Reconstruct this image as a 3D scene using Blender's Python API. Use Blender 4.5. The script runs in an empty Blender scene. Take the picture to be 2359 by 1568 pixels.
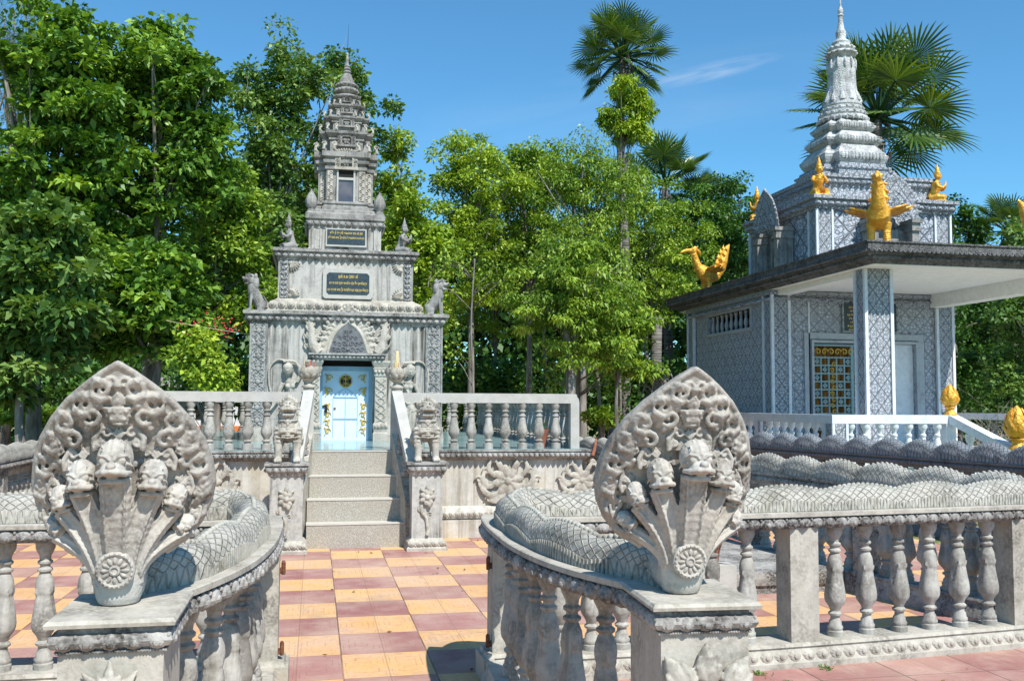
import bpy, bmesh, math, random
import numpy as np
from mathutils import Vector, Matrix, Euler
PI = math.pi
S = bpy.context.scene
COL = S.collection
# ------------------------------------------------------------------ camera
EYE = 1.43
PITCH, YAW, ROLL = 0.0673, 0.2028, 0.0051
cam_d = bpy.data.cameras.new("camera"); cam = bpy.data.objects.new("camera", cam_d); COL.objects.link(cam)
R_ = Vector((math.cos(YAW), -math.sin(YAW), 0))
F_ = Vector((math.sin(YAW)*math.cos(PITCH), math.cos(YAW)*math.cos(PITCH), math.sin(PITCH)))
U_ = R_.cross(F_)
Rr = R_*math.cos(ROLL) + U_*math.sin(ROLL); Ur = -R_*math.sin(ROLL) + U_*math.cos(ROLL)
cam.matrix_world = Matrix(((Rr.x, Ur.x, -F_.x, 0), (Rr.y, Ur.y, -F_.y, 0), (Rr.z, Ur.z, -F_.z, EYE), (0, 0, 0, 1)))
cam_d.sensor_width = 36; cam_d.lens = 2200/2359*36; cam_d.clip_end = 2000; cam_d.clip_start = 0.05
S.camera = cam
S.render.resolution_x, S.render.resolution_y = 1024, 680
# ------------------------------------------------------------------ sun, sky, exposure
SUN_TO = Vector((0.25, -0.74, 1.0)).normalized()          # towards the sun
sd = bpy.data.lights.new("sun", 'SUN'); sd.energy = 4.9; sd.angle = math.radians(0.53); sd.color = (1.0, 0.955, 0.885)
so = bpy.data.objects.new("sun", sd); COL.objects.link(so); so.location = (3, -5, 12)
so.rotation_euler = SUN_TO.to_track_quat('Z', 'Y').to_euler()
W = bpy.data.worlds.new("World"); S.world = W; W.use_nodes = True
nt = W.node_tree; nt.nodes.clear()
out = nt.nodes.new('ShaderNodeOutputWorld'); bg = nt.nodes.new('ShaderNodeBackground'); sky = nt.nodes.new('ShaderNodeTexSky')
sky.sky_type = 'NISHITA'; sky.sun_disc = False
sky.sun_elevation = math.asin(SUN_TO.z); sky.sun_rotation = math.atan2(SUN_TO.x, SUN_TO.y)
sky.air_density = 1.0; sky.dust_density = 0.25; sky.ozone_density = 2.5; sky.altitude = 0
bg.inputs['Strength'].default_value = 0.11
# thin cirrus in the sky: a stretched noise on the sky's direction, only where two wisps stand
tc = nt.nodes.new('ShaderNodeTexCoord')
def wn(t, **k):
    n = nt.nodes.new(t)
    for a, b in k.items(): setattr(n, a, b)
    return n
def wisp(direction, su, sv, tilt):
    d = Vector(direction).normalized(); a = d.cross(Vector((0, 0, 1))).normalized(); b = a.cross(d)
    a2 = a*math.cos(tilt)+b*math.sin(tilt); b2 = -a*math.sin(tilt)+b*math.cos(tilt)
    outs = []
    for v, s in ((a2, su), (b2, sv)):
        q = wn('ShaderNodeVectorMath', operation='DOT_PRODUCT'); nt.links.new(tc.outputs['Generated'], q.inputs[0]); q.inputs[1].default_value = v
        m = wn('ShaderNodeMath', operation='DIVIDE'); nt.links.new(q.outputs['Value'], m.inputs[0]); m.inputs[1].default_value = s
        p = wn('ShaderNodeMath', operation='POWER'); nt.links.new(m.outputs[0], p.inputs[0]); p.inputs[1].default_value = 2
        outs.append((m, p))
    s_ = wn('ShaderNodeMath', operation='ADD'); nt.links.new(outs[0][1].outputs[0], s_.inputs[0]); nt.links.new(outs[1][1].outputs[0], s_.inputs[1])
    f = wn('ShaderNodeMapRange'); nt.links.new(s_.outputs[0], f.inputs[0]); f.inputs[1].default_value = 0; f.inputs[2].default_value = 1; f.inputs[3].default_value = 1; f.inputs[4].default_value = 0
    c = wn('ShaderNodeCombineXYZ'); nt.links.new(outs[0][0].outputs[0], c.inputs[0]); nt.links.new(outs[1][0].outputs[0], c.inputs[1])
    n = wn('ShaderNodeTexNoise'); n.inputs['Scale'].default_value = 1.3; n.inputs['Detail'].default_value = 6; n.inputs['Distortion'].default_value = 0.6
    nt.links.new(c.outputs[0], n.inputs['Vector'])
    r = wn('ShaderNodeMapRange'); nt.links.new(n.outputs['Fac'], r.inputs[0]); r.inputs[1].default_value = 0.38; r.inputs[2].default_value = 0.75; r.inputs[3].default_value = 0.1; r.inputs[4].default_value = 1
    m = wn('ShaderNodeMath', operation='MULTIPLY'); nt.links.new(f.outputs[0], m.inputs[0]); nt.links.new(r.outputs[0], m.inputs[1])
    return m
def pixdir(u, v): return (F_ + Rr*((u-1179.5)/2200) - Ur*((v-784)/2200))
w1 = wisp(pixdir(1640, 165), 0.07, 0.010, 0.16); w2 = wisp(pixdir(1500, 230), 0.30, 0.05, 0.12)
w2b = wn('ShaderNodeMath', operation='MULTIPLY'); nt.links.new(w2.outputs[0], w2b.inputs[0]); w2b.inputs[1].default_value = 0.25
ws = wn('ShaderNodeMath', operation='ADD', use_clamp=True); nt.links.new(w1.outputs[0], ws.inputs[0]); nt.links.new(w2b.outputs[0], ws.inputs[1])
wm = wn('ShaderNodeMath', operation='MULTIPLY'); nt.links.new(ws.outputs[0], wm.inputs[0]); wm.inputs[1].default_value = 0.34
mx = wn('ShaderNodeMix', data_type='RGBA'); nt.links.new(wm.outputs[0], mx.inputs['Factor']); hs = wn('ShaderNodeMix', data_type='RGBA', blend_type='MULTIPLY'); hs.inputs['Factor'].default_value = 1; nt.links.new(sky.outputs[0], hs.inputs[6]); hs.inputs[7].default_value = (.58, 1.08, 1.24, 1); nt.links.new(hs.outputs[2], mx.inputs[6]); mx.inputs[7].default_value = (6.5, 6.9, 7.3, 1)
nt.links.new(mx.outputs[2], bg.inputs['Color']); nt.links.new(bg.outputs[0], out.inputs[0])
S.view_settings.view_transform = 'Standard'; S.view_settings.look = 'None'; S.view_settings.gamma = 1
S.view_settings.exposure = 0.4

# ------------------------------------------------------------------ object helpers
def tag(o, label=None, cat=None, group=None, kind=None):
    if label: o['label'] = label
    if cat: o['category'] = cat
    if group: o['group'] = group
    if kind: o['kind'] = kind
    return o
def empty(name, loc=(0, 0, 0), rz=0, label=None, cat=None, group=None):
    o = bpy.data.objects.new(name, None); COL.objects.link(o); o.location = loc; o.rotation_euler = (0, 0, rz); o.empty_display_size = 0.1
    return tag(o, label, cat, group)
def kids(o): return [c for c in bpy.data.objects if c.parent == o]
def copy_tree(o, parent=None, label=None):
    c = o.copy(); COL.objects.link(c); c.parent = parent
    if label: c['label'] = label
    for ch in kids(o): copy_tree(ch, c)
    return c
def rotm(e): return Euler(e).to_matrix()
class MB:
    """collects shapes, builds ONE mesh object"""
    def __init__(s): s.v = []; s.f = []; s.uv = None; s.T = None
    def add(s, vs, fs):
        n = len(s.v)
        if s.T is not None: vs = [s.T @ Vector(v) for v in vs]
        s.v += [tuple(v) for v in vs]; s.f += [tuple(i+n for i in f) for f in fs]; return n
    def box(s, c, d, rz=0, taper=1.0, rot=None):
        x, y, z = d[0]/2, d[1]/2, d[2]/2
        vs = [Vector((sx*x*(taper if sz > 0 else 1), sy*y*(taper if sz > 0 else 1), sz*z)) for sz in (-1, 1) for sx, sy in ((-1, -1), (1, -1), (1, 1), (-1, 1))]
        m = rotm(rot) if rot else Matrix.Rotation(rz, 3, 'Z')
        s.add([m @ v + Vector(c) for v in vs], [(3, 2, 1, 0), (4, 5, 6, 7), (0, 1, 5, 4), (1, 2, 6, 5), (2, 3, 7, 6), (3, 0, 4, 7)]); return s
    def bx(s, x0, x1, y0, y1, z0, z1): return s.box(((x0+x1)/2, (y0+y1)/2, (z0+z1)/2), (abs(x1-x0), abs(y1-y0), abs(z1-z0)))
    def lathe(s, prof, n=16, c=(0, 0, 0), fn=None, m=None, rot0=0):
        vs = []
        for r, z in prof:
            for i in range(n):
                a = 2*PI*i/n+rot0; q = r*(fn(a, z) if fn else 1); v = Vector((q*math.cos(a), q*math.sin(a), z))
                if m is not None: v = m @ v
                vs.append(v+Vector(c))
        fs = []; k = len(prof)
        for j in range(k-1):
            for i in range(n):
                a, b = j*n+i, j*n+(i+1) % n; fs.append((a, b, b+n, a+n))
        fs.append(tuple(range(n-1, -1, -1))); fs.append(tuple((k-1)*n+i for i in range(n)))
        s.add(vs, fs); return s
    def ell(s, c, r, rot=(0, 0, 0), n=12, k=8):
        prof = []
        m = rotm(rot); vs = []; fs = []
        for j in range(1, k):
            t = PI*j/k
            for i in range(n):
                a = 2*PI*i/n; vs.append(m @ Vector((r[0]*math.sin(t)*math.cos(a), r[1]*math.sin(t)*math.sin(a), -r[2]*math.cos(t)))+Vector(c))
        b = len(vs); vs.append(m @ Vector((0, 0, -r[2]))+Vector(c)); vs.append(m @ Vector((0, 0, r[2]))+Vector(c))
        for j in range(k-2):
            for i in range(n):
                p, q = j*n+i, j*n+(i+1) % n; fs.append((p, q, q+n, p+n))
        for i in range(n):
            fs.append((b, (i+1) % n, i)); fs.append((b+1, (k-2)*n+i, (k-2)*n+(i+1) % n))
        s.add(vs, fs); return s
    def tube(s, pts, rad, n=8, flat=1.0, up=None, closed_caps=True):
        P = [Vector(p) for p in pts]; k = len(P)
        if not hasattr(rad, '__len__'): rad = [rad]*k
        vs = []; prev = None
        for i, p in enumerate(P):
            t = (P[min(i+1, k-1)]-P[max(i-1, 0)]); t = t.normalized() if t.length > 1e-9 else Vector((0, 0, 1))
            if up is not None: a = Vector(up) - t*t.dot(Vector(up))
            elif prev is None: a = t.orthogonal()
            else: a = prev - t*t.dot(prev)
            a = a.normalized() if a.length > 1e-9 else t.orthogonal().normalized(); prev = a; b = t.cross(a)
            for j in range(n):
                th = 2*PI*j/n; vs.append(p + a*math.cos(th)*rad[i]*flat + b*math.sin(th)*rad[i])
        fs = []
        for i in range(k-1):
            for j in range(n):
                a_, b_ = i*n+j, i*n+(j+1) % n; fs.append((a_, b_, b_+n, a_+n))
        fs.append(tuple(range(n-1, -1, -1))); fs.append(tuple((k-1)*n+j for j in range(n)))
        s.add(vs, fs); return s
    def prism(s, poly, o, ax, ay, depth):
        """2-D polygon in plane (o; ax, ay), thickness depth along ax x ay"""
        o, ax, ay = Vector(o), Vector(ax), Vector(ay); nn = ax.cross(ay).normalized()*depth; n = len(poly)
        a = [o+ax*p[0]+ay*p[1] for p in poly]; b = [p+nn for p in a]
        s.add(a+b, [tuple(range(n-1, -1, -1)), tuple(range(n, 2*n))]+[(i, (i+1) % n, n+(i+1) % n, n+i) for i in range(n)]); return s
    def ring(s, prof, x0, x1, y0, y1, corners=None):
        """moulding round a rectangle; prof = [(offset outward, z)...]; closed at top and bottom"""
        vs = []; fs = []; base = corners or [(x0, y0), (x1, y0), (x1, y1), (x0, y1)]; n = len(base)
        for off, z in prof:
            for i, (x, y) in enumerate(base):
                px, py = base[i-1]; qx, qy = base[(i+1) % n]
                e1 = Vector((x-px, y-py)).normalized(); e2 = Vector((qx-x, qy-y)).normalized()
                n1 = Vector((e1.y, -e1.x)); n2 = Vector((e2.y, -e2.x)); m = (n1+n2)
                m = m/ max(0.3, 1+n1.dot(n2))
                vs.append((x+m.x*off, y+m.y*off, z))
        for j in range(len(prof)-1):
            for i in range(n):
                a, b = j*n+i, j*n+(i+1) % n; fs.append((a, b, b+n, a+n))
        fs.append(tuple(range(n-1, -1, -1))); fs.append(tuple((len(prof)-1)*n+i for i in range(n)))
        s.add(vs, fs); return s
    def petals(s, p0, p1, n, h, nrm, t=0.35, down=False, z=None):
        """row of rounded lotus petals in relief from p0 to p1 (height h, facing nrm), a bead between each pair"""
        p0, p1, nrm = Vector(p0), Vector(p1), Vector(nrm).normalized(); d = (p1-p0)/n; w = d.length; u = d.normalized(); sg = -1 if down else 1
        up = Vector((0, 0, 1)); m = Matrix((u, nrm, up)).transposed()
        def half(c, a, b, q, N=7, K=3):
            vs = [c+nrm*q]; fs = []
            for k in range(1, K+1):
                r = k/K; hh = math.sqrt(max(0, 1-r*r))
                for i in range(N):
                    th = PI*2*i/N+PI/2; vs.append(c+u*a*r*math.cos(th)+up*b*r*math.sin(th)*sg+nrm*q*hh)
            for i in range(N): fs.append((0, 1+i, 1+(i+1) % N))
            for k in range(K-1):
                for i in range(N): x, y = 1+k*N+i, 1+k*N+(i+1) % N; fs.append((x, x+N, y+N, y))
            s.add(vs, fs)
        for i in range(n):
            c = p0+d*(i+.5)
            half(c-up*h*.05*sg, w*.47, h*.55, w*t, 10, 3); half(c-up*h*.14*sg+nrm*w*t*.42, w*.26, h*.36, w*t, 8, 2); half(c+d*.5+up*h*.3*sg, w*.13, h*.2, w*t*.7, 6, 2)
        return s
    def curl(s, c, u, v, r, turns=1.4, th=0.3, n=6, steps=18, sgn=1, lift=0.0, tail=1.0, a0=0):
        """spiral scroll in plane (u, v)"""
        c, u, v = Vector(c), Vector(u), Vector(v); nn = u.cross(v); pts = []; rs = []
        for i in range(steps+1):
            t = i/steps; a = a0+sgn*turns*2*PI*t; q = r*(1-t*.85)*tail
            pts.append(c+u*q*math.cos(a)+v*q*math.sin(a)+nn*lift*t); rs.append(r*th*(1-.55*t)*(0.45+.55*min(1, t*5)))
        s.tube(pts, rs, n); return s
    def build(s, name, m, parent=None, smooth=False, voxel=None, dec=None, auto=None, relax=0):
        me = bpy.data.meshes.new(name); me.from_pydata(s.v, [], s.f); me.update()
        if voxel:
            bm = bmesh.new(); bm.from_mesh(me); bmesh.ops.recalc_face_normals(bm, faces=bm.faces); bm.to_mesh(me); bm.free()
            t = bpy.data.objects.new("t", me); COL.objects.link(t)
            q = t.modifiers.new("r", 'REMESH'); q.mode = 'VOXEL'; q.voxel_size = voxel; q.adaptivity = 0
            if relax: q = t.modifiers.new("s", 'SMOOTH'); q.factor = 0.5; q.iterations = relax
            if dec: q = t.modifiers.new("d", 'DECIMATE'); q.ratio = dec
            dg = bpy.context.evaluated_depsgraph_get(); dg.update(); me2 = bpy.data.meshes.new_from_object(t.evaluated_get(dg)); bpy.data.objects.remove(t); bpy.data.meshes.remove(me); me = me2; me.name = name; smooth = True
        if smooth: me.polygons.foreach_set('use_smooth', [True]*len(me.polygons))
        if auto is not None:
            me.polygons.foreach_set('use_smooth', [True]*len(me.polygons))
            me.set_sharp_from_angle(angle=math.radians(auto))
        if s.uv:
            l = me.uv_layers.new(name="uv"); i = 0
            co = np.zeros((len(me.loops), 2), 'f'); li = np.zeros(len(me.loops), 'i'); me.loops.foreach_get('vertex_index', li)
            co[:] = np.array(s.uv, 'f')[li]; l.data.foreach_set('uv', co.ravel())
        me.materials.clear(); me.materials.append(m)
        o = bpy.data.objects.new(name, me); COL.objects.link(o); o.parent = parent; return o
def lerp(a, b, t): return tuple(x+(y-x)*t for x, y in zip(a, b))
def smooth_path(pts, n=8):
    P = [Vector(p) for p in pts]; o = []
    for i in range(len(P)-1):
        p0, p1, p2, p3 = P[max(i-1, 0)], P[i], P[i+1], P[min(i+2, len(P)-1)]
        for k in range(n):
            t = k/n; o.append(0.5*((2*p1)+(-p0+p2)*t+(2*p0-5*p1+4*p2-p3)*t*t+(-p0+3*p1-3*p2+p3)*t**3))
    o.append(P[-1]); return o
# ------------------------------------------------------------------ materials (all procedural)
class NT:
    def __init__(s, name):
        s.m = bpy.data.materials.new(name); s.m.use_nodes = True; s.t = s.m.node_tree; s.t.nodes.clear()
        s.o = s.n('ShaderNodeOutputMaterial'); s.b = s.n('ShaderNodeBsdfPrincipled'); s.l(s.b.outputs[0], s.o.inputs[0]); s.tc = s.n('ShaderNodeTexCoord')
    def n(s, t, **k):
        x = s.t.nodes.new(t)
        for a, b in k.items(): setattr(x, a, b)
        return x
    def l(s, a, b): s.t.links.new(a, b)
    def val(s, x, i):
        if hasattr(x, 'is_linked') or hasattr(x, 'links'): s.l(x, i)
        else: i.default_value = x
    def math(s, op, a, b=0.0, c=0.0, clamp=False):
        x = s.n('ShaderNodeMath', operation=op, use_clamp=clamp); s.val(a, x.inputs[0]); s.val(b, x.inputs[1]); s.val(c, x.inputs[2]); return x.outputs[0]
    def mapr(s, a, lo, hi, x0=0.0, x1=1.0, smooth=False):
        x = s.n('ShaderNodeMapRange'); 
        if smooth: x.interpolation_type = 'SMOOTHSTEP'
        s.val(a, x.inputs[0]); x.inputs[1].default_value = lo; x.inputs[2].default_value = hi; x.inputs[3].default_value = x0; x.inputs[4].default_value = x1; return x.outputs[0]
    def vec(s, src='Object', scale=(1, 1, 1), rot=(0, 0, 0), loc=(0, 0, 0)):
        x = s.n('ShaderNodeMapping'); s.l(s.tc.outputs[src], x.inputs[0]); x.inputs['Scale'].default_value = scale; x.inputs['Rotation'].default_value = rot; x.inputs['Location'].default_value = loc
        if src != 'Object': return x.outputs[0]
        if not hasattr(s, 'rn'): s.rn = s.math('MULTIPLY', s.n('ShaderNodeObjectInfo').outputs['Random'], 31.0)
        a = s.n('ShaderNodeVectorMath', operation='ADD'); s.l(x.outputs[0], a.inputs[0]); s.l(s.rn, a.inputs[1]); return a.outputs[0]
    def noise(s, sc, det=4, src='Object', scale=(1, 1, 1), dist=0.0, rough=0.55, v=None, loc=(0, 0, 0)):
        x = s.n('ShaderNodeTexNoise'); s.l(v if v is not None else s.vec(src, scale, loc=loc), x.inputs['Vector']); x.inputs['Scale'].default_value = sc; x.inputs['Detail'].default_value = det
        x.inputs['Distortion'].default_value = dist; x.inputs['Roughness'].default_value = rough; return x.outputs['Fac']
    def voro(s, sc, v=None, feat='F1', src='Object', out='Distance', scale=(1, 1, 1), rnd=1.0):
        x = s.n('ShaderNodeTexVoronoi', feature=feat); s.l(v if v is not None else s.vec(src, scale), x.inputs['Vector']); x.inputs['Scale'].default_value = sc; x.inputs['Randomness'].default_value = rnd; return x.outputs[out]
    def mix(s, f, a, b, blend='MIX'):
        x = s.n('ShaderNodeMix', data_type='RGBA', blend_type=blend); s.val(f, x.inputs['Factor'])
        for q, i in ((a, 6), (b, 7)):
            if isinstance(q, tuple): x.inputs[i].default_value = (*q[:3], 1)
            else: s.l(q, x.inputs[i])
        return x.outputs[2]
    def bump(s, h, st=0.5, dist=0.01, nrm=None):
        x = s.n('ShaderNodeBump'); s.val(h, x.inputs['Height']); x.inputs['Strength'].default_value = st; x.inputs['Distance'].default_value = dist
        if nrm is not None: s.l(nrm, x.inputs['Normal'])
        return x.outputs[0]
    def fin(s, col=None, rough=0.8, nrm=None, metal=0.0, spec=0.3):
        if col is not None:
            if isinstance(col, tuple): s.b.inputs['Base Color'].default_value = (*col[:3], 1)
            else: s.l(col, s.b.inputs['Base Color'])
        s.val(rough, s.b.inputs['Roughness']); s.b.inputs['Metallic'].default_value = metal; s.b.inputs['Specular IOR Level'].default_value = spec
        if nrm is not None: s.l(nrm, s.b.inputs['Normal'])
        return s.m
def stone(name, base=(.46, .45, .42), dark=(.12, .115, .105), tint=(.50, .42, .32), stain=0.45, streak=0.0, bump=0.5, extra=None, fine=60, src='Object', rough=0.85, cov=0.0):
    t = NT(name)
    big = t.noise(2.3, 6, src, dist=.3); fin = t.noise(fine, 5, src); mid = t.noise(11, 5, src)
    c = t.mix(t.mapr(big, .35, .7), base, tint)
    c = t.mix(t.mapr(mid, .3, .75), c, tuple(min(1, x*1.15) for x in base))
    blot = t.math('MULTIPLY', t.mapr(t.noise(4.5, 8, src, rough=.65, loc=(3, 1, 7)), .5-cov, .68-cov), t.mapr(fin, .3, .6))
    c = t.mix(t.math('MULTIPLY', blot, stain), c, dark)
    c = t.mix(t.mapr(fin, .35, .75, 0, .22), c, tuple(x*.55 for x in base))
    gr = t.math('MULTIPLY', t.mapr(t.noise(23, 7, src, rough=.7, loc=(9, 2, 4)), .52-cov*.5, .68), t.mapr(big, .3, .6, .25, 1)); c = t.mix(t.math('MULTIPLY', gr, .25+stain*.45), c, tuple(x*1.6 for x in dark))
    if streak:
        sv = t.noise(5, 9, src, scale=(1.6, 1.6, .07), rough=.72, dist=.35); s2 = t.noise(1.6, 5, src, scale=(1, 1, .6), loc=(5, 5, 1))
        c = t.mix(t.math('MULTIPLY', t.math('MULTIPLY', t.mapr(sv, .46, .60), t.mapr(s2, .33, .55)), streak), c, dark)
    h = t.math('ADD', t.math('MULTIPLY', fin, .35), t.math('MULTIPLY', mid, .6)); nrm = t.bump(h, bump, .012)
    if extra: c, nrm = extra(t, c, nrm)
    return t.fin(c, rough, nrm, spec=.25)
def carve_relief(sc=26, st=1.0, dist=.012, darken=.6, dark=(.10, .10, .11), scale=(1, 1, 1)):
    def f(t, c, nrm):
        v = t.vec('Object', scale)
        d = t.n('ShaderNodeTexNoise'); t.l(v, d.inputs['Vector']); d.inputs['Scale'].default_value = sc*.6
        w = t.n('ShaderNodeVectorMath', operation='MULTIPLY_ADD'); t.l(d.outputs['Color'], w.inputs[0]); w.inputs[1].default_value = (.03, .03, .03); t.l(v, w.inputs[2])
        e = t.voro(sc, w.outputs[0], 'DISTANCE_TO_EDGE'); f1 = t.voro(sc*2.1, w.outputs[0], 'F1')
        h = t.math('ADD', t.mapr(e, 0, .22, 0, 1, True), t.math('MULTIPLY', f1, -.5))
        return t.mix(t.math('MULTIPLY', t.mapr(e, .0, .09, 1, 0), darken), c, dark), t.bump(h, st, dist, nrm)
    return f
def lattice(period=.3, st=1.0, dist=.012, dark=(.08, .085, .10), darken=.75, flower=True, zs=1.0):
    """diamond lattice with a flower in each diamond, on any vertical wall"""
    def f(t, c, nrm):
        sx = t.n('ShaderNodeSeparateXYZ'); t.l(t.tc.outputs['Object'], sx.inputs[0])
        u = t.math('ADD', sx.outputs[0], sx.outputs[1]); w = t.math('MULTIPLY', sx.outputs[2], zs)
        a = t.math('DIVIDE', t.math('ADD', u, w), period); b = t.math('DIVIDE', t.math('SUBTRACT', u, w), period)
        fa = t.math('SUBTRACT', t.math('FRACT', a), .5); fb = t.math('SUBTRACT', t.math('FRACT', b), .5)
        da = t.math('SUBTRACT', .5, t.math('ABSOLUTE', fa)); db = t.math('SUBTRACT', .5, t.math('ABSOLUTE', fb))
        line = t.math('MINIMUM', da, db)
        r = t.math('SQRT', t.math('ADD', t.math('MULTIPLY', fa, fa), t.math('MULTIPLY', fb, fb)))
        th = t.math('ARCTAN2', fa, fb)
        pet = t.math('ADD', .25, t.math('MULTIPLY', t.math('ABSOLUTE', t.math('COSINE', t.math('MULTIPLY', th, 2))), .2))
        inside = t.math('SUBTRACT', pet, r)
        g = t.math('ABSOLUTE', t.math('SUBTRACT', inside, .03))
        g2 = t.math('ABSOLUTE', t.math('SUBTRACT', r, .1))
        groove = t.math('MAXIMUM', t.mapr(g, 0, .035, 1, 0), t.math('MAXIMUM', t.mapr(g2, 0, .03, .8, 0), t.mapr(line, .02, .06, 1, 0)))
        nz = t.voro(5.5/period, None, 'DISTANCE_TO_EDGE'); g3 = t.mapr(nz, 0, .12, .45, 0)
        groove = t.math('MAXIMUM', groove, g3)
        return t.mix(t.math('MULTIPLY', groove, darken), c, dark), t.bump(t.math('SUBTRACT', 1, groove), st, dist, nrm)  # groove grime and relief shade are both put into the colour
    return f
def scales(nu=19, nv=7, st=.8, dist=.007):
    def f(t, c, nrm):
        sx = t.n('ShaderNodeSeparateXYZ'); t.l(t.tc.outputs['UV'], sx.inputs[0])
        nz = t.noise(9, 3, 'Object')
        u = t.math('ADD', t.math('MULTIPLY', sx.outputs[0], nu), t.math('MULTIPLY', nz, .9)); v = t.math('MULTIPLY', sx.outputs[1], nv)
        a = t.math('FRACT', t.math('ADD', u, v)); b = t.math('FRACT', t.math('SUBTRACT', u, v))
        m = t.math('MINIMUM', t.math('MINIMUM', a, t.math('SUBTRACT', 1, a)), t.math('MINIMUM', b, t.math('SUBTRACT', 1, b)))
        slope = t.math('MULTIPLY', t.math('ADD', a, t.math('SUBTRACT', 1, b)), .45)
        h = t.math('ADD', t.mapr(m, 0, .14, 0, 1, True), slope)
        g = t.math('MULTIPLY', t.mapr(m, 0, .09, .36, 0), t.mapr(t.noise(6, 5), .35, .6, .3, 1))
        return t.mix(g, c, (.13, .125, .115)), t.bump(h, st, dist, nrm)
    return f
M = {}
M['naga'] = stone('naga_stone', (.46, .44, .40), (.12, .105, .09), (.40, .355, .29), stain=.8, cov=.035, bump=.55, fine=75)
M['hood'] = stone('hood_stone', (.41, .39, .35), (.09, .078, .066), (.37, .325, .275), stain=.8, bump=.7, fine=75, cov=.05)
M['panel'] = stone('dark_carved_panel', (.17, .18, .19), (.04, .04, .045), (.10, .105, .11), stain=.8, bump=.5)
M['rail'] = stone('rail_stone', (.45, .425, .37), (.12, .11, .09), (.39, .355, .285), stain=.8, cov=.03, streak=.25, bump=.5)
M['body'] = stone('naga_body_stone', (.42, .405, .36), (.12, .11, .09), (.33, .315, .25), stain=.85, cov=.03, bump=.45, extra=scales())
M['moulding'] = stone('moulding_stone', (.40, .39, .365), (.045, .04, .036), (.24, .22, .20), stain=1.0, bump=.6, cov=.09)
M['baluster'] = stone('baluster_stone', (.41, .40, .365), (.11, .10, .085), (.33, .31, .265), stain=.85, cov=.035, streak=.6, bump=.4)
M['darkrail'] = stone('weathered_dark_stone', (.14, .15, .165), (.04, .045, .05), (.13, .14, .155), stain=.8, bump=.5)
M['darkbody'] = stone('dark_naga_body_stone', (.26, .28, .30), (.05, .055, .065), (.18, .20, .22), stain=.6, extra=scales(20, 6, .9, .012))
M['marble'] = stone('streaked_marble_plaster', (.44, .43, .40), (.085, .078, .065), (.41, .39, .34), stain=.5, streak=1.0, bump=.12, fine=40)
M['platwall'] = stone('stained_platform_plaster', (.50, .49, .45), (.20, .17, .12), (.52, .44, .30), stain=.3, streak=.65, bump=.12, fine=40)
M['carved'] = stone('carved_grey_stone', (.44, .45, .44), (.12, .12, .12), (.44, .44, .42), stain=.3, extra=lattice(.12, 1.0, .015, dark=(.10, .10, .10), darken=.55))
M['carvedfine'] = stone('fine_carved_grey_stone', (.40, .40, .39), (.09, .09, .09), (.38, .38, .36), stain=.5, streak=.4, extra=carve_relief(26, 1.0, .012, .6))
M['greystone'] = stone('weathered_grey_stone', (.34, .335, .315), (.06, .055, .05), (.25, .24, .22), stain=.9, streak=.6, bump=.6, cov=.03)
M['cap'] = stone('pale_terrazzo_rail', (.43, .425, .395), (.3, .29, .27), (.38, .37, .33), stain=.55, bump=.25, fine=130)
M['pavwall'] = stone('lattice_carved_wall', (.48, .51, .55), (.10, .11, .13), (.36, .40, .46), stain=.35, bump=.3, extra=lattice(.33, 1.0, .02, dark=(.13, .145, .17), darken=.6))
M['pavwall_s'] = stone('lattice_carved_wall_small', (.50, .53, .58), (.10, .11, .13), (.40, .44, .50), stain=.35, bump=.3, extra=lattice(.34, 1.0, .02, dark=(.13, .145, .17), darken=.6))
M['pavband'] = stone('carved_band_grey', (.48, .51, .55), (.10, .11, .13), (.42, .45, .5), stain=.3, extra=lattice(.23, 1.0, .02, dark=(.10, .11, .13), darken=.8, zs=.8))
M['pavdark'] = stone('weathered_roof_edge', (.27, .27, .27), (.025, .025, .026), (.15, .15, .15), stain=.95, bump=.6, cov=.03, extra=lattice(.15, 1.0, .02, dark=(.03, .03, .035), darken=.6))
M['pavwhite'] = stone('white_painted_plaster', (.66, .69, .72), (.25, .25, .26), (.60, .63, .66), stain=.3, bump=.1)
M['soffit'] = stone('cream_soffit_plaster', (.80, .78, .72), (.4, .4, .38), (.78, .75, .68), stain=.05, bump=.05)
M['spire'] = stone('white_spire_stone', (.58, .59, .58), (.10, .10, .10), (.42, .43, .43), stain=.8, streak=.5, cov=.04, bump=.5, extra=carve_relief(20, .6, .008, .2, (.2, .2, .21)))
def simple(name, col, rough=.6, metal=0.0, var=.15, sc=20, bump=.2, spec=.3):
    t = NT(name); n = t.noise(sc, 5)
    return t.fin(t.mix(t.mapr(n, .3, .7), tuple(x*(1-var) for x in col), tuple(min(1, x*(1+var)) for x in col)), rough, t.bump(n, bump, .005), metal, spec)
M['gold'] = (lambda t: t.fin(t.mix(t.mapr(t.noise(14, 4), .35, .7), (.66, .30, .025), (.90, .52, .08)), .42, t.bump(t.math('ADD', t.voro(30, None, 'F1'), t.noise(60, 3)), .8, .010), .35, .5))(NT('gold_paint'))
M['goldink'] = simple('gold_lettering', (.75, .56, .16), .5, 0, .1)
M['goldpaint'] = simple('ochre_gold_paint', (.62, .42, .08), .5, 0, .25, 40)
M['slate'] = simple('dark_slate', (.03, .045, .055), .35, 0, .4, 30, .05, .5)
M['bluedoor'] = simple('pale_blue_door_paint', (.58, .72, .84), .45, 0, .07, 6, .05, .4)
M['bluedark'] = simple('blue_frame_paint', (.30, .46, .60), .5, 0, .12, 8, .05)
M['black'] = simple('black_iron', (.02, .02, .022), .5, .3)
M['rust'] = simple('rusty_iron', (.16, .07, .04), .8, .2, .5, 60)
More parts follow.
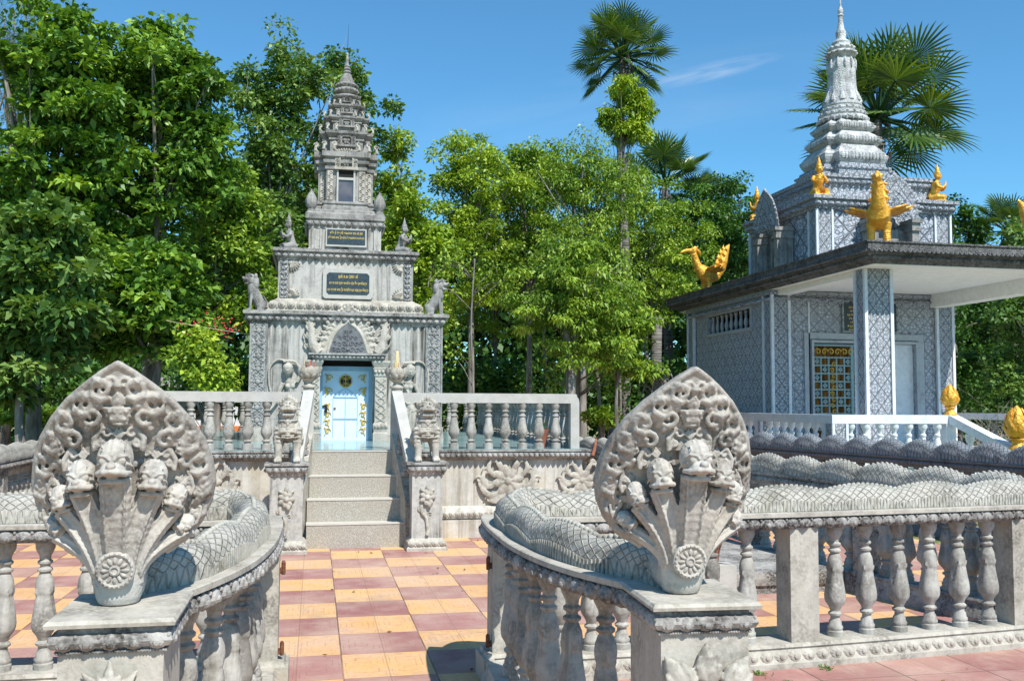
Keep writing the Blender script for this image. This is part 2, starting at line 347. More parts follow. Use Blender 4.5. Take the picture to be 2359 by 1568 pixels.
M['step'] = (lambda t: t.fin(t.mix(t.mapr(t.noise(3, 5), .4, .7, 0, .5), t.mix(t.mapr(t.voro(95, None, 'F1', out='Distance'), .15, .5), (.55, .525, .465), (.31, .29, .245)), (.33, .30, .25)), .8, t.bump(t.voro(95), .4, .004)))(NT('pebbledash_step'))
M['treadedge'] = stone('pale_tread_edge', (.48, .465, .42), (.3, .29, .26), (.48, .45, .40), stain=.2, bump=.25, fine=120)
M['tealfloor'] = (lambda t: t.fin(t.mix(t.mapr(t.noise(2.5, 5, scale=(1, 1, 1)), .35, .7), (.16, .27, .27), (.30, .42, .42)), .16, t.bump(t.noise(3, 2), .03, .01), 0, .5))(NT('glazed_teal_floor'))
M['glass'] = (lambda t: t.fin(t.mix(t.mapr(t.noise(3.5, 3), .4, .65), (.05, .055, .075), (.13, .12, .13)), .12, None, 0, .6))(NT('dark_window_glass'))
M['gategreen'] = simple('grey_green_gate_paint', (.22, .34, .36), .5, 0, .15, 20, .05)
M['goldcloth'] = (lambda t: t.fin(t.mix(t.mapr(t.noise(3, 3, scale=(6, 6, .6)), .4, .62), (.22, .08, .015), (.55, .27, .05)), .45, t.bump(t.noise(3, 3, scale=(8, 8, .5)), .5, .03)))(NT('gold_curtain'))
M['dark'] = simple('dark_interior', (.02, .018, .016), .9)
M['bark'] = (lambda t: t.fin(t.mix(t.mapr(t.noise(9, 6, scale=(1, 1, .25)), .35, .7), (.10, .085, .07), (.34, .32, .29)), .9, t.bump(t.noise(12, 5, scale=(1, 1, .2)), .8, .03)))(NT('pale_bark'))
M['palmbark'] = (lambda t: t.fin(t.mix(t.mapr(t.noise(6, 4, scale=(.4, .4, 4)), .35, .65), (.07, .06, .055), (.24, .22, .2)), .9, t.bump(t.noise(6, 4, scale=(.4, .4, 5)), .9, .04)))(NT('palm_bark'))
M['clay'] = simple('terracotta', (.32, .12, .07), .8, 0, .2)
M['incense'] = simple('incense_red', (.45, .06, .04), .8)
M['cream'] = simple('cream_garland', (.72, .62, .36), .8, 0, .2, 90)
M['redcloth'] = simple('red_flower', (.6, .05, .07), .7)
M['whitecloth'] = simple('white_plastic_sack', (.7, .7, .72), .7, 0, .15)
M['orange'] = simple('orange_paint', (.7, .2, .05), .7)
M['blueglow'] = simple('bluish_glass', (.05, .12, .2), .2)
def leafmat(name, c0, c1, c2, trans=.18, rough=.45):
    t = NT(name); at = t.n('ShaderNodeAttribute', attribute_name='leaf'); at.attribute_type = 'GEOMETRY'
    r = t.n('ShaderNodeValToRGB'); t.l(at.outputs['Fac'], r.inputs[0])
    e = r.color_ramp.elements; e[0].position = 0; e[0].color = (*c0, 1); e[1].position = 1; e[1].color = (*c2, 1); m = e.new(.5); m.color = (*c1, 1)
    t.l(r.outputs[0], t.b.inputs['Base Color']); t.b.inputs['Roughness'].default_value = rough; t.b.inputs['Specular IOR Level'].default_value = .35
    tr = t.n('ShaderNodeBsdfTranslucent'); g = t.n('ShaderNodeMix', data_type='RGBA'); g.blend_type = 'MULTIPLY'; g.inputs['Factor'].default_value = 1
    t.l(r.outputs[0], g.inputs[6]); g.inputs[7].default_value = (1.9, 1.8, .4, 1); t.l(g.outputs[2], tr.inputs[0])
    mx_ = t.n('ShaderNodeMixShader'); mx_.inputs[0].default_value = trans; t.l(t.b.outputs[0], mx_.inputs[1]); t.l(tr.outputs[0], mx_.inputs[2]); t.l(mx_.outputs[0], t.o.inputs[0])
    return t.m
M['leafA'] = leafmat('broad_green_leaves', (.035, .095, .014), (.10, .215, .028), (.28, .43, .06))
M['leafB'] = leafmat('olive_green_leaves', (.045, .11, .025), (.11, .21, .045), (.23, .33, .09))
M['leafC'] = leafmat('yellow_green_leaves', (.10, .18, .016), (.24, .36, .035), (.42, .52, .06))
M['leafD'] = leafmat('fresh_green_leaves', (.06, .13, .016), (.18, .30, .034), (.36, .48, .07))
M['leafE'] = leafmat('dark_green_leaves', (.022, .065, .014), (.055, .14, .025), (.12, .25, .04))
M['leafG'] = leafmat('grey_green_needles', (.06, .09, .055), (.11, .14, .08), (.16, .19, .10))
M['frond'] = leafmat('palm_fronds', (.028, .07, .016), (.07, .135, .03), (.18, .25, .07), .2, .32)
M['deadleaf'] = leafmat('dry_leaves', (.10, .05, .02), (.20, .11, .05), (.32, .22, .10), .1)
# ground materials
def checker_mat():
    t = NT('checkered_paving'); T = .489
    sx = t.n('ShaderNodeSeparateXYZ'); t.l(t.tc.outputs['Object'], sx.inputs[0]); X, Y = sx.outputs[0], sx.outputs[1]
    a = t.math('DIVIDE', t.math('SUBTRACT', X, .173), T); b = t.math('DIVIDE', t.math('SUBTRACT', 9.554, Y), T)
    par = t.math('FLOORED_MODULO', t.math('ADD', t.math('FLOOR', a), t.math('FLOOR', b)), 2)
    outer = t.math('MULTIPLY', t.math('GREATER_THAN', X, 1.35), t.math('LESS_THAN', Y, 5.1)); par = t.math('MAXIMUM', par, outer)
    cid = t.n('ShaderNodeCombineXYZ'); t.l(t.math('FLOOR', t.math('MULTIPLY', a, 2)), cid.inputs[0]); t.l(t.math('FLOOR', b), cid.inputs[1])
    wn_ = t.n('ShaderNodeTexWhiteNoise', noise_dimensions='2D'); t.l(cid.outputs[0], wn_.inputs[0]); rnd = wn_.outputs['Value']
    n1 = t.noise(5, 6); n2 = t.noise(50, 5); n3 = t.noise(1.1, 5)
    yel = t.mix(t.math('MULTIPLY', rnd, .7), (.66, .365, .14), (.70, .44, .20)); pur = t.mix(rnd, (.29, .125, .115), (.37, .185, .165))
    c = t.mix(par, yel, pur)
    c = t.mix(t.math('MULTIPLY', t.mapr(n1, .42, .72), .45), c, (.56, .42, .34)); c = t.mix(t.mapr(n3, .45, .68, 0, .5), c, (.58, .42, .32)); c = t.mix(t.mapr(n2, .45, .75, 0, .45), c, (.34, .21, .15)); c = t.mix(t.mapr(t.noise(2.1, 7, rough=.7, loc=(4, 4, 0)), .54, .68, 0, .45), c, (.30, .22, .17))
    def edge(v, w):
        f = t.math('FRACT', v); return t.mapr(t.math('MINIMUM', f, t.math('SUBTRACT', 1, f)), w*.3, w, 1, 0)
    gap = t.math('MAXIMUM', edge(a, .012), edge(b, .010)); half = edge(t.math('ADD', a, .5), .008)
    # embossed key pattern on every tile
    fa = t.math('FRACT', t.math('MULTIPLY', a, 2)); fb = t.math('FRACT', b)
    ringd = t.math('MAXIMUM', t.math('ABSOLUTE', t.math('SUBTRACT', fa, .5)), t.math('ABSOLUTE', t.math('SUBTRACT', fb, .5)))
    key = t.mapr(t.math('ABSOLUTE', t.math('SUBTRACT', t.math('FRACT', t.math('MULTIPLY', ringd, 7)), .5)), .38, .47, 0, 1)
    br = t.math('MULTIPLY', key, t.mapr(t.noise(9, 2), .45, .55))
    c = t.mix(t.math('MULTIPLY', br, .28), c, (.30, .15, .10))
    c = t.mix(t.math('MULTIPLY', gap, t.mapr(t.noise(3, 3), .35, .6, .35, 1)), c, (.13, .085, .06)); c = t.mix(t.math('MULTIPLY', half, .45), c, (.33, .2, .13))
    h = t.math('SUBTRACT', t.math('MULTIPLY', n2, .3), t.math('ADD', t.math('MULTIPLY', br, .5), t.math('MAXIMUM', gap, half)))
    return t.fin(c, .75, t.bump(h, .6, .006), spec=.25)
M['paving'] = checker_mat()
def ground_mat():
    t = NT('grass_and_dirt'); n = t.noise(.22, 6); m = t.noise(14, 6); k = t.noise(3, 5)
    g = t.mix(t.mapr(m, .35, .65), (.10, .14, .035), (.22, .24, .09)); d = t.mix(m, (.36, .18, .09), (.46, .28, .17))
    f = t.mapr(t.math('ADD', n, t.math('MULTIPLY', k, .25)), .62, .74)
    return t.fin(t.mix(f, g, d), .95, t.bump(m, .8, .03))
M['ground'] = ground_mat()
# ------------------------------------------------------------------ ground sheets
def sheet(name, x0, x1, y0, y1, z, m, n=1):
    b = MB(); b.add([(x0, y0, z), (x1, y0, z), (x1, y1, z), (x0, y1, z)], [(0, 1, 2, 3)]); return tag(b.build(name, m), kind='structure')
sheet('ground', -300, 300, -60, 400, 0, M['ground'])
sheet('courtyard_paving', -3.6, 6.4, -3, 19, .004, M['paving'])

# ------------------------------------------------------------------ sweeps
def frames(path):
    P = [Vector((p[0], p[1], 0)) for p in path]; N = []; s = [0]
    for i in range(len(P)):
        t = (P[min(i+1, len(P)-1)]-P[max(i-1, 0)]).normalized(); N.append(Vector((t.y, -t.x, 0)))
        if i: s.append(s[-1]+(P[i]-P[i-1]).length)
    return P, N, s
def sweep_profile(mb, path, prof):
    P, N, s = frames(path); vs = []; k = len(prof); fs = []
    for p, n in zip(P, N):
        for o, z in prof: vs.append(p+n*o+Vector((0, 0, z)))
    for i in range(len(P)-1):
        for j in range(k):
            a, b = i*k+j, i*k+(j+1) % k; fs.append((a, b, b+k, a+k))
    fs.append(tuple(range(k-1, -1, -1))); fs.append(tuple((len(P)-1)*k+j for j in range(k)))
    mb.add(vs, fs)
def resample(path, step):
    P, N, s = frames(path); L = s[-1]; n = max(1, round(L/step)); out = []
    for i in range(n+1):
        d = L*i/n; j = max(0, min(len(P)-2, next((q for q in range(len(s)-1) if s[q+1] >= d), len(P)-2)))
        t = (d-s[j])/max(1e-9, s[j+1]-s[j]); p = P[j].lerp(P[j+1], t); nn = N[j].lerp(N[j+1], t).normalized(); out.append((p, nn))
    return out
def path_petals(mb, path, side, off, z, h, w, t=.35, down=False):
    r = resample(path, w)
    for (p, n), (q, m) in zip(r, r[1:]):
        a = p+n*off*side; b = q+m*off*side; a.z = b.z = z
        if side > 0: mb.petals(a, b, 1, h, (n+m)*side, t, down)
        else: mb.petals(b, a, 1, h, (n+m)*side, t, down)
CAPW = .112
def cap_profile(w, z1=.84, h=.09):
    z0 = z1-h; hp = [(w, z1), (w, z1-.018), (w-.018, z1-.024), (w-.022, z1-.034), (w-.008, z1-.05), (w-.012, z1-.07), (w-.032, z1-.078), (w-.03, z0)]
    return hp+[(-a, b) for a, b in reversed(hp)]
def coping(mb, path, w, z1=.84): sweep_profile(mb, path, [(w+.002, z1-.019), (w+.002, z1+.0005), (w-.004, z1+.004), (-w+.004, z1+.004), (-w-.002, z1+.0005), (-w-.002, z1-.019)])
def plinth_profile(w, h=.13):
    hp = [(w-.02, h), (w-.012, h-.018), (w-.02, h-.03), (w, h*.45), (w+.012, h*.25), (w+.012, 0)]
    return hp+[(-a, b) for a, b in reversed(hp)]
BP = [(.052, 0), (.053, .045), (.046, .055), (.05, .07), (.05, .085), (.042, .1), (.04, .13), (.030, .15), (.029, .175), (.043, .19), (.045, .205), (.030, .225), (.040, .26), (.053, .30), (.056, .36), (.053, .41), (.045, .50), (.041, .555), (.040, .57), (.047, .60), (.050, .645), (.046, .69), (.034, .73), (.028, .745), (.041, .76), (.041, .775), (.027, .79), (.027, .805), (.040, .82), (.041, .835), (.029, .85), (.032, .88), (.044, .91), (.052, .935), (.054, 1.0)]
def tulip(a, t):
    q = abs(math.cos(2*a)); top = .43+.19*q**1.5
    if t < .26 or t > top: return 1
    w = min(1, (t-.26)/.06)
    return 1+w*(.13+.13*q**3)*(1 if t < .42 else 1-.25*(t-.42)/.2)
def bal_mesh(name, h, m, sc=1.0, prof=None, petal=True, n=16):
    pr = prof or BP
    if petal:
        ex = [.32, .34, .38, .42, .44, .455, .47, .485, .515, .53, .545, .575, .59, .61, .62, .63]; rr = lambda t: next(a[0]+(b_[0]-a[0])*(t-a[1])/max(1e-6, b_[1]-a[1]) for a, b_ in zip(pr, pr[1:]) if b_[1] >= t)
        pr = sorted(list(pr)+[(rr(t), t) for t in ex], key=lambda q: q[1]); n = 32
    b = MB(); b.lathe([(r*sc, z*h) for r, z in pr], n, fn=(lambda a, z: tulip(a, z/h)) if petal else None)
    o = b.build(name, m, auto=40); return o
proto_bal = {}
def balusters(parent, pts, z0, h, mkey, sc=1.0, key='std', prof=None, name='baluster', petal=True, rz=PI/4):
    k = (key, mkey, round(h, 3), sc)
    for p in pts:
        if k not in proto_bal:
            o = bal_mesh(name, h, M[mkey], sc, prof, petal); proto_bal[k] = o.data
        else:
            o = bpy.data.objects.new(name, proto_bal[k]); COL.objects.link(o)
        o.parent = parent; o.location = (p[0], p[1], z0); o.rotation_euler = (0, 0, p[2] if len(p) > 2 else rz)
def body_sweep(mb, path, z0, w, h, amp, period, strip=.035, phase=0.0, nseg=14, taper=None, step=.03):
    """half-round serpent body lying on a rail, humped, with uv for its scales"""
    r = resample(path, step); L = 0; vs = []; uv = []; fs = []; k = nseg+3
    for i, (p, n) in enumerate(r):
        if i: L += (p-r[i-1][0]).length
        lf = amp*abs(math.sin(PI*(L/period+phase))); q = taper(L) if taper else 1.0
        sec = [(w*1.05*q, 0, 0), (w*1.05*q, (strip+lf)*q, .06)]
        for j in range(nseg-1):
            a = PI*j/(nseg-2); sec.append((w*q*math.cos(a), (strip+lf)*q+h*q*math.sin(a)**.8 if 0 < j < nseg-2 else (strip+lf)*q+.004, .1+.8*j/(nseg-2)))
        sec += [(-w*1.05*q, (strip+lf)*q, .94), (-w*1.05*q, 0, 1)]
        k = len(sec)
        for o, z, v in sec: vs.append(p+n*o+Vector((0, 0, z0+z))); uv.append((L, v))
    for i in range(len(r)-1):
        for j in range(k-1):
            a = i*k+j; fs.append((a, a+1, a+1+k, a+k))
    fs.append(tuple(range(k))); fs.append(tuple((len(r)-1)*k+j for j in range(k-1, -1, -1)))
    mb.uv = (mb.uv or []) + uv; mb.add(vs, fs)
def crest_ridge(mb, path, z0, h, amp, period, strip, phase, step=.032, sz=.014):
    r = resample(path, step); L = 0
    for i, (p, n) in enumerate(r):
        if i: L += (p-r[i-1][0]).length
        lf = amp*abs(math.sin(PI*(L/period+phase))); t = n.cross(Vector((0, 0, 1)))
        mb.ell((p.x, p.y, z0+strip+lf+h), (sz*1.15, sz*.9, sz*.8), (0, .35, math.atan2(t.y, t.x)), 6, 4)
def ribs(mb, path, z0, w, amp, period, strip, phase, step=.016, side=1):
    r = resample(path, step); L = 0
    for i, (p, n) in enumerate(r):
        if i: L += (p-r[i-1][0]).length
        lf = strip+amp*abs(math.sin(PI*(L/period+phase))); c = p+n*w*1.06*side
        mb.box((c.x, c.y, z0+lf/2), (.006, .008, lf*.95), math.atan2(n.y, n.x))

# ------------------------------------------------------------------ relief helpers
def lotus_open(mb, c, u, v, w, s):
    """open lotus with pointed petals in the plane (u, v), raised along w"""
    c, u, v, w = Vector(c), Vector(u), Vector(v), Vector(w)
    m = Matrix((u, v, w)).transposed()
    for a, L, r, d in ((-1.05, .9, .2, .10), (1.05, .9, .2, .10), (-.62, 1.0, .2, .16), (.62, 1.0, .2, .16), (0, 1.1, .2, .2), (-.3, .8, .2, .3), (.3, .8, .2, .3)):
        pts = [c+u*math.sin(a)*L*s*t+v*math.cos(a)*L*s*t*.95+w*s*d*(1-.3*t)+u*math.sin(a)*.1*s*t*t for t in (0, .2, .45, .7, .88, 1)]
        mb.tube(pts, [s*r*q for q in (.35, .8, 1.15, .85, .4, .05)], 8, flat=.6)
def bud(mb, c, d, w, s):
    c, d, w = Vector(c), Vector(d).normalized(), Vector(w); e = d.cross(w)
    mb.tube([c+d*s*t for t in (0, .15, .4, .7, .9, 1.05)], [s*q for q in (.16, .28, .34, .24, .11, .01)], 12)
    for k in (-1, 1): mb.tube([c+e*k*s*(.05+.2*math.sin(t*2.6))+d*s*t+w*s*.16 for t in (0, .25, .5, .75)], [s*q for q in (.1, .17, .15, .02)], 8)
def stem(mb, pts, r): mb.tube(smooth_path(pts, 4), r, 6)

# ------------------------------------------------------------------ the seven-headed naga
def hood_y(x, z): return 1.3*x*x - .33*max(0, z-.2)
def naga_statue(name, loc, rz, label, lean=1):
    root = empty(name, loc, rz, label, 'naga statue', 'seven headed naga statues on the gate posts')
    SXH = .95
    half = [(0, .715), (.045, .688), (.095, .652), (.15, .607), (.2, .552), (.24, .49), (.265, .42), (.274, .35), (.262, .285), (.235, .225), (.19, .17), (.135, .14), (.08, .145), (.03, .17)]
    half = [(x*SXH, z*.985) for x, z in half]
    outl = half+[(-x, z) for x, z in reversed(half[1:])]
    b = MB(); b.prism(outl, (0, .001, 0), (1, 0, 0), (0, 0, 1), -.048)
    X, Z = Vector((1, 0, 0)), Vector((0, 0, 1))
    rim = [(x*.965, .005, (z-.4)*.965+.4) for x, z in outl]; rim.append(rim[0]); b.tube(rim, .011, 8)
    random.seed(5)
    # flame scrolls all along the rim
    for side in (-1, 1):
        for i, (x, z, r) in enumerate([(.042, .62, .032), (.092, .578, .034), (.143, .526, .033), (.183, .468, .032), (.209, .40, .031), (.218, .333, .028), (.204, .268, .027), (.17, .212, .025), (.125, .178, .02)]):
            b.curl((side*x, -.008, z), X*side, Z, r*.92, 1.15, .42, 7, 16, 1, -.006, a0=-.5+.7*math.sin(i*2.1))
            b.curl((side*(x-.022), -.004, z+.018), X*side, Z, r*.55, 1.1, .45, 6, 10, -1, -.004, a0=2.5)
            nx, nz = side*(x+.022), z+.03
            b.tube([(side*x, -.004, z+.01), (side*(x+.012), -.014, z+.026), (nx, -.010, nz)], [.015, .013, .003], 6)
            b.tube([(side*(x-.02), -.004, z-.02), (side*(x+.005), -.016, z-.03), (side*(x+.026), -.014, z-.018), (side*(x+.03), -.008, z+.004)], [.008, .014, .012, .003], 6)
            b.tube([(side*(x-.04), -.002, z-.01), (side*(x-.045), -.012, z+.012), (side*(x-.03), -.010, z+.035)], [.009, .012, .003], 6)
        b.curl((side*.07, -.012, .545), X*side, Z, .03, 1.2, .38, 7, 14, -1, -.005)
        b.curl((side*.125, -.012, .475), X*side, Z, .03, 1.2, .38, 7, 14, 1, -.005)
        b.ell((side*.052, -.012, .575), (.011, .011, .011)); b.ell((side*.085, -.01, .51), (.010, .010, .010)); b.ell((side*.175, -.01, .40), (.010, .010, .010))
    # crowns under the flames
    def crown(x, z, w, tilt):
        m = Matrix.Translation((x, -.008, z)) @ Matrix.Rotation(tilt, 4, 'Y')
        for k in range(5):
            ww = w*(.62+.1*k); b.tube([m @ Vector((-ww, 0, k*w*.26)), m @ Vector((0, -.012, k*w*.26-.003)), m @ Vector((ww, 0, k*w*.26))], w*.13 if k % 2 == 0 else w*.08, 7)
            if k % 2: 
                for q in (-.6, -.2, .2, .6): b.ell(m @ Vector((ww*q, -.012, k*w*.26)), (w*.13,)*3, n=6, k=5)
        for s_, r_, y_ in ((1, .8, 0), (.6, .5, -.008)):
            b.tube([m @ Vector((0, y_, w*1.1)), m @ Vector((-w*.42*s_, y_, w*1.35)), m @ Vector((-w*.3*s_, y_, w*1.75)), m @ Vector((0, y_-.004, w*(1.75+.35*s_))), m @ Vector((w*.3*s_, y_, w*1.75)), m @ Vector((w*.42*s_, y_, w*1.35)), m @ Vector((0, y_, w*1.1))], w*.13, 6)
        b.ell(m @ Vector((0, -.012, w*1.5)), (w*.14, w*.14, w*.25))
    crown(0, .525, .042, 0)
    for s_ in (-1, 1): crown(s_*.168, .435, .033, s_*.45); crown(s_*.215, .315, .02, s_*.8)
    o = b.build('hood', M['hood'], root, voxel=.0035, relax=1)
    for v in o.data.vertices: v.co.y += hood_y(v.co.x, v.co.z)
    # necks fanning out of the trunk, one continuous mesh, and the seven heads
    heads = [(0, .425, .056, 0), (-.095, .375, .047, -.10), (.095, .375, .047, .10), (-.155, .312, .036, -.35), (.155, .312, .036, .35), (-.178, .228, .029, -1.0), (.178, .228, .029, 1.0)]
    nb = MB()
    nb.lathe([(.035, 0), (.055, .002), (.063, .02), (.069, .05), (.072, .09), (.070, .13), (.062, .17), (.05, .21)], 28, (0, -.012, 0)); nb.tube([(0, -.03, .06), (0, .04, .05), (0, .12, .055), (0, .19, .06)], [.07, .068, .062, .055], 16)
    nb.prism([(-.055, .10), (.055, .10), (.075, .17), (.105, .23), (.12, .28), (.06, .33), (0, .35), (-.06, .33), (-.12, .28), (-.105, .23), (-.075, .17)], (0, .01, 0), (1, 0, 0), (0, 0, 1), .045)
    for i, (x, z, r, tl) in enumerate(heads):
        e = Vector((x, hood_y(x, z)-.035-(.03 if i == 0 else .012), z-r*.9)); k = 26; pts = []; rs = []
        s0 = Vector((x*.26, -.035, .06))
        for q in range(k+1):
            t = q/k; p = s0.lerp(e, t); p.x = x*(.26+.74*t**(1.8 if i < 5 else 2.3)); p.y += -.012*math.sin(PI*t); pts.append(p); rs.append((.026+(r*.80-.026)*t**.8)*(1+(.06 if q % 2 and .25 < t < .95 else 0)))
        nb.tube(pts, rs, 12, up=(0, 1, 0), flat=.62)
        if i in (0, 1, 2, 3, 4): nb.ell((x*.4, hood_y(x*.4, .2)-.012, .18), (.036, .026, .10), (0, x*1.4, 0))
        for s_ in (-1, 1): nb.tube([p+Vector((s_*rr*.66, -rr*.66, 0)) for p, rr in zip(pts[4:], rs[4:])], .0045, 5)
    nb.build('necks', M['naga'], root, voxel=.0035, relax=1)
    md = MB(); my = Matrix.Rotation(PI/2+.06, 3, 'X'); mc = Vector((0, -.090, .108))
    md.lathe([(.050, -.03), (.055, 0), (.054, .008), (.046, .014), (.042, .010), (.038, .008), (.016, .008), (.015, .014), (.010, .016), (.008, .012)], 28, mc, m=my)
    for k in range(24):
        a = 2*PI*k/24; md.ell(mc+my @ Vector((.0475*math.cos(a), .0475*math.sin(a), .012)), (.004,)*3, n=6, k=4)
    for k in range(12):
        a = 2*PI*k/12; md.ell(mc+my @ Vector((.028*math.cos(a), .028*math.sin(a), .009)), (.012, .006, .005), (my @ Matrix.Rotation(a, 3, 'Z')).to_euler(), n=8, k=5)
    md.build('medallion', M['naga'], root, auto=40)
    for i, (x, z, r, tl) in enumerate(heads):
        h = MB(); yaw = x*1.2; h.T = Matrix.Translation((x, hood_y(x, z)-r*.7-(.035 if i == 0 else .018), z)) @ Matrix.Rotation(tl, 4, 'Y') @ Matrix.Rotation(yaw, 4, 'Z') @ Matrix.Rotation(.12, 4, 'X')
        h.ell((0, 0, .05*r), (r*.88, r*1.0, r*.98), n=16, k=12)
        h.ell((0, -r*.75, -r*.38), (r*.62, r*.72, r*.40), n=14, k=10)
        h.tube([(-r*.78, -r*.35, -r*.62), (-r*.62, -r*1.0, -r*.55), (-r*.3, -r*1.4, -r*.40), (0, -r*1.48, -r*.34), (r*.3, -r*1.4, -r*.40), (r*.62, -r*1.0, -r*.55), (r*.78, -r*.35, -r*.62)], [r*q for q in (.12, .17, .17, .16, .17, .17, .12)], 8)
        h.ell((0, -r*1.38, -r*.10), (r*.24, r*.24, r*.20))
        h.tube([(-r*.62, -r*.25, -r*.98), (-r*.45, -r*.85, -r*.98), (0, -r*1.12, -r*.92), (r*.45, -r*.85, -r*.98), (r*.62, -r*.25, -r*.98)], r*.15, 8)
        h.ell((0, -r*.4, -r*.98), (r*.5, r*.6, r*.2))
        for s_ in (-1, 1):
            h.ell((s_*r*.42, -r*.86, r*.04), (r*.23, r*.17, r*.22), n=12, k=8)
            h.tube([(s_*r*.12, -r*1.0, r*.10), (s_*r*.3, -r*1.0, r*.32), (s_*r*.6, -r*.85, r*.34), (s_*r*.8, -r*.55, r*.12)], [r*.06, r*.08, r*.08, r*.04], 6)
            h.tube([(s_*r*.66, -r*.7, -r*.1), (s_*r*.85, -r*.3, -r*.3), (s_*r*.92, 0, -r*.6)], [r*.06, r*.08, r*.04], 6)
            for g in (.25, .55): h.tube([(s_*r*g, -r*.78, r*.55), (s_*r*g*1.05, -r*.3, r*1.0), (s_*r*g, r*.2, r*1.0)], r*.035, 5)
        h.tube([(0, -r*.95, r*.35), (0, -r*.75, r*.7), (0, -r*.3, r*1.03), (0, r*.2, r*1.05)], r*.05, 6)
        h.build('head', M['naga'], root, voxel=.0026, relax=1)
        cr = MB(); cr.T = Matrix.Translation((x, hood_y(x, z)-r*.35, z+r*.55)) @ Matrix.Rotation(tl, 4, 'Y')
        w = r*1.15; pl = [(-w, -r*.2), (-w*1.05, r*.45), (-w*.7, r*1.05), (-w*.3, r*1.5), (0, r*1.75), (w*.3, r*1.5), (w*.7, r*1.05), (w*1.05, r*.45), (w, -r*.2)]
        cr.prism(pl, (0, r*.55, 0), (1, 0, 0), (0, 0, 1), r*.5)
        cr.tube([(a, 0, q) for a, q in pl], r*.17, 7)
        for s_ in (-1, 1):
            cr.curl((s_*r*.62, -r*.1, r*.75), X*s_, Z, r*.34, 1.2, .4, 6, 12, 1, -.003)
            cr.curl((s_*r*.85, -r*.05, r*.25), X*s_, Z, r*.25, 1.1, .45, 6, 10, -1, -.003)
        cr.tube([(0, -r*.18, r*.45), (-r*.25, -r*.18, r*.7), (0, -r*.18, r*1.2), (r*.25, -r*.18, r*.7), (0, -r*.18, r*.45)], r*.09, 6); cr.ell((0, -r*.18, r*.75), (r*.1, r*.1, r*.2))
        cr.build('head_crest', M['hood'], root, voxel=.0032, relax=1)
    return root

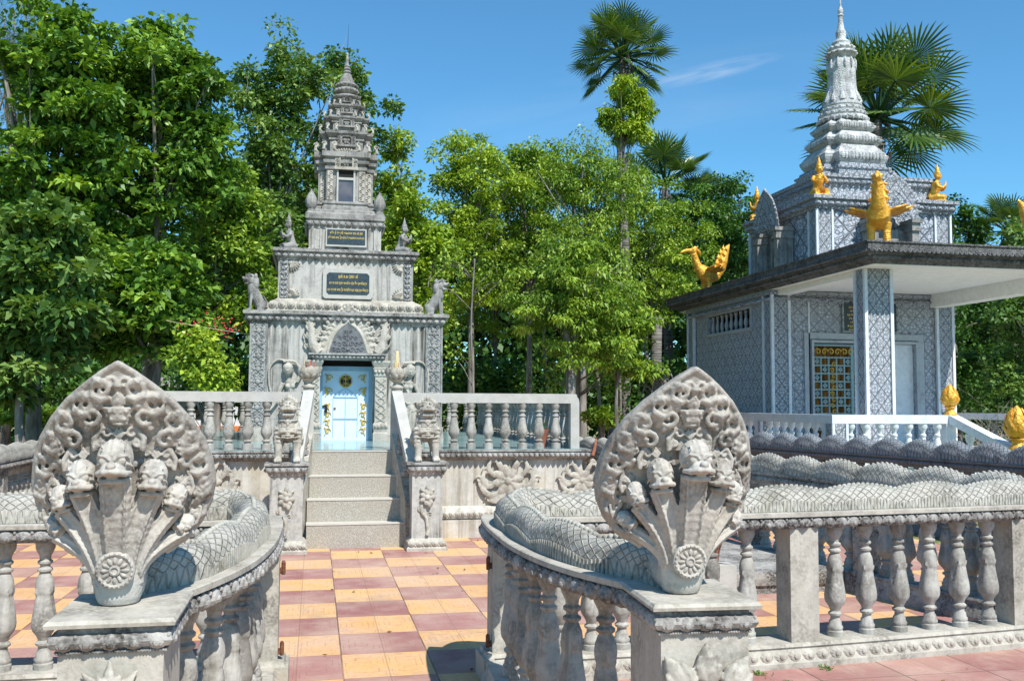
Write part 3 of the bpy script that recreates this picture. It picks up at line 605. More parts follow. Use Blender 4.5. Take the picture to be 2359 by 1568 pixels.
# ------------------------------------------------------------------ front balustrades (gate posts, curved wings, straight runs)
RC = [(1.02, 5.10), (.985, 4.98), (.955, 4.7), (.94, 4.35), (.938, 4.0), (.965, 3.68), (1.02, 3.42), (1.10, 3.2), (1.165, 3.05)]
RS = [(.92, 4.97), (1.3, 5.0), (2.4, 5.01), (3.6, 5.12), (4.35, 5.2)]
LC = [(-.27, 5.10), (-.262, 4.9), (-.262, 4.55), (-.275, 4.2), (-.315, 3.84), (-.37, 3.58), (-.44, 3.36), (-.52, 3.16)]
LS = [(-.155, 5.14), (-.6, 5.14), (-3.2, 5.14)]
def front_balustrade(name, curve, straight, post, post_rz, label, gate_x, body_end, bal_curve, bal_str, posts_str, side):
    root = empty(name, (0, 0, 0), 0, label, 'balustrade', 'carved naga balustrades at the front gate')
    cp = smooth_path([(p[0], p[1], 0) for p in curve], 6); sp = smooth_path([(p[0], p[1], 0) for p in straight], 4)
    b = MB(); sweep_profile(b, cp[2:], cap_profile(CAPW+.006, .8405)); path_petals(b, cp[3:], 1, CAPW-.004, .786, .056, .078, .22); path_petals(b, cp[3:], -1, CAPW-.004, .786, .056, .078, .22); b.build('curved_rail', M['moulding'], root); b = MB(); coping(b, cp[2:], CAPW+.006, .8395); b.build('coping', M['rail'], root)
    b = MB(); sweep_profile(b, sp, cap_profile(CAPW)); path_petals(b, sp, 1, CAPW-.012, .786, .056, .078, .22); path_petals(b, sp, -1, CAPW-.012, .786, .056, .078, .22); b.build('straight_rail', M['moulding'], root); b = MB(); coping(b, sp, CAPW, .8375); b.build('coping', M['rail'], root)
    b = MB(); sweep_profile(b, [p for p in cp], plinth_profile(CAPW-.004, .128)); b.build('curved_plinth', M['rail'], root)
    b = MB(); sweep_profile(b, sp, plinth_profile(CAPW)); path_petals(b, sp, 1 if side > 0 else -1, CAPW-.004, .06, .065, .085, .2, True); path_petals(b, sp, -1 if side > 0 else 1, CAPW-.004, .06, .065, .085, .2, True); b.build('straight_plinth', M['rail'], root)
    balusters(root, bal_curve, .128, .63, 'baluster', .86); balusters(root, bal_str, .13, .625, 'baluster', .86)
    random.seed(len(label))
    for o in kids(root):
        if o.name.startswith('baluster'): o.rotation_euler = (random.uniform(-.012, .012), random.uniform(-.012, .012), o.rotation_euler[2]+random.uniform(-.25, .25))
    for i, (x, y, w, d) in enumerate(posts_str):
        b = MB(); b.box((x, y, .443), (w, d, .628)); b.build('post', M['rail'], root)
    # the end post carrying the naga
    px, py = post; P = empty('end_post', (px, py, 0), post_rz); P.parent = root
    w, d = .325, .40
    b = MB(); b.ring([(.0, .824), (.03, .826), (.032, .836), (.024, .8455)], -.137, .137, -.17, .17); b.build('post_slab', M['rail'], P)
    b = MB(); b.ring([(.0, .752), (.008, .753), (.008, .760), (.0, .762), (.0, .764), (.016, .770), (.024, .785), (.016, .803), (.002, .807), (.0, .8235)], -.137, .137, -.17, .17)
    for (p0, p1, n_, nr) in (((-.15, -.184, .786), (.15, -.184, .786), 5, (0, -1, 0)), ((.152, -.18, .786), (.152, .18, .786), 6, (1, 0, 0)), ((-.152, .18, .786), (-.152, -.18, .786), 6, (-1, 0, 0))): b.petals(p0, p1, n_, .042, nr, .2)
    for k in range(34): b.ell((-.135+k*.0082, -.18, .757), (.0032,)*3, n=5, k=4)
    b.build('post_cap', M['moulding'], P)
    b = MB(); b.box((0, 0, .3765), (.272, .34, .753)); b.build('post_shaft', M['rail'], P)
    b = MB(); u, v, wv = Vector((1, 0, 0)), Vector((0, 0, 1)), Vector((0, -1, 0)); f = -.172
    if side < 0:
        lotus_open(b, (0, f, .62), u, v, wv, .115)
        for s_ in (-1, 1): lotus_open(b, (s_*.085, f, .575), (u*.75+v*.45*s_ if s_ < 0 else u*.75-v*.45).normalized(), (v*.8+u*.5*s_).normalized(), wv, .095)
        stem(b, [(0, f, .63), (0, f-.01, .45), (.01, f-.01, .25)], .012)
    else:
        bud(b, (0, f-.01, .61), (0, 0, 1), wv, .115); bud(b, (-.055, f-.01, .585), (-.55, 0, .8), wv, .125); bud(b, (.055, f-.01, .585), (.62, 0, .8), wv, .125)
        stem(b, [(0, f-.008, .62), (0, f-.01, .45), (0, f-.01, .2)], .013)
        for s_ in (-1, 1):
            stem(b, [(s_*.055, f-.008, .59), (s_*.03, f-.01, .48), (s_*.015, f-.01, .3)], .011)
            b.tube([(s_*.03, f-.005, .36), (s_*.09, f-.015, .42), (s_*.11, f-.012, .49)], [.01, .03, .004], 8, flat=.5)
    b.build('lotus_relief', M['rail'], P, voxel=.004, relax=1)
    # gate post with its hinges
    gx, gy = gate_x; b = MB(); b.box((gx, gy, .385), (.13, .155, .74)); b.build('gate_post', M['rail'], root)
    b = MB(); b.box((gx+side*-.02, gy-.01, .065), (.20, .26, .13)); b.box((gx+side*-.02, gy-.01, .14), (.17, .22, .02), taper=.9); b.build('gate_post_foot', M['rail'], root)
    for z in (.20, .60):
        b = MB(); b.lathe([(.009, -.03), (.011, -.025), (.011, .03), (.006, .04)], 10, (gx-side*.085, gy-.05, z)); b.box((gx-side*.072, gy-.05, z-.01), (.02, .012, .03)); b.build('hinge', M['rust'], root)
    return root
RB = [(1.06, 3.42), (.985, 3.63), (.945, 3.83), (.935, 4.03), (.938, 4.22), (.945, 4.42), (.952, 4.6)]
RBS = [(x, 5.005+.02*max(0, x-2.4)/1 if x > 2.4 else 5.005) for x in (1.30, 1.47, 1.64, 1.815, 1.99, 2.165, 2.37)]+[(x, 5.03+.085*(x-2.6)) for x in (2.93, 3.143, 3.362, 3.575, 3.79, 4.0)]
rb = front_balustrade('naga_balustrade', RC, RS, (1.165, 2.90), -.06, 'pale stone balustrade curving right to a square post with lotus bud carving', (.99, 5.04), None, RB, RBS, [(2.685, 5.03, .17, .17), (4.23, 5.175, .2, .17)], 1)
LB = [(-.415, 3.45), (-.345, 3.65), (-.305, 3.86), (-.28, 4.07), (-.268, 4.28), (-.263, 4.49), (-.262, 4.7)]
LBS = [(x, 5.14) for x in (-.52, -.71, -.90, -1.09, -1.28, -1.47, -1.66)]
lb = front_balustrade('naga_balustrade', LC, LS, (-.53, 2.985), 0, 'pale stone balustrade curving left to a square post with open lotus carving', (-.225, 5.08), None, LB, LBS, [], -1)
lb.name = 'naga_balustrade.001'
nR = naga_statue('naga_statue', (1.142, 2.90, .846), -.03, 'seven headed stone serpent hood standing on the lotus bud post right of the gate')
nL = naga_statue('naga_statue', (-.553, 3.03, .846), .03, 'seven headed stone serpent hood standing on the open lotus post left of the gate')
def naga_body(root, curve, straight, side):
    pts = [Vector((p[0], p[1], 0)) for p in curve]; inv = root.matrix_basis.inverted()
    allp = [root.location.xy.to_3d()+Vector((0, .0, 0)), root.location.xy.to_3d()+Vector((0, .12, 0))]+list(reversed(pts[2:-1]))+straight
    sp = smooth_path([(p[0], p[1], 0) for p in allp], 6)
    mb = MB(); body_sweep(mb, sp, 0, .068, .072, .030, .5, .035, taper=lambda L: .72+.28*min(1, L/.5))
    rs = sp[14:]; off = sum(((sp[i+1]-sp[i]).length for i in range(14)))
    crest_ridge(mb, rs, 0, .072, .030, .5, .035, off/.5); ribs(mb, rs, 0, .068, .030, .5, .035, off/.5, .022, 1); ribs(mb, rs, 0, .068, .030, .5, .035, off/.5, .022, -1)
    mb.uv += [(0.033, .5)]*(len(mb.v)-len(mb.uv))
    mb.v = [tuple(inv @ Vector((x, y, z+.843))) for x, y, z in mb.v]
    mb.build('body', M['body'], root, auto=50)
naga_body(nR, RC, [Vector(q) for q in ((1.1, 5.06, 0), (1.35, 5.03, 0), (2.4, 5.03, 0), (3.6, 5.14, 0), (4.35, 5.22, 0))], 1)
naga_body(nL, LC, [Vector(q) for q in ((-.36, 5.13, 0), (-.6, 5.15, 0), (-1.6, 5.15, 0), (-3.2, 5.15, 0))], -1)

# ------------------------------------------------------------------ side balustrades running back
def side_balustrade(name, path, label, mr, mbod, zc=.84, amp=.03, period=.49, w=.11, bw=.085, bh=.09, bspace=.19, sc=1.0, cat='balustrade', strip=.03, petals=True, bal=True, z0=0.0):
    root = empty(name, (path[0][0], path[0][1], 0), 0, label, cat); o = Vector((path[0][0], path[0][1], 0)); sp = [Vector((p[0], p[1], 0))-o for p in path]
    b = MB(); sweep_profile(b, sp, cap_profile(w, zc, .11));
    if petals: path_petals(b, sp, 1, w-.012, zc-.055, .05, .06, .25); path_petals(b, sp, -1, w-.012, zc-.055, .05, .06, .25)
    b.build('rail', M[mr], root)
    b = MB(); sweep_profile(b, sp, plinth_profile(w, .16)); b.build('plinth', M[mr], root)
    b = MB(); body_sweep(b, sp, zc+.001, bw, bh, amp, period, strip, step=.035); crest_ridge(b, sp, zc, bh, amp, period, strip, 0, .045, .014); b.uv += [(0.033, .5)]*(len(b.v)-len(b.uv)); b.build('serpent_body', M[mbod], root, auto=50)
    b = None
    r = resample(sp, bspace); pts = []
    for i, (p, n) in enumerate(r[:-1]):
        q = (p+r[i+1][0])/2; pts.append((q.x, q.y, math.atan2(n.y, n.x)+PI/4))
    posts = [q for i, q in enumerate(pts) if i % 8 == 7]; bs = [q for i, q in enumerate(pts) if i % 8 != 7]
    for q in posts:
        b = MB(); b.box((q[0], q[1], (.16+zc-.1)/2), (.15, .15, zc-.26), q[2]-PI/4); b.build('post', M[mr], root)
    balusters(root, bs, .16, zc-.27, mr if mr == 'darkrail' else 'baluster', sc)
    return root
side_balustrade('side_balustrade', [(4.5, 5.35), (4.17, 6.84), (3.98, 8.24), (3.62, 12.4), (3.2, 16.5)], 'grey balustrade with humped scaly serpent rail closing the right side of the courtyard', 'moulding', 'body', .84, .05, .49, .10, .08, .085)
side_balustrade('dark_balustrade', [(7.3, 5.6), (6.95, 8.35), (6.55, 11.0), (6.15, 13.2), (5.6, 17.5)], 'blackened balustrade topped by a dark arching serpent in front of the white pavilion', 'darkrail', 'darkbody', .86, .085, .49, .11, .09, .09, .24)
side_balustrade('side_balustrade', [(-3.1, 6.2), (-3.12, 8.5), (-3.2, 12.6), (-3.3, 17.5)], 'grey balustrade with dark stained serpent rail at the left edge of the lawn', 'moulding', 'body', .84, .03, .6, .10, .09, .09)
# ------------------------------------------------------------------ text in gold letters
def textmesh(txt, size, m, parent, x, y, z, name='inscription', align='CENTER', rx=PI/2, rz=0, ext=.0015, sx=1.0):
    c = bpy.data.curves.new(name, 'FONT'); c.body = txt; c.size = size; c.align_x = align; c.extrude = ext; c.resolution_u = 2
    t = bpy.data.objects.new("t", c); COL.objects.link(t); dg = bpy.context.evaluated_depsgraph_get(); dg.update()
    me = bpy.data.meshes.new_from_object(t.evaluated_get(dg)); bpy.data.objects.remove(t); me.materials.clear(); me.materials.append(m)
    o = bpy.data.objects.new(name, me); COL.objects.link(o); o.parent = parent; o.location = (x, y, z); o.rotation_euler = (rx, 0, rz); o.scale = (sx, 1, 1); return o
# ------------------------------------------------------------------ raised platform with steps
PX0, PX1, PY0, PY1, PZ = -2.12, 2.94, 10.36, 17.2, .945
plat = empty('stone_platform', ((PX0+PX1)/2, PY0, 0), 0, 'raised stained plaster platform with pebbledash steps under the grey stupa tower', 'platform')
plat.location = (0, 0, 0)
b = MB(); b.bx(PX0, PX1, PY0, PY1, .19, .83); b.build('platform_wall', M['platwall'], plat)
b = MB(); b.ring([(.02, .185), (.03, .20), (.055, .21), (.06, .27), (.045, .30), (.03, .32), (.012, .335)], PX0, PX1, PY0, PY1)
for k, (p0, p1, nr) in enumerate((((1.3, PY0-.06, .25), (PX1+.06, PY0-.06, .25), (0, -1, 0)), ((PX0-.06, PY0-.06, .25), (-.4, PY0-.06, .25), (0, -1, 0)))): b.petals(p0, p1, 26, .06, nr, .3, True)
b.ring([(.09, .0), (.09, .19)], PX0, PX1, PY0, PY1); b.build('platform_foot', M['platwall'], plat)
b = MB(); b.ring([(.0, .828), (.03, .832), (.045, .85), (.07, .87), (.08, .90), (.062, .912), (.062, .918), (.085, .922), (.085, .943)], PX0, PX1, PY0, PY1)
for p0, p1 in (((1.15, PY0-.078, .885), (PX1+.07, PY0-.078, .885)), ((PX0-.07, PY0-.078, .885), (-.3, PY0-.078, .885))): b.petals(p0, p1, 32, .05, (0, -1, 0), .3)
b.build('platform_cornice', M['moulding'], plat)
b = MB(); b.bx(PX0-.02, PX1+.02, PY0-.06, PY1, .9435, .9475); b.build('tiled_floor', M['tealfloor'], plat)
SX0, SX1 = -.06, .955; hs_ = [.247, .47, .695, .942]; ys = [9.73, 9.91, 10.085, 10.262]
for i, (z1, y) in enumerate(zip(hs_, ys)):
    z0 = hs_[i-1] if i else 0; w = 0 if i < 3 else .03
    b = MB(); b.bx(SX0+w+(.02 if i == 2 else 0), SX1-w-.02*i, y, PY0+.3-.01*i, z0+.001, z1-.014); b.build('step', M['step'], plat)
    b = MB(); b.bx(SX0+w-.004, SX1-w-.02*i+.004, y-.006, PY0+.28, z1-.014, z1); b.build('step_nosing', M['treadedge'], plat)
def flower_relief(parent, x, y, z, s, leafy=True, half=0):
    b = MB(); Y = Vector((0, -1, 0)); f = Vector((x, y, z))
    b.ell(f+Y*.05*s, (.075*s, .05*s, .075*s), n=14, k=8)
    for k in range(8):
        a = 2*PI*k/8+.2; d = Vector((math.cos(a), 0, math.sin(a))); m = Matrix.Rotation(-a, 3, 'Y')
        b.ell(f+d*.18*s+Y*.035*s, (.135*s, .05*s, .08*s), m.to_euler(), 10, 6)
        b.ell(f+d*.12*s+Y*.055*s, (.07*s, .03*s, .012*s), m.to_euler(), 8, 5)
    if leafy:
        for sg in (-1, 1):
            for pts2, w in ((((.12, -.16), (.26, -.26), (.42, -.2), (.52, -.04), (.55, .08)), .06), (((.2, -.05), (.36, -.1), (.46, .02), (.44, .16), (.36, .18)), .055), (((.16, .08), (.28, .12), (.36, .24), (.32, .36), (.24, .38)), .05), (((.05, -.2), (.14, -.32), (.28, -.36), (.42, -.3)), .06), (((.08, .15), (.14, .26), (.2, .36), (.28, .46)), .06)):
                P = smooth_path([f+Vector((sg*x_*s, -.02*s, z_*s)) for x_, z_ in pts2], 4); n_ = len(P)
                b.tube([p+Vector((0, -.05*s*math.sin(PI*i/(n_-1)), 0)) for i, p in enumerate(P)], [s*w*(math.sin(PI*min(1, .2+.8*i/(n_-1)))*.9+.12) for i in range(n_)], 8, up=(0, -1, 0), flat=.4)
                b.curl(P[-3]+Vector((0, -.03*s, 0)), Vector((sg, 0, 0)), Vector((0, 0, 1)), .07*s, 1.1, .5, 6, 10)
    return b.build('flower_relief', M['rail'], parent, voxel=.009*max(.8, s), relax=1)
flower_relief(plat, 2.085, PY0, .60, .60); flower_relief(plat, 2.93, PY0, .60, .48); flower_relief(plat, -1.10, PY0, .60, .60); flower_relief(plat, -2.1, PY0, .60, .48)
# ------------------------------------------------------------------ platform railing
CBP = [(.048, 0), (.048, .12), (.030, .125), (.026, .15), (.040, .175), (.040, .19), (.024, .21), (.03, .25), (.050, .32), (.053, .38), (.045, .47), (.036, .56), (.031, .66), (.027, .70), (.037, .715), (.037, .73), (.025, .745), (.022, .80), (.036, .815), (.036, .83), (.024, .845), (.03, .88), (.042, .93), (.042, 1)]
railing = empty('platform_railing', (0, 0, 0), 0, 'pale railing with carved balusters running round the raised stupa platform', 'railing')
RZ0, RZ1 = PZ+.003, 1.555
def rounded_rail(mb, path, w=.05, z0=1.45, z1=1.555):
    sweep_profile(mb, [Vector((p[0], p[1], 0)) for p in path], [(w, z0), (w, z1-.012), (w-.012, z1), (-w+.012, z1), (-w, z1-.012), (-w, z0)])
for sg, xa, xb in ((1, .86, PX1-.04), (-1, -.05, PX0+.04)):
    b = MB(); cxx = xb
    # front rail with a rounded outer corner, built as a prism in the X-Z plane
    pl = [(xa, 1.45), (cxx-sg*.10, 1.45), (cxx-sg*.10, RZ0), (cxx, RZ0)]+[(cxx-sg*.10*(1-math.cos(t)), 1.465+.09*math.sin(t)) for t in (0, .4, .8, 1.2, PI/2)]+[(xa, 1.555)]
    if sg < 0: pl = pl[::-1]
    b.prism(pl, (0, PY0-.02, 0), (1, 0, 0), (0, 0, 1), -.095); b.build('front_rail', M['cap'], railing)
    b = MB(); rounded_rail(b, [(cxx-sg*.05, PY0+.079), (cxx-sg*.05, PY1-.05)]); b.build('side_rail', M['cap'], railing)
    n = 11; xs = [xa+sg*(.06+.191*k) for k in range(11) if abs(xa+sg*(.06+.191*k)) < abs(cxx)-.13 or sg*(cxx-xa-sg*(.06+.191*k)) > .16]
    balusters(railing, [(x, PY0+.03) for x in xs if sg*(cxx-x) > .13], RZ0, 1.45-RZ0, 'baluster', 1.15, 'plat', CBP, petal=False)
    balusters(railing, [(cxx-sg*.05, PY0+.28+.24*k) for k in range(26)], RZ0, 1.45-RZ0, 'baluster', 1.15, 'plat', CBP, petal=False)
b = MB(); rounded_rail(b, [(PX0, PY1-.05), (PX1, PY1-.05)]); b.build('back_rail', M['cap'], railing)
balusters(railing, [(PX0+.3+.3*k, PY1-.05) for k in range(16)], RZ0, 1.45-RZ0, 'baluster', 1.15, 'plat', CBP, petal=False)
# newel posts, sloping stair rails, stair-foot pedestals
for sg, x in ((-1, -.065), (1, .86)):
    b = MB(); b.box((x, PY0-.02, (RZ0+1.575)/2), (.115, .13, 1.575-RZ0)); b.build('newel_post', M['cap'], railing)
    b = MB(); x2 = x+sg*.04; xo = x+sg*.17
    ya, za, yb, zb = PY0-.08, 1.575, 9.66, .90
    vs = []
    for (X_, Y_, Zt) in ((x, ya, za), (x2+sg*.06, yb, zb)):
        for dx in (-.055, .055):
            for dz in (0, -.10): vs.append((X_+dx, Y_, Zt+dz))
    b.add(vs, [(0, 2, 3, 1), (4, 5, 7, 6), (0, 4, 6, 2), (1, 3, 7, 5), (0, 1, 5, 4), (2, 6, 7, 3)]); b.build('stair_handrail', M['cap'], railing)
    b = MB(); b.add([(x-.05, ya, .3), (x+.05, ya, .3), (x-.05, ya, za-.45), (x+.05, ya, za-.45), (x2+sg*.06-.05, yb, .1), (x2+sg*.06+.05, yb, .1), (x2+sg*.06-.05, yb, zb-.45), (x2+sg*.06+.05, yb, zb-.45)], [(0, 1, 3, 2), (4, 6, 7, 5), (0, 2, 6, 4), (1, 5, 7, 3), (2, 3, 7, 6), (0, 4, 5, 1)]); b.build('stair_cheek', M['rail'], railing)
    for t in (.3, .62): balusters(railing, [(x+(x2+sg*.06-x)*t, ya+(yb-ya)*t)], za+(zb-za)*t-.46, .37, 'baluster', .85, 'stair', CBP, petal=False)
peds = []
for sg, x0, x1 in ((-1, -.425, -.075), (1, .93, 1.27)):
    cx_ = (x0+x1)/2; w = x1-x0
    r = empty('stone_pedestal', (cx_, 9.60, 0), 0, 'square stone pedestal with climbing flower relief %s of the steps' % ('left' if sg < 0 else 'right'), 'pedestal', 'pedestals at the foot of the steps')
    b = MB(); b.box((0, 0, .40), (w-.04, .30, .70)); b.build('shaft', M['marble'], r)
    h = (w-.04)/2
    b = MB(); b.ring([(.05, 0), (.05, .03), (.035, .05), (.04, .09), (.02, .11), (.002, .125)], -h, h, -.15, .15); b.petals((-h-.04, -.19, .07), (h+.04, -.19, .07), 5, .05, (0, -1, 0), .2, True); b.build('foot', M['rail'], r)
    b = MB(); b.ring([(.002, .735), (.012, .74), (.02, .76), (.035, .785), (.045, .82), (.03, .828), (.03, .835), (.055, .84), (.055, .862)], -h, h, -.15, .15)
    b.petals((-h-.04, -.19, .80), (h+.04, -.19, .80), 6, .05, (0, -1, 0), .25); b.petals((-h-.04, .15, .80), (-h-.04, -.17, .80), 5, .05, (-1, 0, 0), .25); b.build('cap', M['moulding'], r)
    b = MB(); f = Vector((0, -.155, .52)); Yv = Vector((0, -1, 0))
    for k in range(7):
        a = 2*PI*k/7; d = Vector((math.cos(a), 0, math.sin(a))); b.ell(f+d*.05+Yv*.012, (.035, .02, .024), Matrix.Rotation(-a, 3, 'Y').to_euler(), 8, 5)
    b.ell(f+Yv*.025, (.026, .02, .026)); b.ell(f+Vector((.02, -.02, -.075)), (.022, .018, .03)); b.ell(f+Vector((-.05, -.01, .07)), (.03, .02, .015), (0, .6, 0)); b.ell(f+Vector((.05, -.01, .07)), (.03, .02, .015), (0, -.6, 0)); b.ell(f+Vector((0, -.01, .095)), (.02, .018, .03))
    b.tube(smooth_path([(-.06, -.155, .45), (-.05, -.16, .38), (-.01, -.16, .32), (.0, -.16, .26), (.01*sg, -.16, .2), (.0, -.165, .15)], 5), [.02]*8+[.017]*8+[.02]*10, 7)
    b.curl((-.07, -.157, .40), Vector((1, 0, 0)), Vector((0, 0, 1)), .03, 1.1, .4, 6, 10); b.curl((.03, -.157, .36), Vector((-1, 0, 0)), Vector((0, 0, 1)), .022, 1.1, .4, 6, 10)
    b.build('flower_relief', M['rail'], r, voxel=.005, relax=1); peds.append(r)
# ------------------------------------------------------------------ the stupa tower
TX, TY = .41, 13.99
tower = empty('stupa_tower', (TX, TY, PZ+.003), 0, 'tall grey stone stupa with stepped carved spire and pale blue door', 'stupa')
def tp(b, name, mat, **k):
    b.v = [(x-TX, y-TY, z-PZ-.003) for x, y, z in b.v]; return b.build(name, M[mat], tower, **k)
T0 = PZ+.003
h1 = 1.245; F1 = TY-h1
DX0, DX1, DZ1 = .05, .745, 2.03
b = MB(); yb = F1+.18
b.bx(TX-h1, DX0, F1, TY+h1, T0, 2.47); b.bx(DX1, TX+h1, F1, TY+h1, T0, 2.47); b.bx(DX0, DX1, F1, TY+h1, DZ1, 2.47); b.bx(DX0, DX1, yb+.06, TY+h1, T0, DZ1); tp(b, 'lower_storey', 'marble')
def cornice(b, x0, x1, y0, y1, z0, z1, out, n, zf=.5, ph=None, sides='fl'):
    H = z1-z0; b.ring([(.0, z0), (out*.15, z0+H*.04), (out*.2, z0+H*.18), (out*.45, z0+H*.3), (out*.62, z0+H*.5), (out*.5, z0+H*.62), (out*.5, z0+H*.68), (out, z0+H*.74), (out, z1)], x0, x1, y0, y1)
    zz = z0+H*.42; o = out*.55; ph = ph or H*.38
    b.petals((x0-o, y0-o, zz), (x1+o, y0-o, zz), n, ph, (0, -1, 0), .3)
    m = max(2, int(n*(y1-y0)/(x1-x0)))
    b.petals((x0-o, y1+o, zz), (x0-o, y0-o, zz), m, ph, (-1, 0, 0), .3)
    if 'r' in sides: b.petals((x1+o, y0-o, zz), (x1+o, y1+o, zz), m, ph, (1, 0, 0), .3)
b = MB(); cornice(b, TX-h1, TX+h1, F1, TY+h1, 2.465, 2.635, .09, 30); tp(b, 'lower_cornice', 'moulding')
for x0, x1 in ((-.815, -.635), (1.46, 1.64)):
    b = MB(); b.bx(x0, x1, F1-.025, F1+.02, T0, 2.46); tp(b, 'carved_pilaster', 'carved')
    b = MB()
    for q in (x0-.012, x1+.012): b.bx(q-.012, q+.012, F1-.035, F1+.01, T0, 2.462)
    # relief rosettes up the pilaster
    for k in range(9):
        z = 1.05+k*.165; cxp = (x0+x1)/2; b.ell((cxp, F1-.03, z), (.035, .018, .035), n=8, k=5)
        for a in range(6): b.ell((cxp+.05*math.cos(a*PI/3), F1-.028, z+.05*math.sin(a*PI/3)), (.02, .012, .014), n=6, k=4)
        for s_ in (-1, 1): b.curl((cxp+s_*.045, F1-.03, z+.082), Vector((s_, 0, 0)), Vector((0, 0, 1)), .026, 1.1, .35, 5, 9)
    tp(b, 'pilaster_relief', 'greystone')
# door, lintel, columns, pediment
door = empty('door', (0, 0, 0)); door.parent = tower
def dp(b, name, mat, **k): b.v = [(x-TX, y-TY, z-T0) for x, y, z in b.v]; return b.build(name, M[mat], door, **k)
b = MB(); b.bx(DX0, DX1, yb, yb+.05, T0, 1.905); dp(b, 'door_leaf', 'bluedoor')
b = MB(); b.bx(DX0, DX0+.045, yb-.03, yb-.002, T0, 1.93); b.bx(DX1-.045, DX1, yb-.03, yb-.002, T0, 1.93); b.bx(DX0+.045, DX1-.045, yb-.03, yb-.002, 1.87, 1.93); dp(b, 'door_frame', 'bluedark')
b = MB(); b.bx(DX0, DX1, yb+.01, yb+.055, 1.931, DZ1-.001); dp(b, 'transom_gap', 'dark')
dcx = (DX0+DX1)/2; b = MB()
b.bx(dcx-.004, dcx+.004, yb-.008, yb-.001, T0+.05, 1.62)
for s_ in (-1, 1):
    b.bx(dcx+s_*.16-.004, dcx+s_*.16+.004, yb-.008, yb-.001, T0+.05, 1.52)
    for z in (1.52, 1.235): b.bx(min(dcx, dcx+s_*.16)+.004, max(dcx, dcx+s_*.16)-.004, yb-.010, yb-.001, z-.006, z+.006)
    b.box((dcx+s_*.083, yb-.005, 1.585), (.185, .008, .01), rot=(0, s_*.62, 0))
dp(b, 'door_battens', 'bluedark')
def scroll_orn(x, z0, z1, s_, name='gold_scroll'):
    b = MB(); n = max(1, round((z1-z0)/.11)); hgt = (z1-z0)/n; U, V = Vector((1, 0, 0)), Vector((0, 0, 1))
    for k in range(n):
        sg = s_*(1 if k % 2 else -1); z = z0+hgt*(k+.5)
        b.curl((x+sg*.010, yb-.010, z), U*sg, V, hgt*.40, 1.2, .22, 5, 14); b.curl((x-sg*.022, yb-.012, z+hgt*.25), U*-sg, V, hgt*.2, 1.1, .2, 5, 10)
        b.tube([(x-sg*.03, yb-.010, z-hgt*.5), (x, yb-.012, z), (x-sg*.03, yb-.010, z+hgt*.5)], hgt*.05, 5)
    dp(b, name, 'goldpaint')
for s_ in (-1, 1):
    scroll_orn(dcx+s_*.235, T0+.07, 1.45, s_); scroll_orn(dcx+s_*.235, 1.53, 1.66, s_); scroll_orn(dcx+s_*.225, 1.71, 1.83, s_)
b = MB(); b.lathe([(.078, 0), (.078, .006)], 20, (dcx, yb-.001, 1.735), m=Matrix.Rotation(PI/2, 3, 'X')); dp(b, 'round_grille', 'black')
b = MB(); b.tube([(dcx+.08*math.cos(a*PI/10), yb-.01, 1.735+.08*math.sin(a*PI/10)) for a in range(21)], .008, 6)
for s_ in (-1, 1): b.curl((dcx+s_*.028, yb-.012, 1.76), Vector((s_, 0, 0)), Vector((0, 0, 1)), .026, 1.1, .25, 5, 12); b.curl((dcx+s_*.028, yb-.012, 1.705), Vector((s_, 0, 0)), Vector((0, 0, -1)), .026, 1.1, .25, 5, 12)
b.tube([(dcx, yb-.012, 1.66), (dcx, yb-.012, 1.83)], .006, 5); dp(b, 'grille_scrolls', 'goldpaint')
b = MB(); b.box((DX0+.095, yb-.02, 1.345), (.035, .03, .05)); b.tube([(DX0+.095+.012*math.cos(a), yb-.02, 1.37+.025*math.sin(a)) for a in (0, .8, 1.57, 2.3, 3.14)], .005, 6); b.box((DX0+.065, yb-.012, 1.40), (.09, .015, .02)); dp(b, 'padlock', 'black')
b = MB(); b.bx(dcx-.15, dcx-.125, yb-.012, yb-.001, 1.36, 1.385); dp(b, 'keyhole_plate', 'rust')
for s_, xc in ((-1, -.015), (1, .845)):
    b = MB(); w = .075; b.ring([(.02, T0), (.02, T0+.1), (.008, T0+.12), (.014, T0+.16), (.02, T0+.17), (.02, T0+.22), (.006, T0+.24), (0, T0+.25), (0, 1.79), (.012, 1.80), (.012, 1.83), (.004, 1.84), (.02, 1.875), (.03, 1.90), (.012, 1.91), (.03, 1.95), (.042, 1.975), (.042, 2.0)], xc-w, xc+w, F1-.10, F1)
    b.petals((xc-w-.02, F1-.12, 1.86), (xc+w+.02, F1-.12, 1.86), 4, .05, (0, -1, 0), .3); b.petals((xc-w-.02, F1-.12, T0+.19), (xc+w+.02, F1-.12, T0+.19), 4, .05, (0, -1, 0), .3, True)
    tp(b, 'door_column', 'rail')
    b = MB()
    for k in range(6):
        z = 1.235+k*.095
        for q in (1, -1): b.box((xc, F1-.105, z), (.155, .012, .012), rot=(0, q*.6, 0))
        b.ell((xc, F1-.105, z), (.02, .012, .02), n=8, k=5)
        for q in (-1, 1): b.ell((xc+q*.05, F1-.105, z+.047), (.016, .01, .016), n=6, k=4)
    tp(b, 'column_lattice', 'rail')
b = MB(); cornice(b, TX-.44, TX+.44, F1-.13, F1, 2.0, 2.09, .06, 18); tp(b, 'lintel', 'moulding')
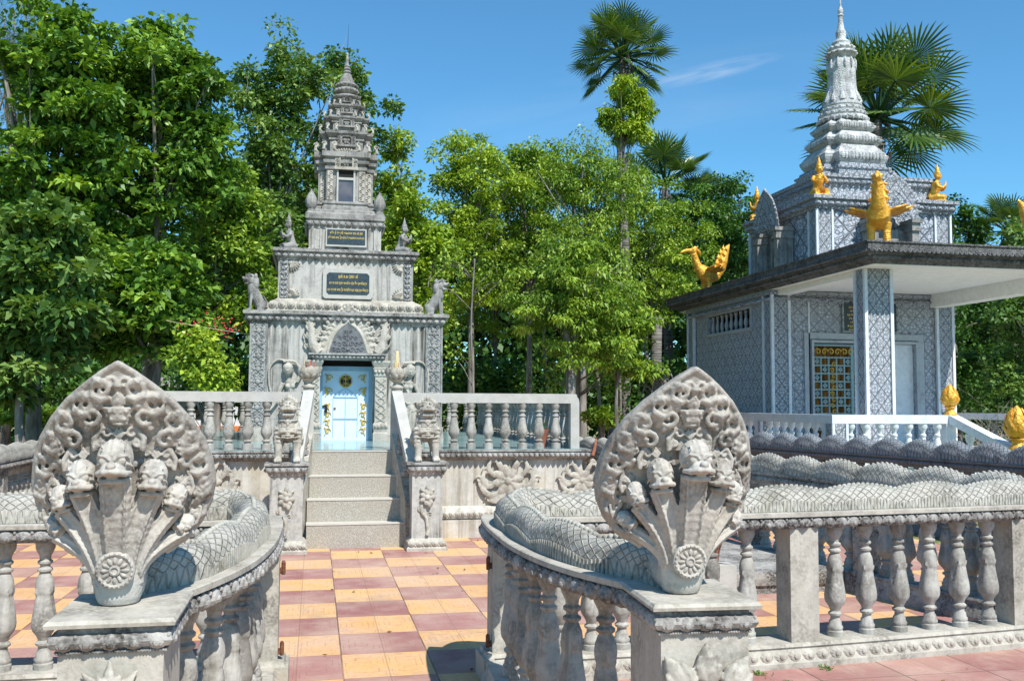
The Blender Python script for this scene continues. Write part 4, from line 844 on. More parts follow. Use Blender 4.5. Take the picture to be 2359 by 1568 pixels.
# flame pediment with pointed arch
def arch(s, h, n=22):
    o = []
    for i in range(n+1):
        t = -1+2*i/n; a = abs(t); z = h*(.93*(1-a**2.5)+.07*max(0, 1-a*2.2)+.09*max(0, 1-a*6)); o.append((t*s*(1+.06*math.sin(a*PI)), z))
    return o
def pediment(parent_build, cx, y, z0, s, h, nr=(0, -1, 0), dark=True, wings=True, mats=('rail', 'panel'), vox=.008):
    nr = Vector(nr); U = nr.cross(Vector((0, 0, 1))) * -1; U = Vector((0, 0, 1)).cross(nr)*-1 if False else Vector((-nr.y, nr.x, 0)); V = Vector((0, 0, 1)); O = Vector((cx, y, z0))
    P = lambda a, z, d=0: O+U*a+V*z+nr*d
    b = MB(); pl = [(-s*1.0, 0)]+arch(s*.92, h*.93)+[(s*1.0, 0)]
    b.tube([P(a, z, .06*s) for a, z in arch(s*.60, h*.64)], s*.05, 8); b.tube([P(a, z, .05*s) for a, z in arch(s*.70, h*.73)], s*.028, 6)
    q = [P(a, z, 0) for a, z in pl]; n = len(q); b.add(q+[p+nr*s*.06 for p in q], [tuple(range(n)), tuple(range(2*n-1, n-1, -1))]+[(i, n+i, n+(i+1) % n, (i+1) % n) for i in range(n)])
    for row, (ss, hh, nn, cr_) in enumerate(((.93, .93, 25, .075), (.80, .81, 21, .055))):
        ar = arch(s*ss, h*hh, nn)
        for i, (a, z) in enumerate(ar[1:-1]):
            d = Vector((a/s, 0, (z/h)*.9+.2)).normalized(); sg = 1 if a >= 0 else -1
            if row == 0:
                tip = P(a, z, .07*s)+U*d.x*s*.11+V*(d.z*s*.13); b.tube([P(a, z, .05*s), P(a, z, .1*s)+U*d.x*s*.05+V*d.z*s*.07, tip], [s*.06, s*.05, s*.01], 6)
            b.curl(P(a*.97, z*.97, .08*s), U*sg, V, s*cr_, 1.2, .36, 5, 11)
    b.tube([P(0, h*.90, .06*s), P(0, h*1.0, .09*s), P(0, h*1.12, .04*s)], [s*.09, s*.06, s*.01], 8)
    if wings:
        for sg in (-1, 1):
            b.tube([P(sg*s*x_, h*z_, .06*s) for x_, z_ in ((.86, .0), (1.0, .12), (1.06, .32), (1.08, .52), (1.12, .70), (1.10, .84))], [s*q_ for q_ in (.15, .16, .13, .10, .06, .01)], 8)
            for (x_, z_, r_) in ((.86, .12, .09), (1.02, .10, .09), (1.16, .14, .08), (.92, .30, .085), (1.10, .30, .085), (1.19, .32, .06), (.96, .46, .07), (1.12, .46, .075), (1.0, .60, .06), (1.15, .60, .06), (1.06, .72, .05)):
                b.curl(P(sg*x_*s, z_*h, .10*s), U*sg, V, s*r_, 1.2, .36, 5, 11); b.tube([P(sg*(x_+.04)*s, z_*h, .08*s), P(sg*(x_+.11)*s, (z_+.09)*h, .09*s), P(sg*(x_+.10)*s, (z_+.19)*h, .06*s)], [s*.035, s*.03, s*.006], 5)
    out_ = [parent_build(b, 'pediment', mats[0], voxel=vox, relax=0)]
    if dark:
        b = MB(); pl = arch(s*.56, h*.60); q = [P(a, z, .062*s) for a, z in pl]+[P(-s*.0, 0, .062*s)]
        q = [P(a, z, .062*s) for a, z in pl]; n = len(q); b.add(q+[p+nr*s*.02 for p in q], [tuple(range(n)), tuple(range(2*n-1, n-1, -1))]+[(i, n+i, n+(i+1) % n, (i+1) % n) for i in range(n)])
        for sg in (-1, 1):
            for (a, z, r) in ((.12, .08, .085), (.28, .07, .085), (.42, .09, .07), (.11, .21, .075), (.25, .2, .07), (.38, .22, .06), (.10, .34, .065), (.23, .33, .06), (.08, .46, .05)): b.curl(P(sg*a*s, z*h, .09*s), U*sg, V, s*r, 1.3, .28, 5, 14)
        for k in range(4): b.tube([P(0, h*(.08+.1*k), .09*s), P(0, h*(.2+.1*k), .1*s)], [s*.05*(1-.15*k), .004], 6)
        out_.append(parent_build(b, 'pediment_panel', mats[1]))
    return out_
pediment(tp, TX, F1-.01, 2.09, .44, .62)
# dancing apsara reliefs
def apsara(x, sg):
    b = MB(); f = F1; P = lambda a, z, d=.03: (x+sg*a, f-d, z)
    b.ell(P(0, 1.86, .06), (.062, .055, .078), n=14, k=10); b.ell(P(0, 1.90, .06), (.068, .06, .055), n=14, k=8); b.ell(P(-.055, 1.86, .04), (.02, .02, .04)); b.ell(P(.055, 1.86, .04), (.02, .02, .04))
    for q in (-.022, .022): b.ell(P(q, 1.868, .112), (.013, .008, .006), n=8, k=5)
    b.ell(P(0, 1.85, .117), (.008, .010, .016), n=8, k=5); b.ell(P(0, 1.822, .11), (.018, .008, .006), n=8, k=5)
    for q in range(5): b.ell(P(-.05+.025*q, 1.905, .10-.01*abs(q-2)), (.012,)*3, n=6, k=4)
    b.tube([P(0, 1.80), P(.01, 1.74)], [.028, .032], 10)
    b.tube([P(.02, 1.73), P(.03, 1.64), P(.035, 1.54), P(.03, 1.47), P(.01, 1.40), P(0, 1.33)], [.075, .072, .052, .06, .082, .09], 14, flat=.7)
    for q in (-.032, .034): b.ell(P(.03+q, 1.655, .075), (.033, .032, .033))
    b.tube([P(.11, 1.71), P(.16, 1.80), P(.15, 1.90, .05), P(.09, 1.975, .05), P(-.02, 1.985, .05), P(-.06, 1.97, .05)], [.034, .03, .026, .024, .021, .018], 8)
    b.tube([P(-.06, 1.70), P(-.10, 1.60), P(-.12, 1.49, .05), P(-.18, 1.40, .06), P(-.23, 1.34, .07)], [.034, .03, .026, .022, .018], 8)
    for k in range(4): b.tube([P(-.22, 1.345, .07), P(-.255, 1.335-.012*k, .075), P(-.28, 1.32-.016*k, .07)], [.008, .007, .005], 5)
    b.tube(smooth_path([P(-.02, 1.99, .02), P(-.15, 1.99, .02), P(-.235, 1.88, .02), P(-.235, 1.7, .02), P(-.20, 1.5, .02), P(-.23, 1.3, .02)], 6), .016, 6)
    b.tube([P(-.07, 1.455, .07), P(.03, 1.44, .09), P(.11, 1.455, .07)], .014, 7); b.tube([P(.10, 1.71, .06), P(.03, 1.58, .095), P(-.03, 1.49, .08)], .008, 6)
    b.tube([P(-.03, 1.36), P(-.05, 1.2, .05), P(-.02, 1.05, .04), P(-.04, .96, .03)], [.065, .055, .035, .028], 10); b.tube([P(.05, 1.36), P(.10, 1.2, .06), P(.05, 1.06, .05), P(.07, .96, .03)], [.065, .055, .036, .028], 10)
    b.tube([P(0, 1.40, .09), P(.02, 1.2, .1), P(0, 1.0, .06)], [.02, .035, .02], 7, flat=.5)
    for q in (-.06, .09): b.ell(P(q, .965, .06), (.03, .06, .02))
    tp(b, 'dancer_relief', 'rail', voxel=.007, relax=1)
apsara(-.35, 1); apsara(1.235, -1)
b = MB()
for q0, q1 in ((TX-h1-.03, -.095), (.925, TX+h1+.03)): b.bx(q0, q1, F1-.045, F1-.001, T0, T0+.08)
for x in (-.72, 1.55): b.box((x, F1-.05, T0+.09), (.24, .10, .18))
tp(b, 'tower_base', 'rail')
# second storey
TX2 = .39; h2 = .905; F2 = TY-h2
b = MB(); b.bx(TX2-h2, TX2+h2, F2, TY+h2, 2.84, 3.36); tp(b, 'upper_storey', 'marble')
b = MB(); b.ring([(.14, 2.636), (.14, 2.67), (.12, 2.68), (.13, 2.74), (.09, 2.79), (.03, 2.82), (0, 2.842)], TX2-h2, TX2+h2, F2, TY+h2); b.petals((TX2-h2-.12, F2-.12, 2.735), (TX2+h2+.12, F2-.12, 2.735), 17, .09, (0, -1, 0), .3, True); b.petals((TX2-h2-.12, TY+h2, 2.735), (TX2-h2-.12, F2-.12, 2.735), 14, .09, (-1, 0, 0), .3, True); tp(b, 'lotus_base', 'rail')
b = MB(); cornice(b, TX2-h2, TX2+h2, F2, TY+h2, 3.355, 3.515, .075, 22); tp(b, 'upper_cornice', 'moulding')
for x0, x1 in ((TX2-h2+.03, TX2-h2+.13), (TX2+h2-.13, TX2+h2-.03)):
    b = MB(); b.bx(x0, x1, F2-.018, F2+.02, 2.85, 3.35)
    for k in range(7):
        for q in (-1, 1): b.tube([((x0+x1)/2, F2-.02, 2.88+k*.068), ((x0+x1)/2+q*.025, F2-.03, 2.905+k*.068), ((x0+x1)/2+q*.04, F2-.02, 2.93+k*.068)], [.007, .013, .003], 5)
    tp(b, 'carved_pilaster', 'carvedfine')
for sx in (-1, 1):
    for sz in (-1, 1):
        b = MB(); c = Vector((TX2+sx*(h2-.16), F2-.01, 3.10+sz*.22))
        for k in range(6):
            a = (.05+.29*k); d = Vector((-sx*math.cos(a), 0, -sz*math.sin(a)))
            b.tube([c, c+d*.07+Vector((0, -.02, 0)), c+d*.13], [.008, .022, .006], 6, flat=.7)
        b.ell(c, (.03, .02, .03)); tp(b, 'corner_fan_relief', 'rail')
def oct_(x0, x1, z0, z1, c): return [(x0+c, z0), (x1-c, z0), (x1, z0+c), (x1, z1-c), (x1-c, z1), (x0+c, z1), (x0, z1-c), (x0, z0+c)]
pq = empty('plaque', (0, 0, 0)); pq.parent = tower
def pp(b, name, mat): b.v = [(x-TX, y-TY, z-T0) for x, y, z in b.v]; return b.build(name, M[mat], pq)
b = MB(); b.prism(oct_(.075, .745, 2.85, 3.255, .03), (0, F2-.001, 0), (1, 0, 0), (0, 0, 1), .045); pp(b, 'plaque_frame', 'cap')
b = MB(); b.prism(oct_(.125, .695, 2.905, 3.20, .03), (0, F2-.0465, 0), (1, 0, 0), (0, 0, 1), .004); pp(b, 'plaque_slab', 'slate')
K2 = ['ឆ្នាំ គ.ស 2001 ខែ', 'លោក ចាន់ សុខុម ឧបាសិកា ហ៊ុន គឹម ព្រមទាំងបុត្រ', 'លោក ចាន់ សារឿន ឧបាសិកា សុខ ចន្ធូ ព្រមទាំងបុត្រ']
for i, (tx, z, sz) in enumerate(((K2[0], 3.13, .058), (K2[1], 3.045, .048), (K2[2], 2.955, .048))):
    o = textmesh(tx, sz, M['goldink'], pq, .41-TX, F2-.053-TY, z-T0); wd = max(v.co.x for v in o.data.vertices)-min(v.co.x for v in o.data.vertices); o.scale = (((.26, .50, .54)[i])/wd, 1, 1)
# third storey with name plaque
h3 = .50; F3 = TY-h3; TX3 = .375
b = MB(); b.ring([(.03, 3.516), (.03, 3.56), (.0, 3.60), (0, 3.87)], TX3-h3, TX3+h3, F3, TY+h3)
for s_ in (-1, 1): b.bx(TX3+s_*.43-.035, TX3+s_*.43+.035, F3-.02, F3, 3.58, 3.87); b.bx(TX3+s_*.33-.018, TX3+s_*.33+.018, F3-.015, F3, 3.58, 3.87)
tp(b, 'third_storey', 'marble')
pl3 = empty('plaque', (0, 0, 0)); pl3.parent = tower
def p3(b, name, mat): b.v = [(x-TX, y-TY, z-T0) for x, y, z in b.v]; return b.build(name, M[mat], pl3)
b = MB(); b.bx(.105, .67, F3-.04, F3, 3.625, 3.88); p3(b, 'plaque_frame', 'cap'); b = MB(); b.bx(.125, .65, F3-.046, F3-.0405, 3.655, 3.86); p3(b, 'plaque_slab', 'slate')
for i, (tx, z) in enumerate((('អតីត អ៊ុំ ម៉ុម រើស មរណភាព ២៦.០៥.៨៥', 3.80), ('អតីត ចាន់ សារឿន រស់នៅ-មរណភាព ០១.០៦.០៦', 3.735))):
    o = textmesh(tx, .045, M['goldink'], pl3, .3875-TX, F3-.048-TY, z-T0); wd = max(v.co.x for v in o.data.vertices)-min(v.co.x for v in o.data.vertices); o.scale = ((.45+.05*i)/wd, 1, 1)
b = MB(); cornice(b, TX3-h3, TX3+h3, F3, TY+h3, 3.868, 4.06, .05, 12, sides='flr'); b.ring([(.03, 4.061), (.03, 4.09), (-.05, 4.12), (-.05, 4.15), (-.08, 4.17)], TX3-h3, TX3+h3, F3, TY+h3); tp(b, 'third_cornice', 'greystone')
# niche storey, redented
def redent(h, k): return [(-h, -h*k), (-h*k, -h*k), (-h*k, -h), (h*k, -h), (h*k, -h*k), (h, -h*k), (h, h*k), (h*k, h*k), (h*k, h), (-h*k, h), (-h*k, h*k), (-h, h*k)]
def redring(b, prof, h, k, c):
    cs = [(c[0]+x, c[1]+y) for x, y in redent(h, k)]; b.ring(prof, 0, 0, 0, 0, corners=cs)
C4 = (.375, TY)
b = MB(); h4 = .385
redring(b, [(.05, 4.155), (.05, 4.21), (.03, 4.22), (.03, 4.25), (.045, 4.255), (.045, 4.28), (.015, 4.29), (0, 4.30), (0, 4.74), (.02, 4.75), (.02, 4.79), (0, 4.80), (0, 4.83), (.04, 4.84), (.045, 4.88), (.02, 4.89), (.02, 4.91), (.06, 4.93), (.065, 5.0), (.02, 5.01)], h4, .72, C4)
tp(b, 'niche_storey', 'greystone')
for s_ in (-1, 1):
    for (dx, y, w) in ((.222, TY-h4, .075), (.315, TY-h4*.72, .085)):
        b = MB(); xx = C4[0]+s_*dx; b.bx(xx-w/2, xx+w/2, y-.014, y, 4.31, 4.73)
        for k in range(8): b.curl((xx+(.012 if k % 2 else -.012), y-.02, 4.345+k*.05), Vector((1 if k % 2 else -1, 0, 0)), Vector((0, 0, 1)), .026, 1.1, .3, 5, 9)
        tp(b, 'carved_pilaster', 'rail')
b = MB(); yN = TY-h4; b.bx(C4[0]-.115, C4[0]+.115, yN-.012, yN-.002, 4.17, 4.62); tp(b, 'niche_glass', 'glass')
b = MB(); b.bx(C4[0]-.13, C4[0]-.105, yN-.03, yN-.001, 4.17, 4.74); b.bx(C4[0]+.105, C4[0]+.13, yN-.03, yN-.001, 4.17, 4.74); b.bx(C4[0]-.105, C4[0]+.105, yN-.03, yN-.013, 4.60, 4.635); b.bx(C4[0]-.105, C4[0]+.105, yN-.03, yN-.013, 4.17, 4.19); tp(b, 'niche_frame', 'cap')
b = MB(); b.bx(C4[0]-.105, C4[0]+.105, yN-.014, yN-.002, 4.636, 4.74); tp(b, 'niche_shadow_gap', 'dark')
def niche_ped(c, nr, y, z0, w, h, scale=1):
    nr = Vector(nr); U = Vector((-nr.y, nr.x, 0)); O = Vector((c[0], c[1], z0))+nr*y
    b = MB(); P = lambda a, z, d=0: O+U*a+Vector((0, 0, z))+nr*d
    def bl(a0, a1, z0_, z1_, d0, d1):
        q = [P(a, z, d) for d in (d0, d1) for a, z in ((a0, z0_), (a1, z0_), (a1, z1_), (a0, z1_))]; b.add(q, [(0, 1, 2, 3), (7, 6, 5, 4), (0, 4, 5, 1), (1, 5, 6, 2), (2, 6, 7, 3), (3, 7, 4, 0)])
    bl(-w, w, 0, h*.14, -.03, .055*scale); bl(-w*.95, -w*.52, h*.14, h*.8, -.03, .035*scale); bl(w*.52, w*.95, h*.14, h*.8, -.03, .035*scale); bl(-w*.95, w*.95, h*.8, h, -.03, .03*scale)
    b.tube([P(-w*.56, h*.14, .035*scale), P(-w*.56, h*.55, .035*scale), P(-w*.4, h*.74, .035*scale), P(w*.4, h*.74, .035*scale), P(w*.56, h*.55, .035*scale), P(w*.56, h*.14, .035*scale)], w*.09, 6)
    for s_ in (-1, 1):
        b.ell(P(s_*w*.2, h*.5, .01), (w*.2, .02*scale, h*.13), n=8, k=5); b.ell(P(s_*w*.14, h*.3, .01), (w*.12, .02*scale, h*.1), n=8, k=5)
        for k in range(3): b.curl(P(s_*w*.74, h*(.25+.2*k), .045*scale), U*s_, Vector((0, 0, 1)), w*.14, 1.1, .35, 5, 8)
    b.ell(P(0, h*.42, .015), (w*.07, .02*scale, h*.2), n=6, k=5)
    for k in range(9): b.ell(P(w*(-.85+.2125*k), h*(.9+.1*math.cos((k-4)*.35)), .03*scale), (w*.1, .02*scale, h*.08), n=6, k=4)
    return b
def flame(b, p, d, s):
    d = Vector(d).normalized(); p = Vector(p); up = Vector((0, 0, 1))
    b.tube([p, p+d*s*.25+up*s*.15, p+d*s*.22+up*s*.45, p+d*s*.02+up*s*.6, p-d*s*.0+up*s*.8, p+d*s*.18+up*s*1.0], [s*.14, s*.17, s*.15, s*.15, s*.13, s*.02], 7)
    b.curl(p+d*s*.22+up*s*.62, d, up, s*.24, 1.2, .4, 5, 10)
tiers = [(4.74, 5.02, .42, .38), (5.03, 5.34, .37, .32), (5.345, 5.57, .315, .27), (5.575, 5.76, .25, .205), (5.765, 5.91, .19, .155)]
for nr in ((0, -1, 0), (-1, 0, 0), (1, 0, 0)):
    b = niche_ped(C4, nr, h4, 4.745, .165, .29, 1.1); tp(b, 'niche_pediment', 'rail')
for i, (z0, z1, hh, hb) in enumerate(tiers[1:]):
    H = z1-z0; b = MB()
    redring(b, [(.0, z0-.012), (0, z0+H*.5), (.02, z0+H*.53), (.02, z0+H*.6), (.005, z0+H*.64), (.03, z0+H*.72), (hh-hb+.01, z0+H*.82), (hh-hb+.015, z0+H*.94), (.0, z1)], hb, .72, C4)
    for nr in ((0, -1, 0), (-1, 0, 0), (1, 0, 0)):
        q = niche_ped(C4, nr, hb, z0+H*.22, hb*.42, H*.66, .9); b.add(q.v, q.f)
    tp(b, 'spire_tier', 'greystone')
    s = H*.55; pz = z0-.02; hp = tiers[i][2]*.98
    for sx in (-1, 1):
        for (x, y) in ((hp*.70, -hp*1.0), (hp*.98, -hp*.72), (hp*.36, -hp*1.04), (hp*.98, hp*.72), (hp*.7, hp)):
            b = MB(); flame(b, (C4[0]+sx*x, C4[1]+y, pz), (sx*.8, -.5 if y < 0 else .5, 0), s*.85); tp(b, 'corner_flame', 'rail')
b = MB(); prof = [(.19, 5.90), (.17, 5.93), (.10, 5.935), (.105, 5.96), (.15, 5.985), (.158, 6.02), (.14, 6.045), (.125, 6.05), (.15, 6.075), (.155, 6.10), (.14, 6.12), (.118, 6.125), (.112, 6.15), (.095, 6.19), (.075, 6.225), (.068, 6.26), (.045, 6.275), (.06, 6.295), (.055, 6.315), (.035, 6.325), (.05, 6.345), (.046, 6.365), (.03, 6.375), (.04, 6.39), (.036, 6.405), (.024, 6.415), (.022, 6.48), (.016, 6.56), (.02, 6.575), (.006, 6.60)]
b.lathe(prof, 28, (C4[0], C4[1], 0))
for k in range(16):
    a = 2*PI*k/16; b.ell((C4[0]+.152*math.cos(a), C4[1]+.152*math.sin(a), 6.01), (.03, .03, .028), n=7, k=5); b.ell((C4[0]+.148*math.cos(a+.2), C4[1]+.148*math.sin(a+.2), 6.088), (.026, .026, .018), n=7, k=5)
tp(b, 'spire_finial', 'greystone')
b = MB(); b.tube([(C4[0], C4[1], 6.6), (C4[0]+.005, C4[1], 6.8), (C4[0]+.012, C4[1], 7.04)], [.004, .003, .001], 6); tp(b, 'lightning_rod', 'black')
for sx in (-1, 1):
    b = MB(); x = TX3+sx*.475; y = F3+.06
    b.lathe([(.085, 4.062), (.085, 4.10), (.06, 4.12), (.06, 4.14), (.045, 4.15), (.05, 4.17), (.072, 4.20), (.08, 4.25), (.076, 4.29), (.06, 4.34), (.035, 4.385), (.012, 4.42), (.004, 4.44)], 16, (x, y, 0), fn=lambda a, z: 1+.06*math.cos(8*a)*(z > 4.17))
    tp(b, 'bud_finial', 'greystone', auto=50)
# ------------------------------------------------------------------ statues
def guardian_lion(loc, label, sg):
    r = empty('lion_statue', loc, 0, label, 'lion statue', 'standing lion statues at the foot of the steps')
    b = MB()
    for s in (-1, 1):
        b.tube([(s*.088, -.10, .03), (s*.085, -.095, .12), (s*.088, -.08, .22), (s*.08, -.05, .33)], [.034, .036, .048, .062], 12); b.ell((s*.09, -.125, .025), (.042, .06, .03))
        for k in (-1, 0, 1): b.ell((s*.09+k*.024, -.165, .02), (.014, .025, .02), n=8, k=5)
        b.tube([(s*.095, .16, .03), (s*.10, .20, .12), (s*.09, .13, .22), (s*.06, .14, .28)], [.035, .04, .065, .07], 12); b.ell((s*.10, .12, .025), (.04, .075, .03))
        for z in (.16, .20, .24, .28, .32): b.tube([(s*.05, -.125+abs(z-.24)*.2, z), (s*.09, -.14+abs(z-.24)*.2, z+.004), (s*.13, -.10, z)], .007, 5)
        b.curl((s*.105, -.10, .30), Vector((s, 0, 0)), Vector((0, 0, 1)), .035, 1.2, .28, 6, 12)
    b.tube([(0, -.10, .26), (0, -.06, .35), (0, .05, .31), (0, .17, .27)], [.10, .115, .095, .095], 16)
    for k in range(7): b.tube([(-.062, -.145, .245+k*.022), (0, -.19+.002*k, .24+k*.022), (.062, -.145, .245+k*.022)], .0075, 6)
    b.tube([(0, -.06, .38), (0, -.09, .47)], [.085, .075], 14); b.build('lion_body', M['rail'], r, voxel=.006, relax=1)
    h = MB()
    h.ell((0, -.09, .525), (.082, .085, .078), n=16, k=10); h.ell((0, -.155, .53), (.066, .055, .03)); h.tube([(-.07, -.12, .515), (-.05, -.19, .515), (0, -.205, .522), (.05, -.19, .515), (.07, -.12, .515)], .015, 7)
    h.ell((0, -.14, .452), (.055, .05, .024)); h.tube([(-.06, -.10, .465), (-.045, -.17, .463), (0, -.185, .46), (.045, -.17, .463), (.06, -.10, .465)], .012, 7)
    h.ell((0, -.20, .548), (.02, .018, .014))
    for s in (-1, 1):
        h.ell((s*.036, -.165, .562), (.018, .014, .016)); h.tube([(s*.01, -.165, .58), (s*.04, -.165, .592), (s*.072, -.14, .575)], .009, 6)
        h.curl((s*.085, -.07, .50), Vector((s, 0, 0)), Vector((0, 0, 1)), .03, 1.2, .35, 6, 12); h.curl((s*.082, -.06, .56), Vector((s, 0, 0)), Vector((0, 0, 1)), .028, 1.2, .35, 6, 12); h.curl((s*.09, -.05, .445), Vector((s, 0, 0)), Vector((0, 0, 1)), .026, 1.2, .35, 6, 12)
        for k, (x, z) in enumerate(((.02, .62), (.045, .605), (.07, .585))): h.tube([(s*x, -.10, z-.03), (s*(x+.008), -.11, z), (s*(x+.004), -.10, z+.035)], [.018, .014, .003], 6)
        for q in (-.03, -.012): h.box((s*abs(q)*1.6, -.175, .50), (.01, .01, .02))
    h.tube([(0, -.10, .58), (0, -.115, .63), (0, -.09, .68)], [.03, .022, .003], 7); h.build('lion_head', M['rail'], r, voxel=.005, relax=1)
    h = MB(); h.ell((0, -.115, .485), (.045, .04, .02)); h.build('mouth', M['dark'], r)
    h = MB(); h.tube([(.085*math.cos(a), -.08+.075*math.sin(a), .425-.02*(math.sin(a) < 0)) for a in [2*PI*k/16 for k in range(17)]], .013, 7); h.ell((0, -.165, .395), (.035, .02, .026)); h.ell((0, -.178, .372), (.014, .012, .018)); h.build('collar', M['rail'], r)
    h = MB(); h.tube([(0, .24, .24), (0, .30, .3), (0, .29, .4), (0, .25, .47)], [.03, .028, .03, .006], 8); h.build('tail', M['rail'], r); return r
guardian_lion((-.25, 9.62, .862), 'open mouthed stone lion standing on the left pedestal by the steps', -1)
guardian_lion((1.10, 9.62, .862), 'open mouthed stone lion standing on the right pedestal by the steps', 1)
def sitting_lion(loc, rz, label):
    r = empty('lion_statue', loc, rz, label, 'lion statue', 'small seated lions on the tower ledge'); b = MB()   # faces +X
    b.tube([(-.09, 0, .09), (-.03, 0, .17), (.03, 0, .25), (.04, 0, .33)], [.08, .085, .085, .075], 14)
    for s in (-1, 1):
        b.ell((-.10, s*.05, .075), (.085, .035, .075)); b.tube([(-.03, s*.06, .02), (-.14, s*.06, .02)], .02, 7); b.tube([(.075, s*.045, .015), (.07, s*.045, .12), (.05, s*.04, .22)], [.022, .022, .034], 8); b.ell((.095, s*.045, .014), (.035, .022, .016))
    b.tube([(-.17, 0, .05), (-.19, 0, .12), (-.14, 0, .2)], [.02, .018, .006], 7); b.build('lion_body', M['greystone'], r, voxel=.006, relax=1)
    h = MB(); h.T = Matrix.Translation((.045, 0, .33)) @ Matrix.Scale(1.4, 4) @ Matrix.Translation((-.05, 0, -.335)); h.ell((.06, 0, .365), (.06, .055, .058)); h.ell((.02, 0, .34), (.05, .07, .075)); h.ell((.03, 0, .30), (.04, .06, .03)); h.ell((.115, 0, .375), (.04, .04, .022)); h.ell((.10, 0, .335), (.04, .035, .014)); h.ell((.03, 0, .345), (.045, .06, .07)); h.ell((.15, 0, .385), (.014, .02, .012))
    for s in (-1, 1): h.ell((.10, s*.03, .40), (.014, .012, .012)); h.tube([(.12, s*.02, .41), (.09, s*.045, .42), (.06, s*.055, .40)], .008, 5); h.ell((.02, s*.05, .40), (.02, .012, .025))
    h.build('lion_head', M['greystone'], r, voxel=.005, relax=1); r.scale = (.82, 1, 1.08); return r
sitting_lion((-.80, 12.88, 2.636), PI+.25, 'small seated lion facing left on the left end of the tower ledge')
sitting_lion((1.60, 12.88, 2.636), -.35, 'small seated lion facing right on the right end of the tower ledge')
def kneeling(name, loc, rz, s, mat, label, group, cat='statue', vox=.008):
    r = empty(name, loc, rz, label, cat, group); b = MB(); q = lambda *a: tuple(x*s for x in a)     # faces -Y, height about 1*s
    b.box(q(0, .02, .02), q(.40, .46, .04))
    for g in (-1, 1):
        b.tube([q(g*.10, .20, .12), q(g*.12, .0, .14), q(g*.13, -.17, .10)], [.075*s, .085*s, .065*s], 12, flat=.9); b.tube([q(g*.13, -.17, .08), q(g*.12, .05, .07), q(g*.10, .22, .07)], [.055*s, .055*s, .04*s], 10)
        b.tube([q(g*.13, .03, .50), q(g*.185, -.02, .40), q(g*.15, -.10, .35)], [.05*s, .045*s, .038*s], 10); b.tube([q(g*.15, -.10, .35), q(g*.07, -.17, .42), q(g*.012, -.18, .49)], [.038*s, .032*s, .022*s], 9)
        b.tube([q(g*.012, -.175, .47), q(g*.010, -.185, .52), q(g*.004, -.175, .57)], [.022*s, .022*s, .008*s], 7)
        b.ell(q(g*.085, .01, .68), q(.018, .02, .045)); b.ell(q(g*.03, -.075, .70), q(.018, .01, .008), n=8, k=5)
    b.tube([q(0, .13, .14), q(0, .10, .26), q(0, .05, .38), q(0, .03, .50), q(0, .03, .56)], [.15*s, .115*s, .125*s, .13*s, .06*s], 16, flat=.8)
    b.tube([q(0, .03, .55), q(0, .01, .62)], [.05*s, .045*s], 10); b.ell(q(0, -.005, .69), q(.078, .085, .09), n=16, k=10); b.ell(q(0, -.092, .68), q(.012, .016, .022), n=8, k=5); b.ell(q(0, -.083, .645), q(.022, .01, .008), n=8, k=5)
    b.build('figure', M[mat], r, voxel=vox*s, relax=1)
    c = MB(); c.lathe([(rr*s, z*s) for rr, z in ((.08, .70), (.092, .725), (.088, .745), (.072, .75), (.08, .775), (.066, .80), (.068, .82), (.05, .84), (.054, .86), (.038, .885), (.04, .90), (.024, .93), (.014, .98), (.003, 1.03))], 18, (0, .005*s, 0)); c.build('crown', M[mat], r, auto=40)
    c = MB(); c.tube([(.105*s*math.cos(a), (.03+.085*math.sin(a))*s, .525*s) for a in [2*PI*k/16 for k in range(17)]], .016*s, 6)
    for k in range(5): c.tube([(s*(-.12+.06*k), -.2*s, .16*s), (s*(-.08+.04*k), -.05*s, .235*s)], .008*s, 5)
    c.build('necklace_and_folds', M[mat], r); return r
kneeling('kneeling_statue', (-.40, 13.32, 3.515), -1.2, .52, 'greystone', 'grey kneeling worshipper with pointed crown on the left corner of the second ledge', 'kneeling worshippers on the grey tower')
kneeling('kneeling_statue', (1.19, 13.32, 3.515), 1.2, .52, 'greystone', 'grey kneeling worshipper with pointed crown on the right corner of the second ledge', 'kneeling worshippers on the grey tower')
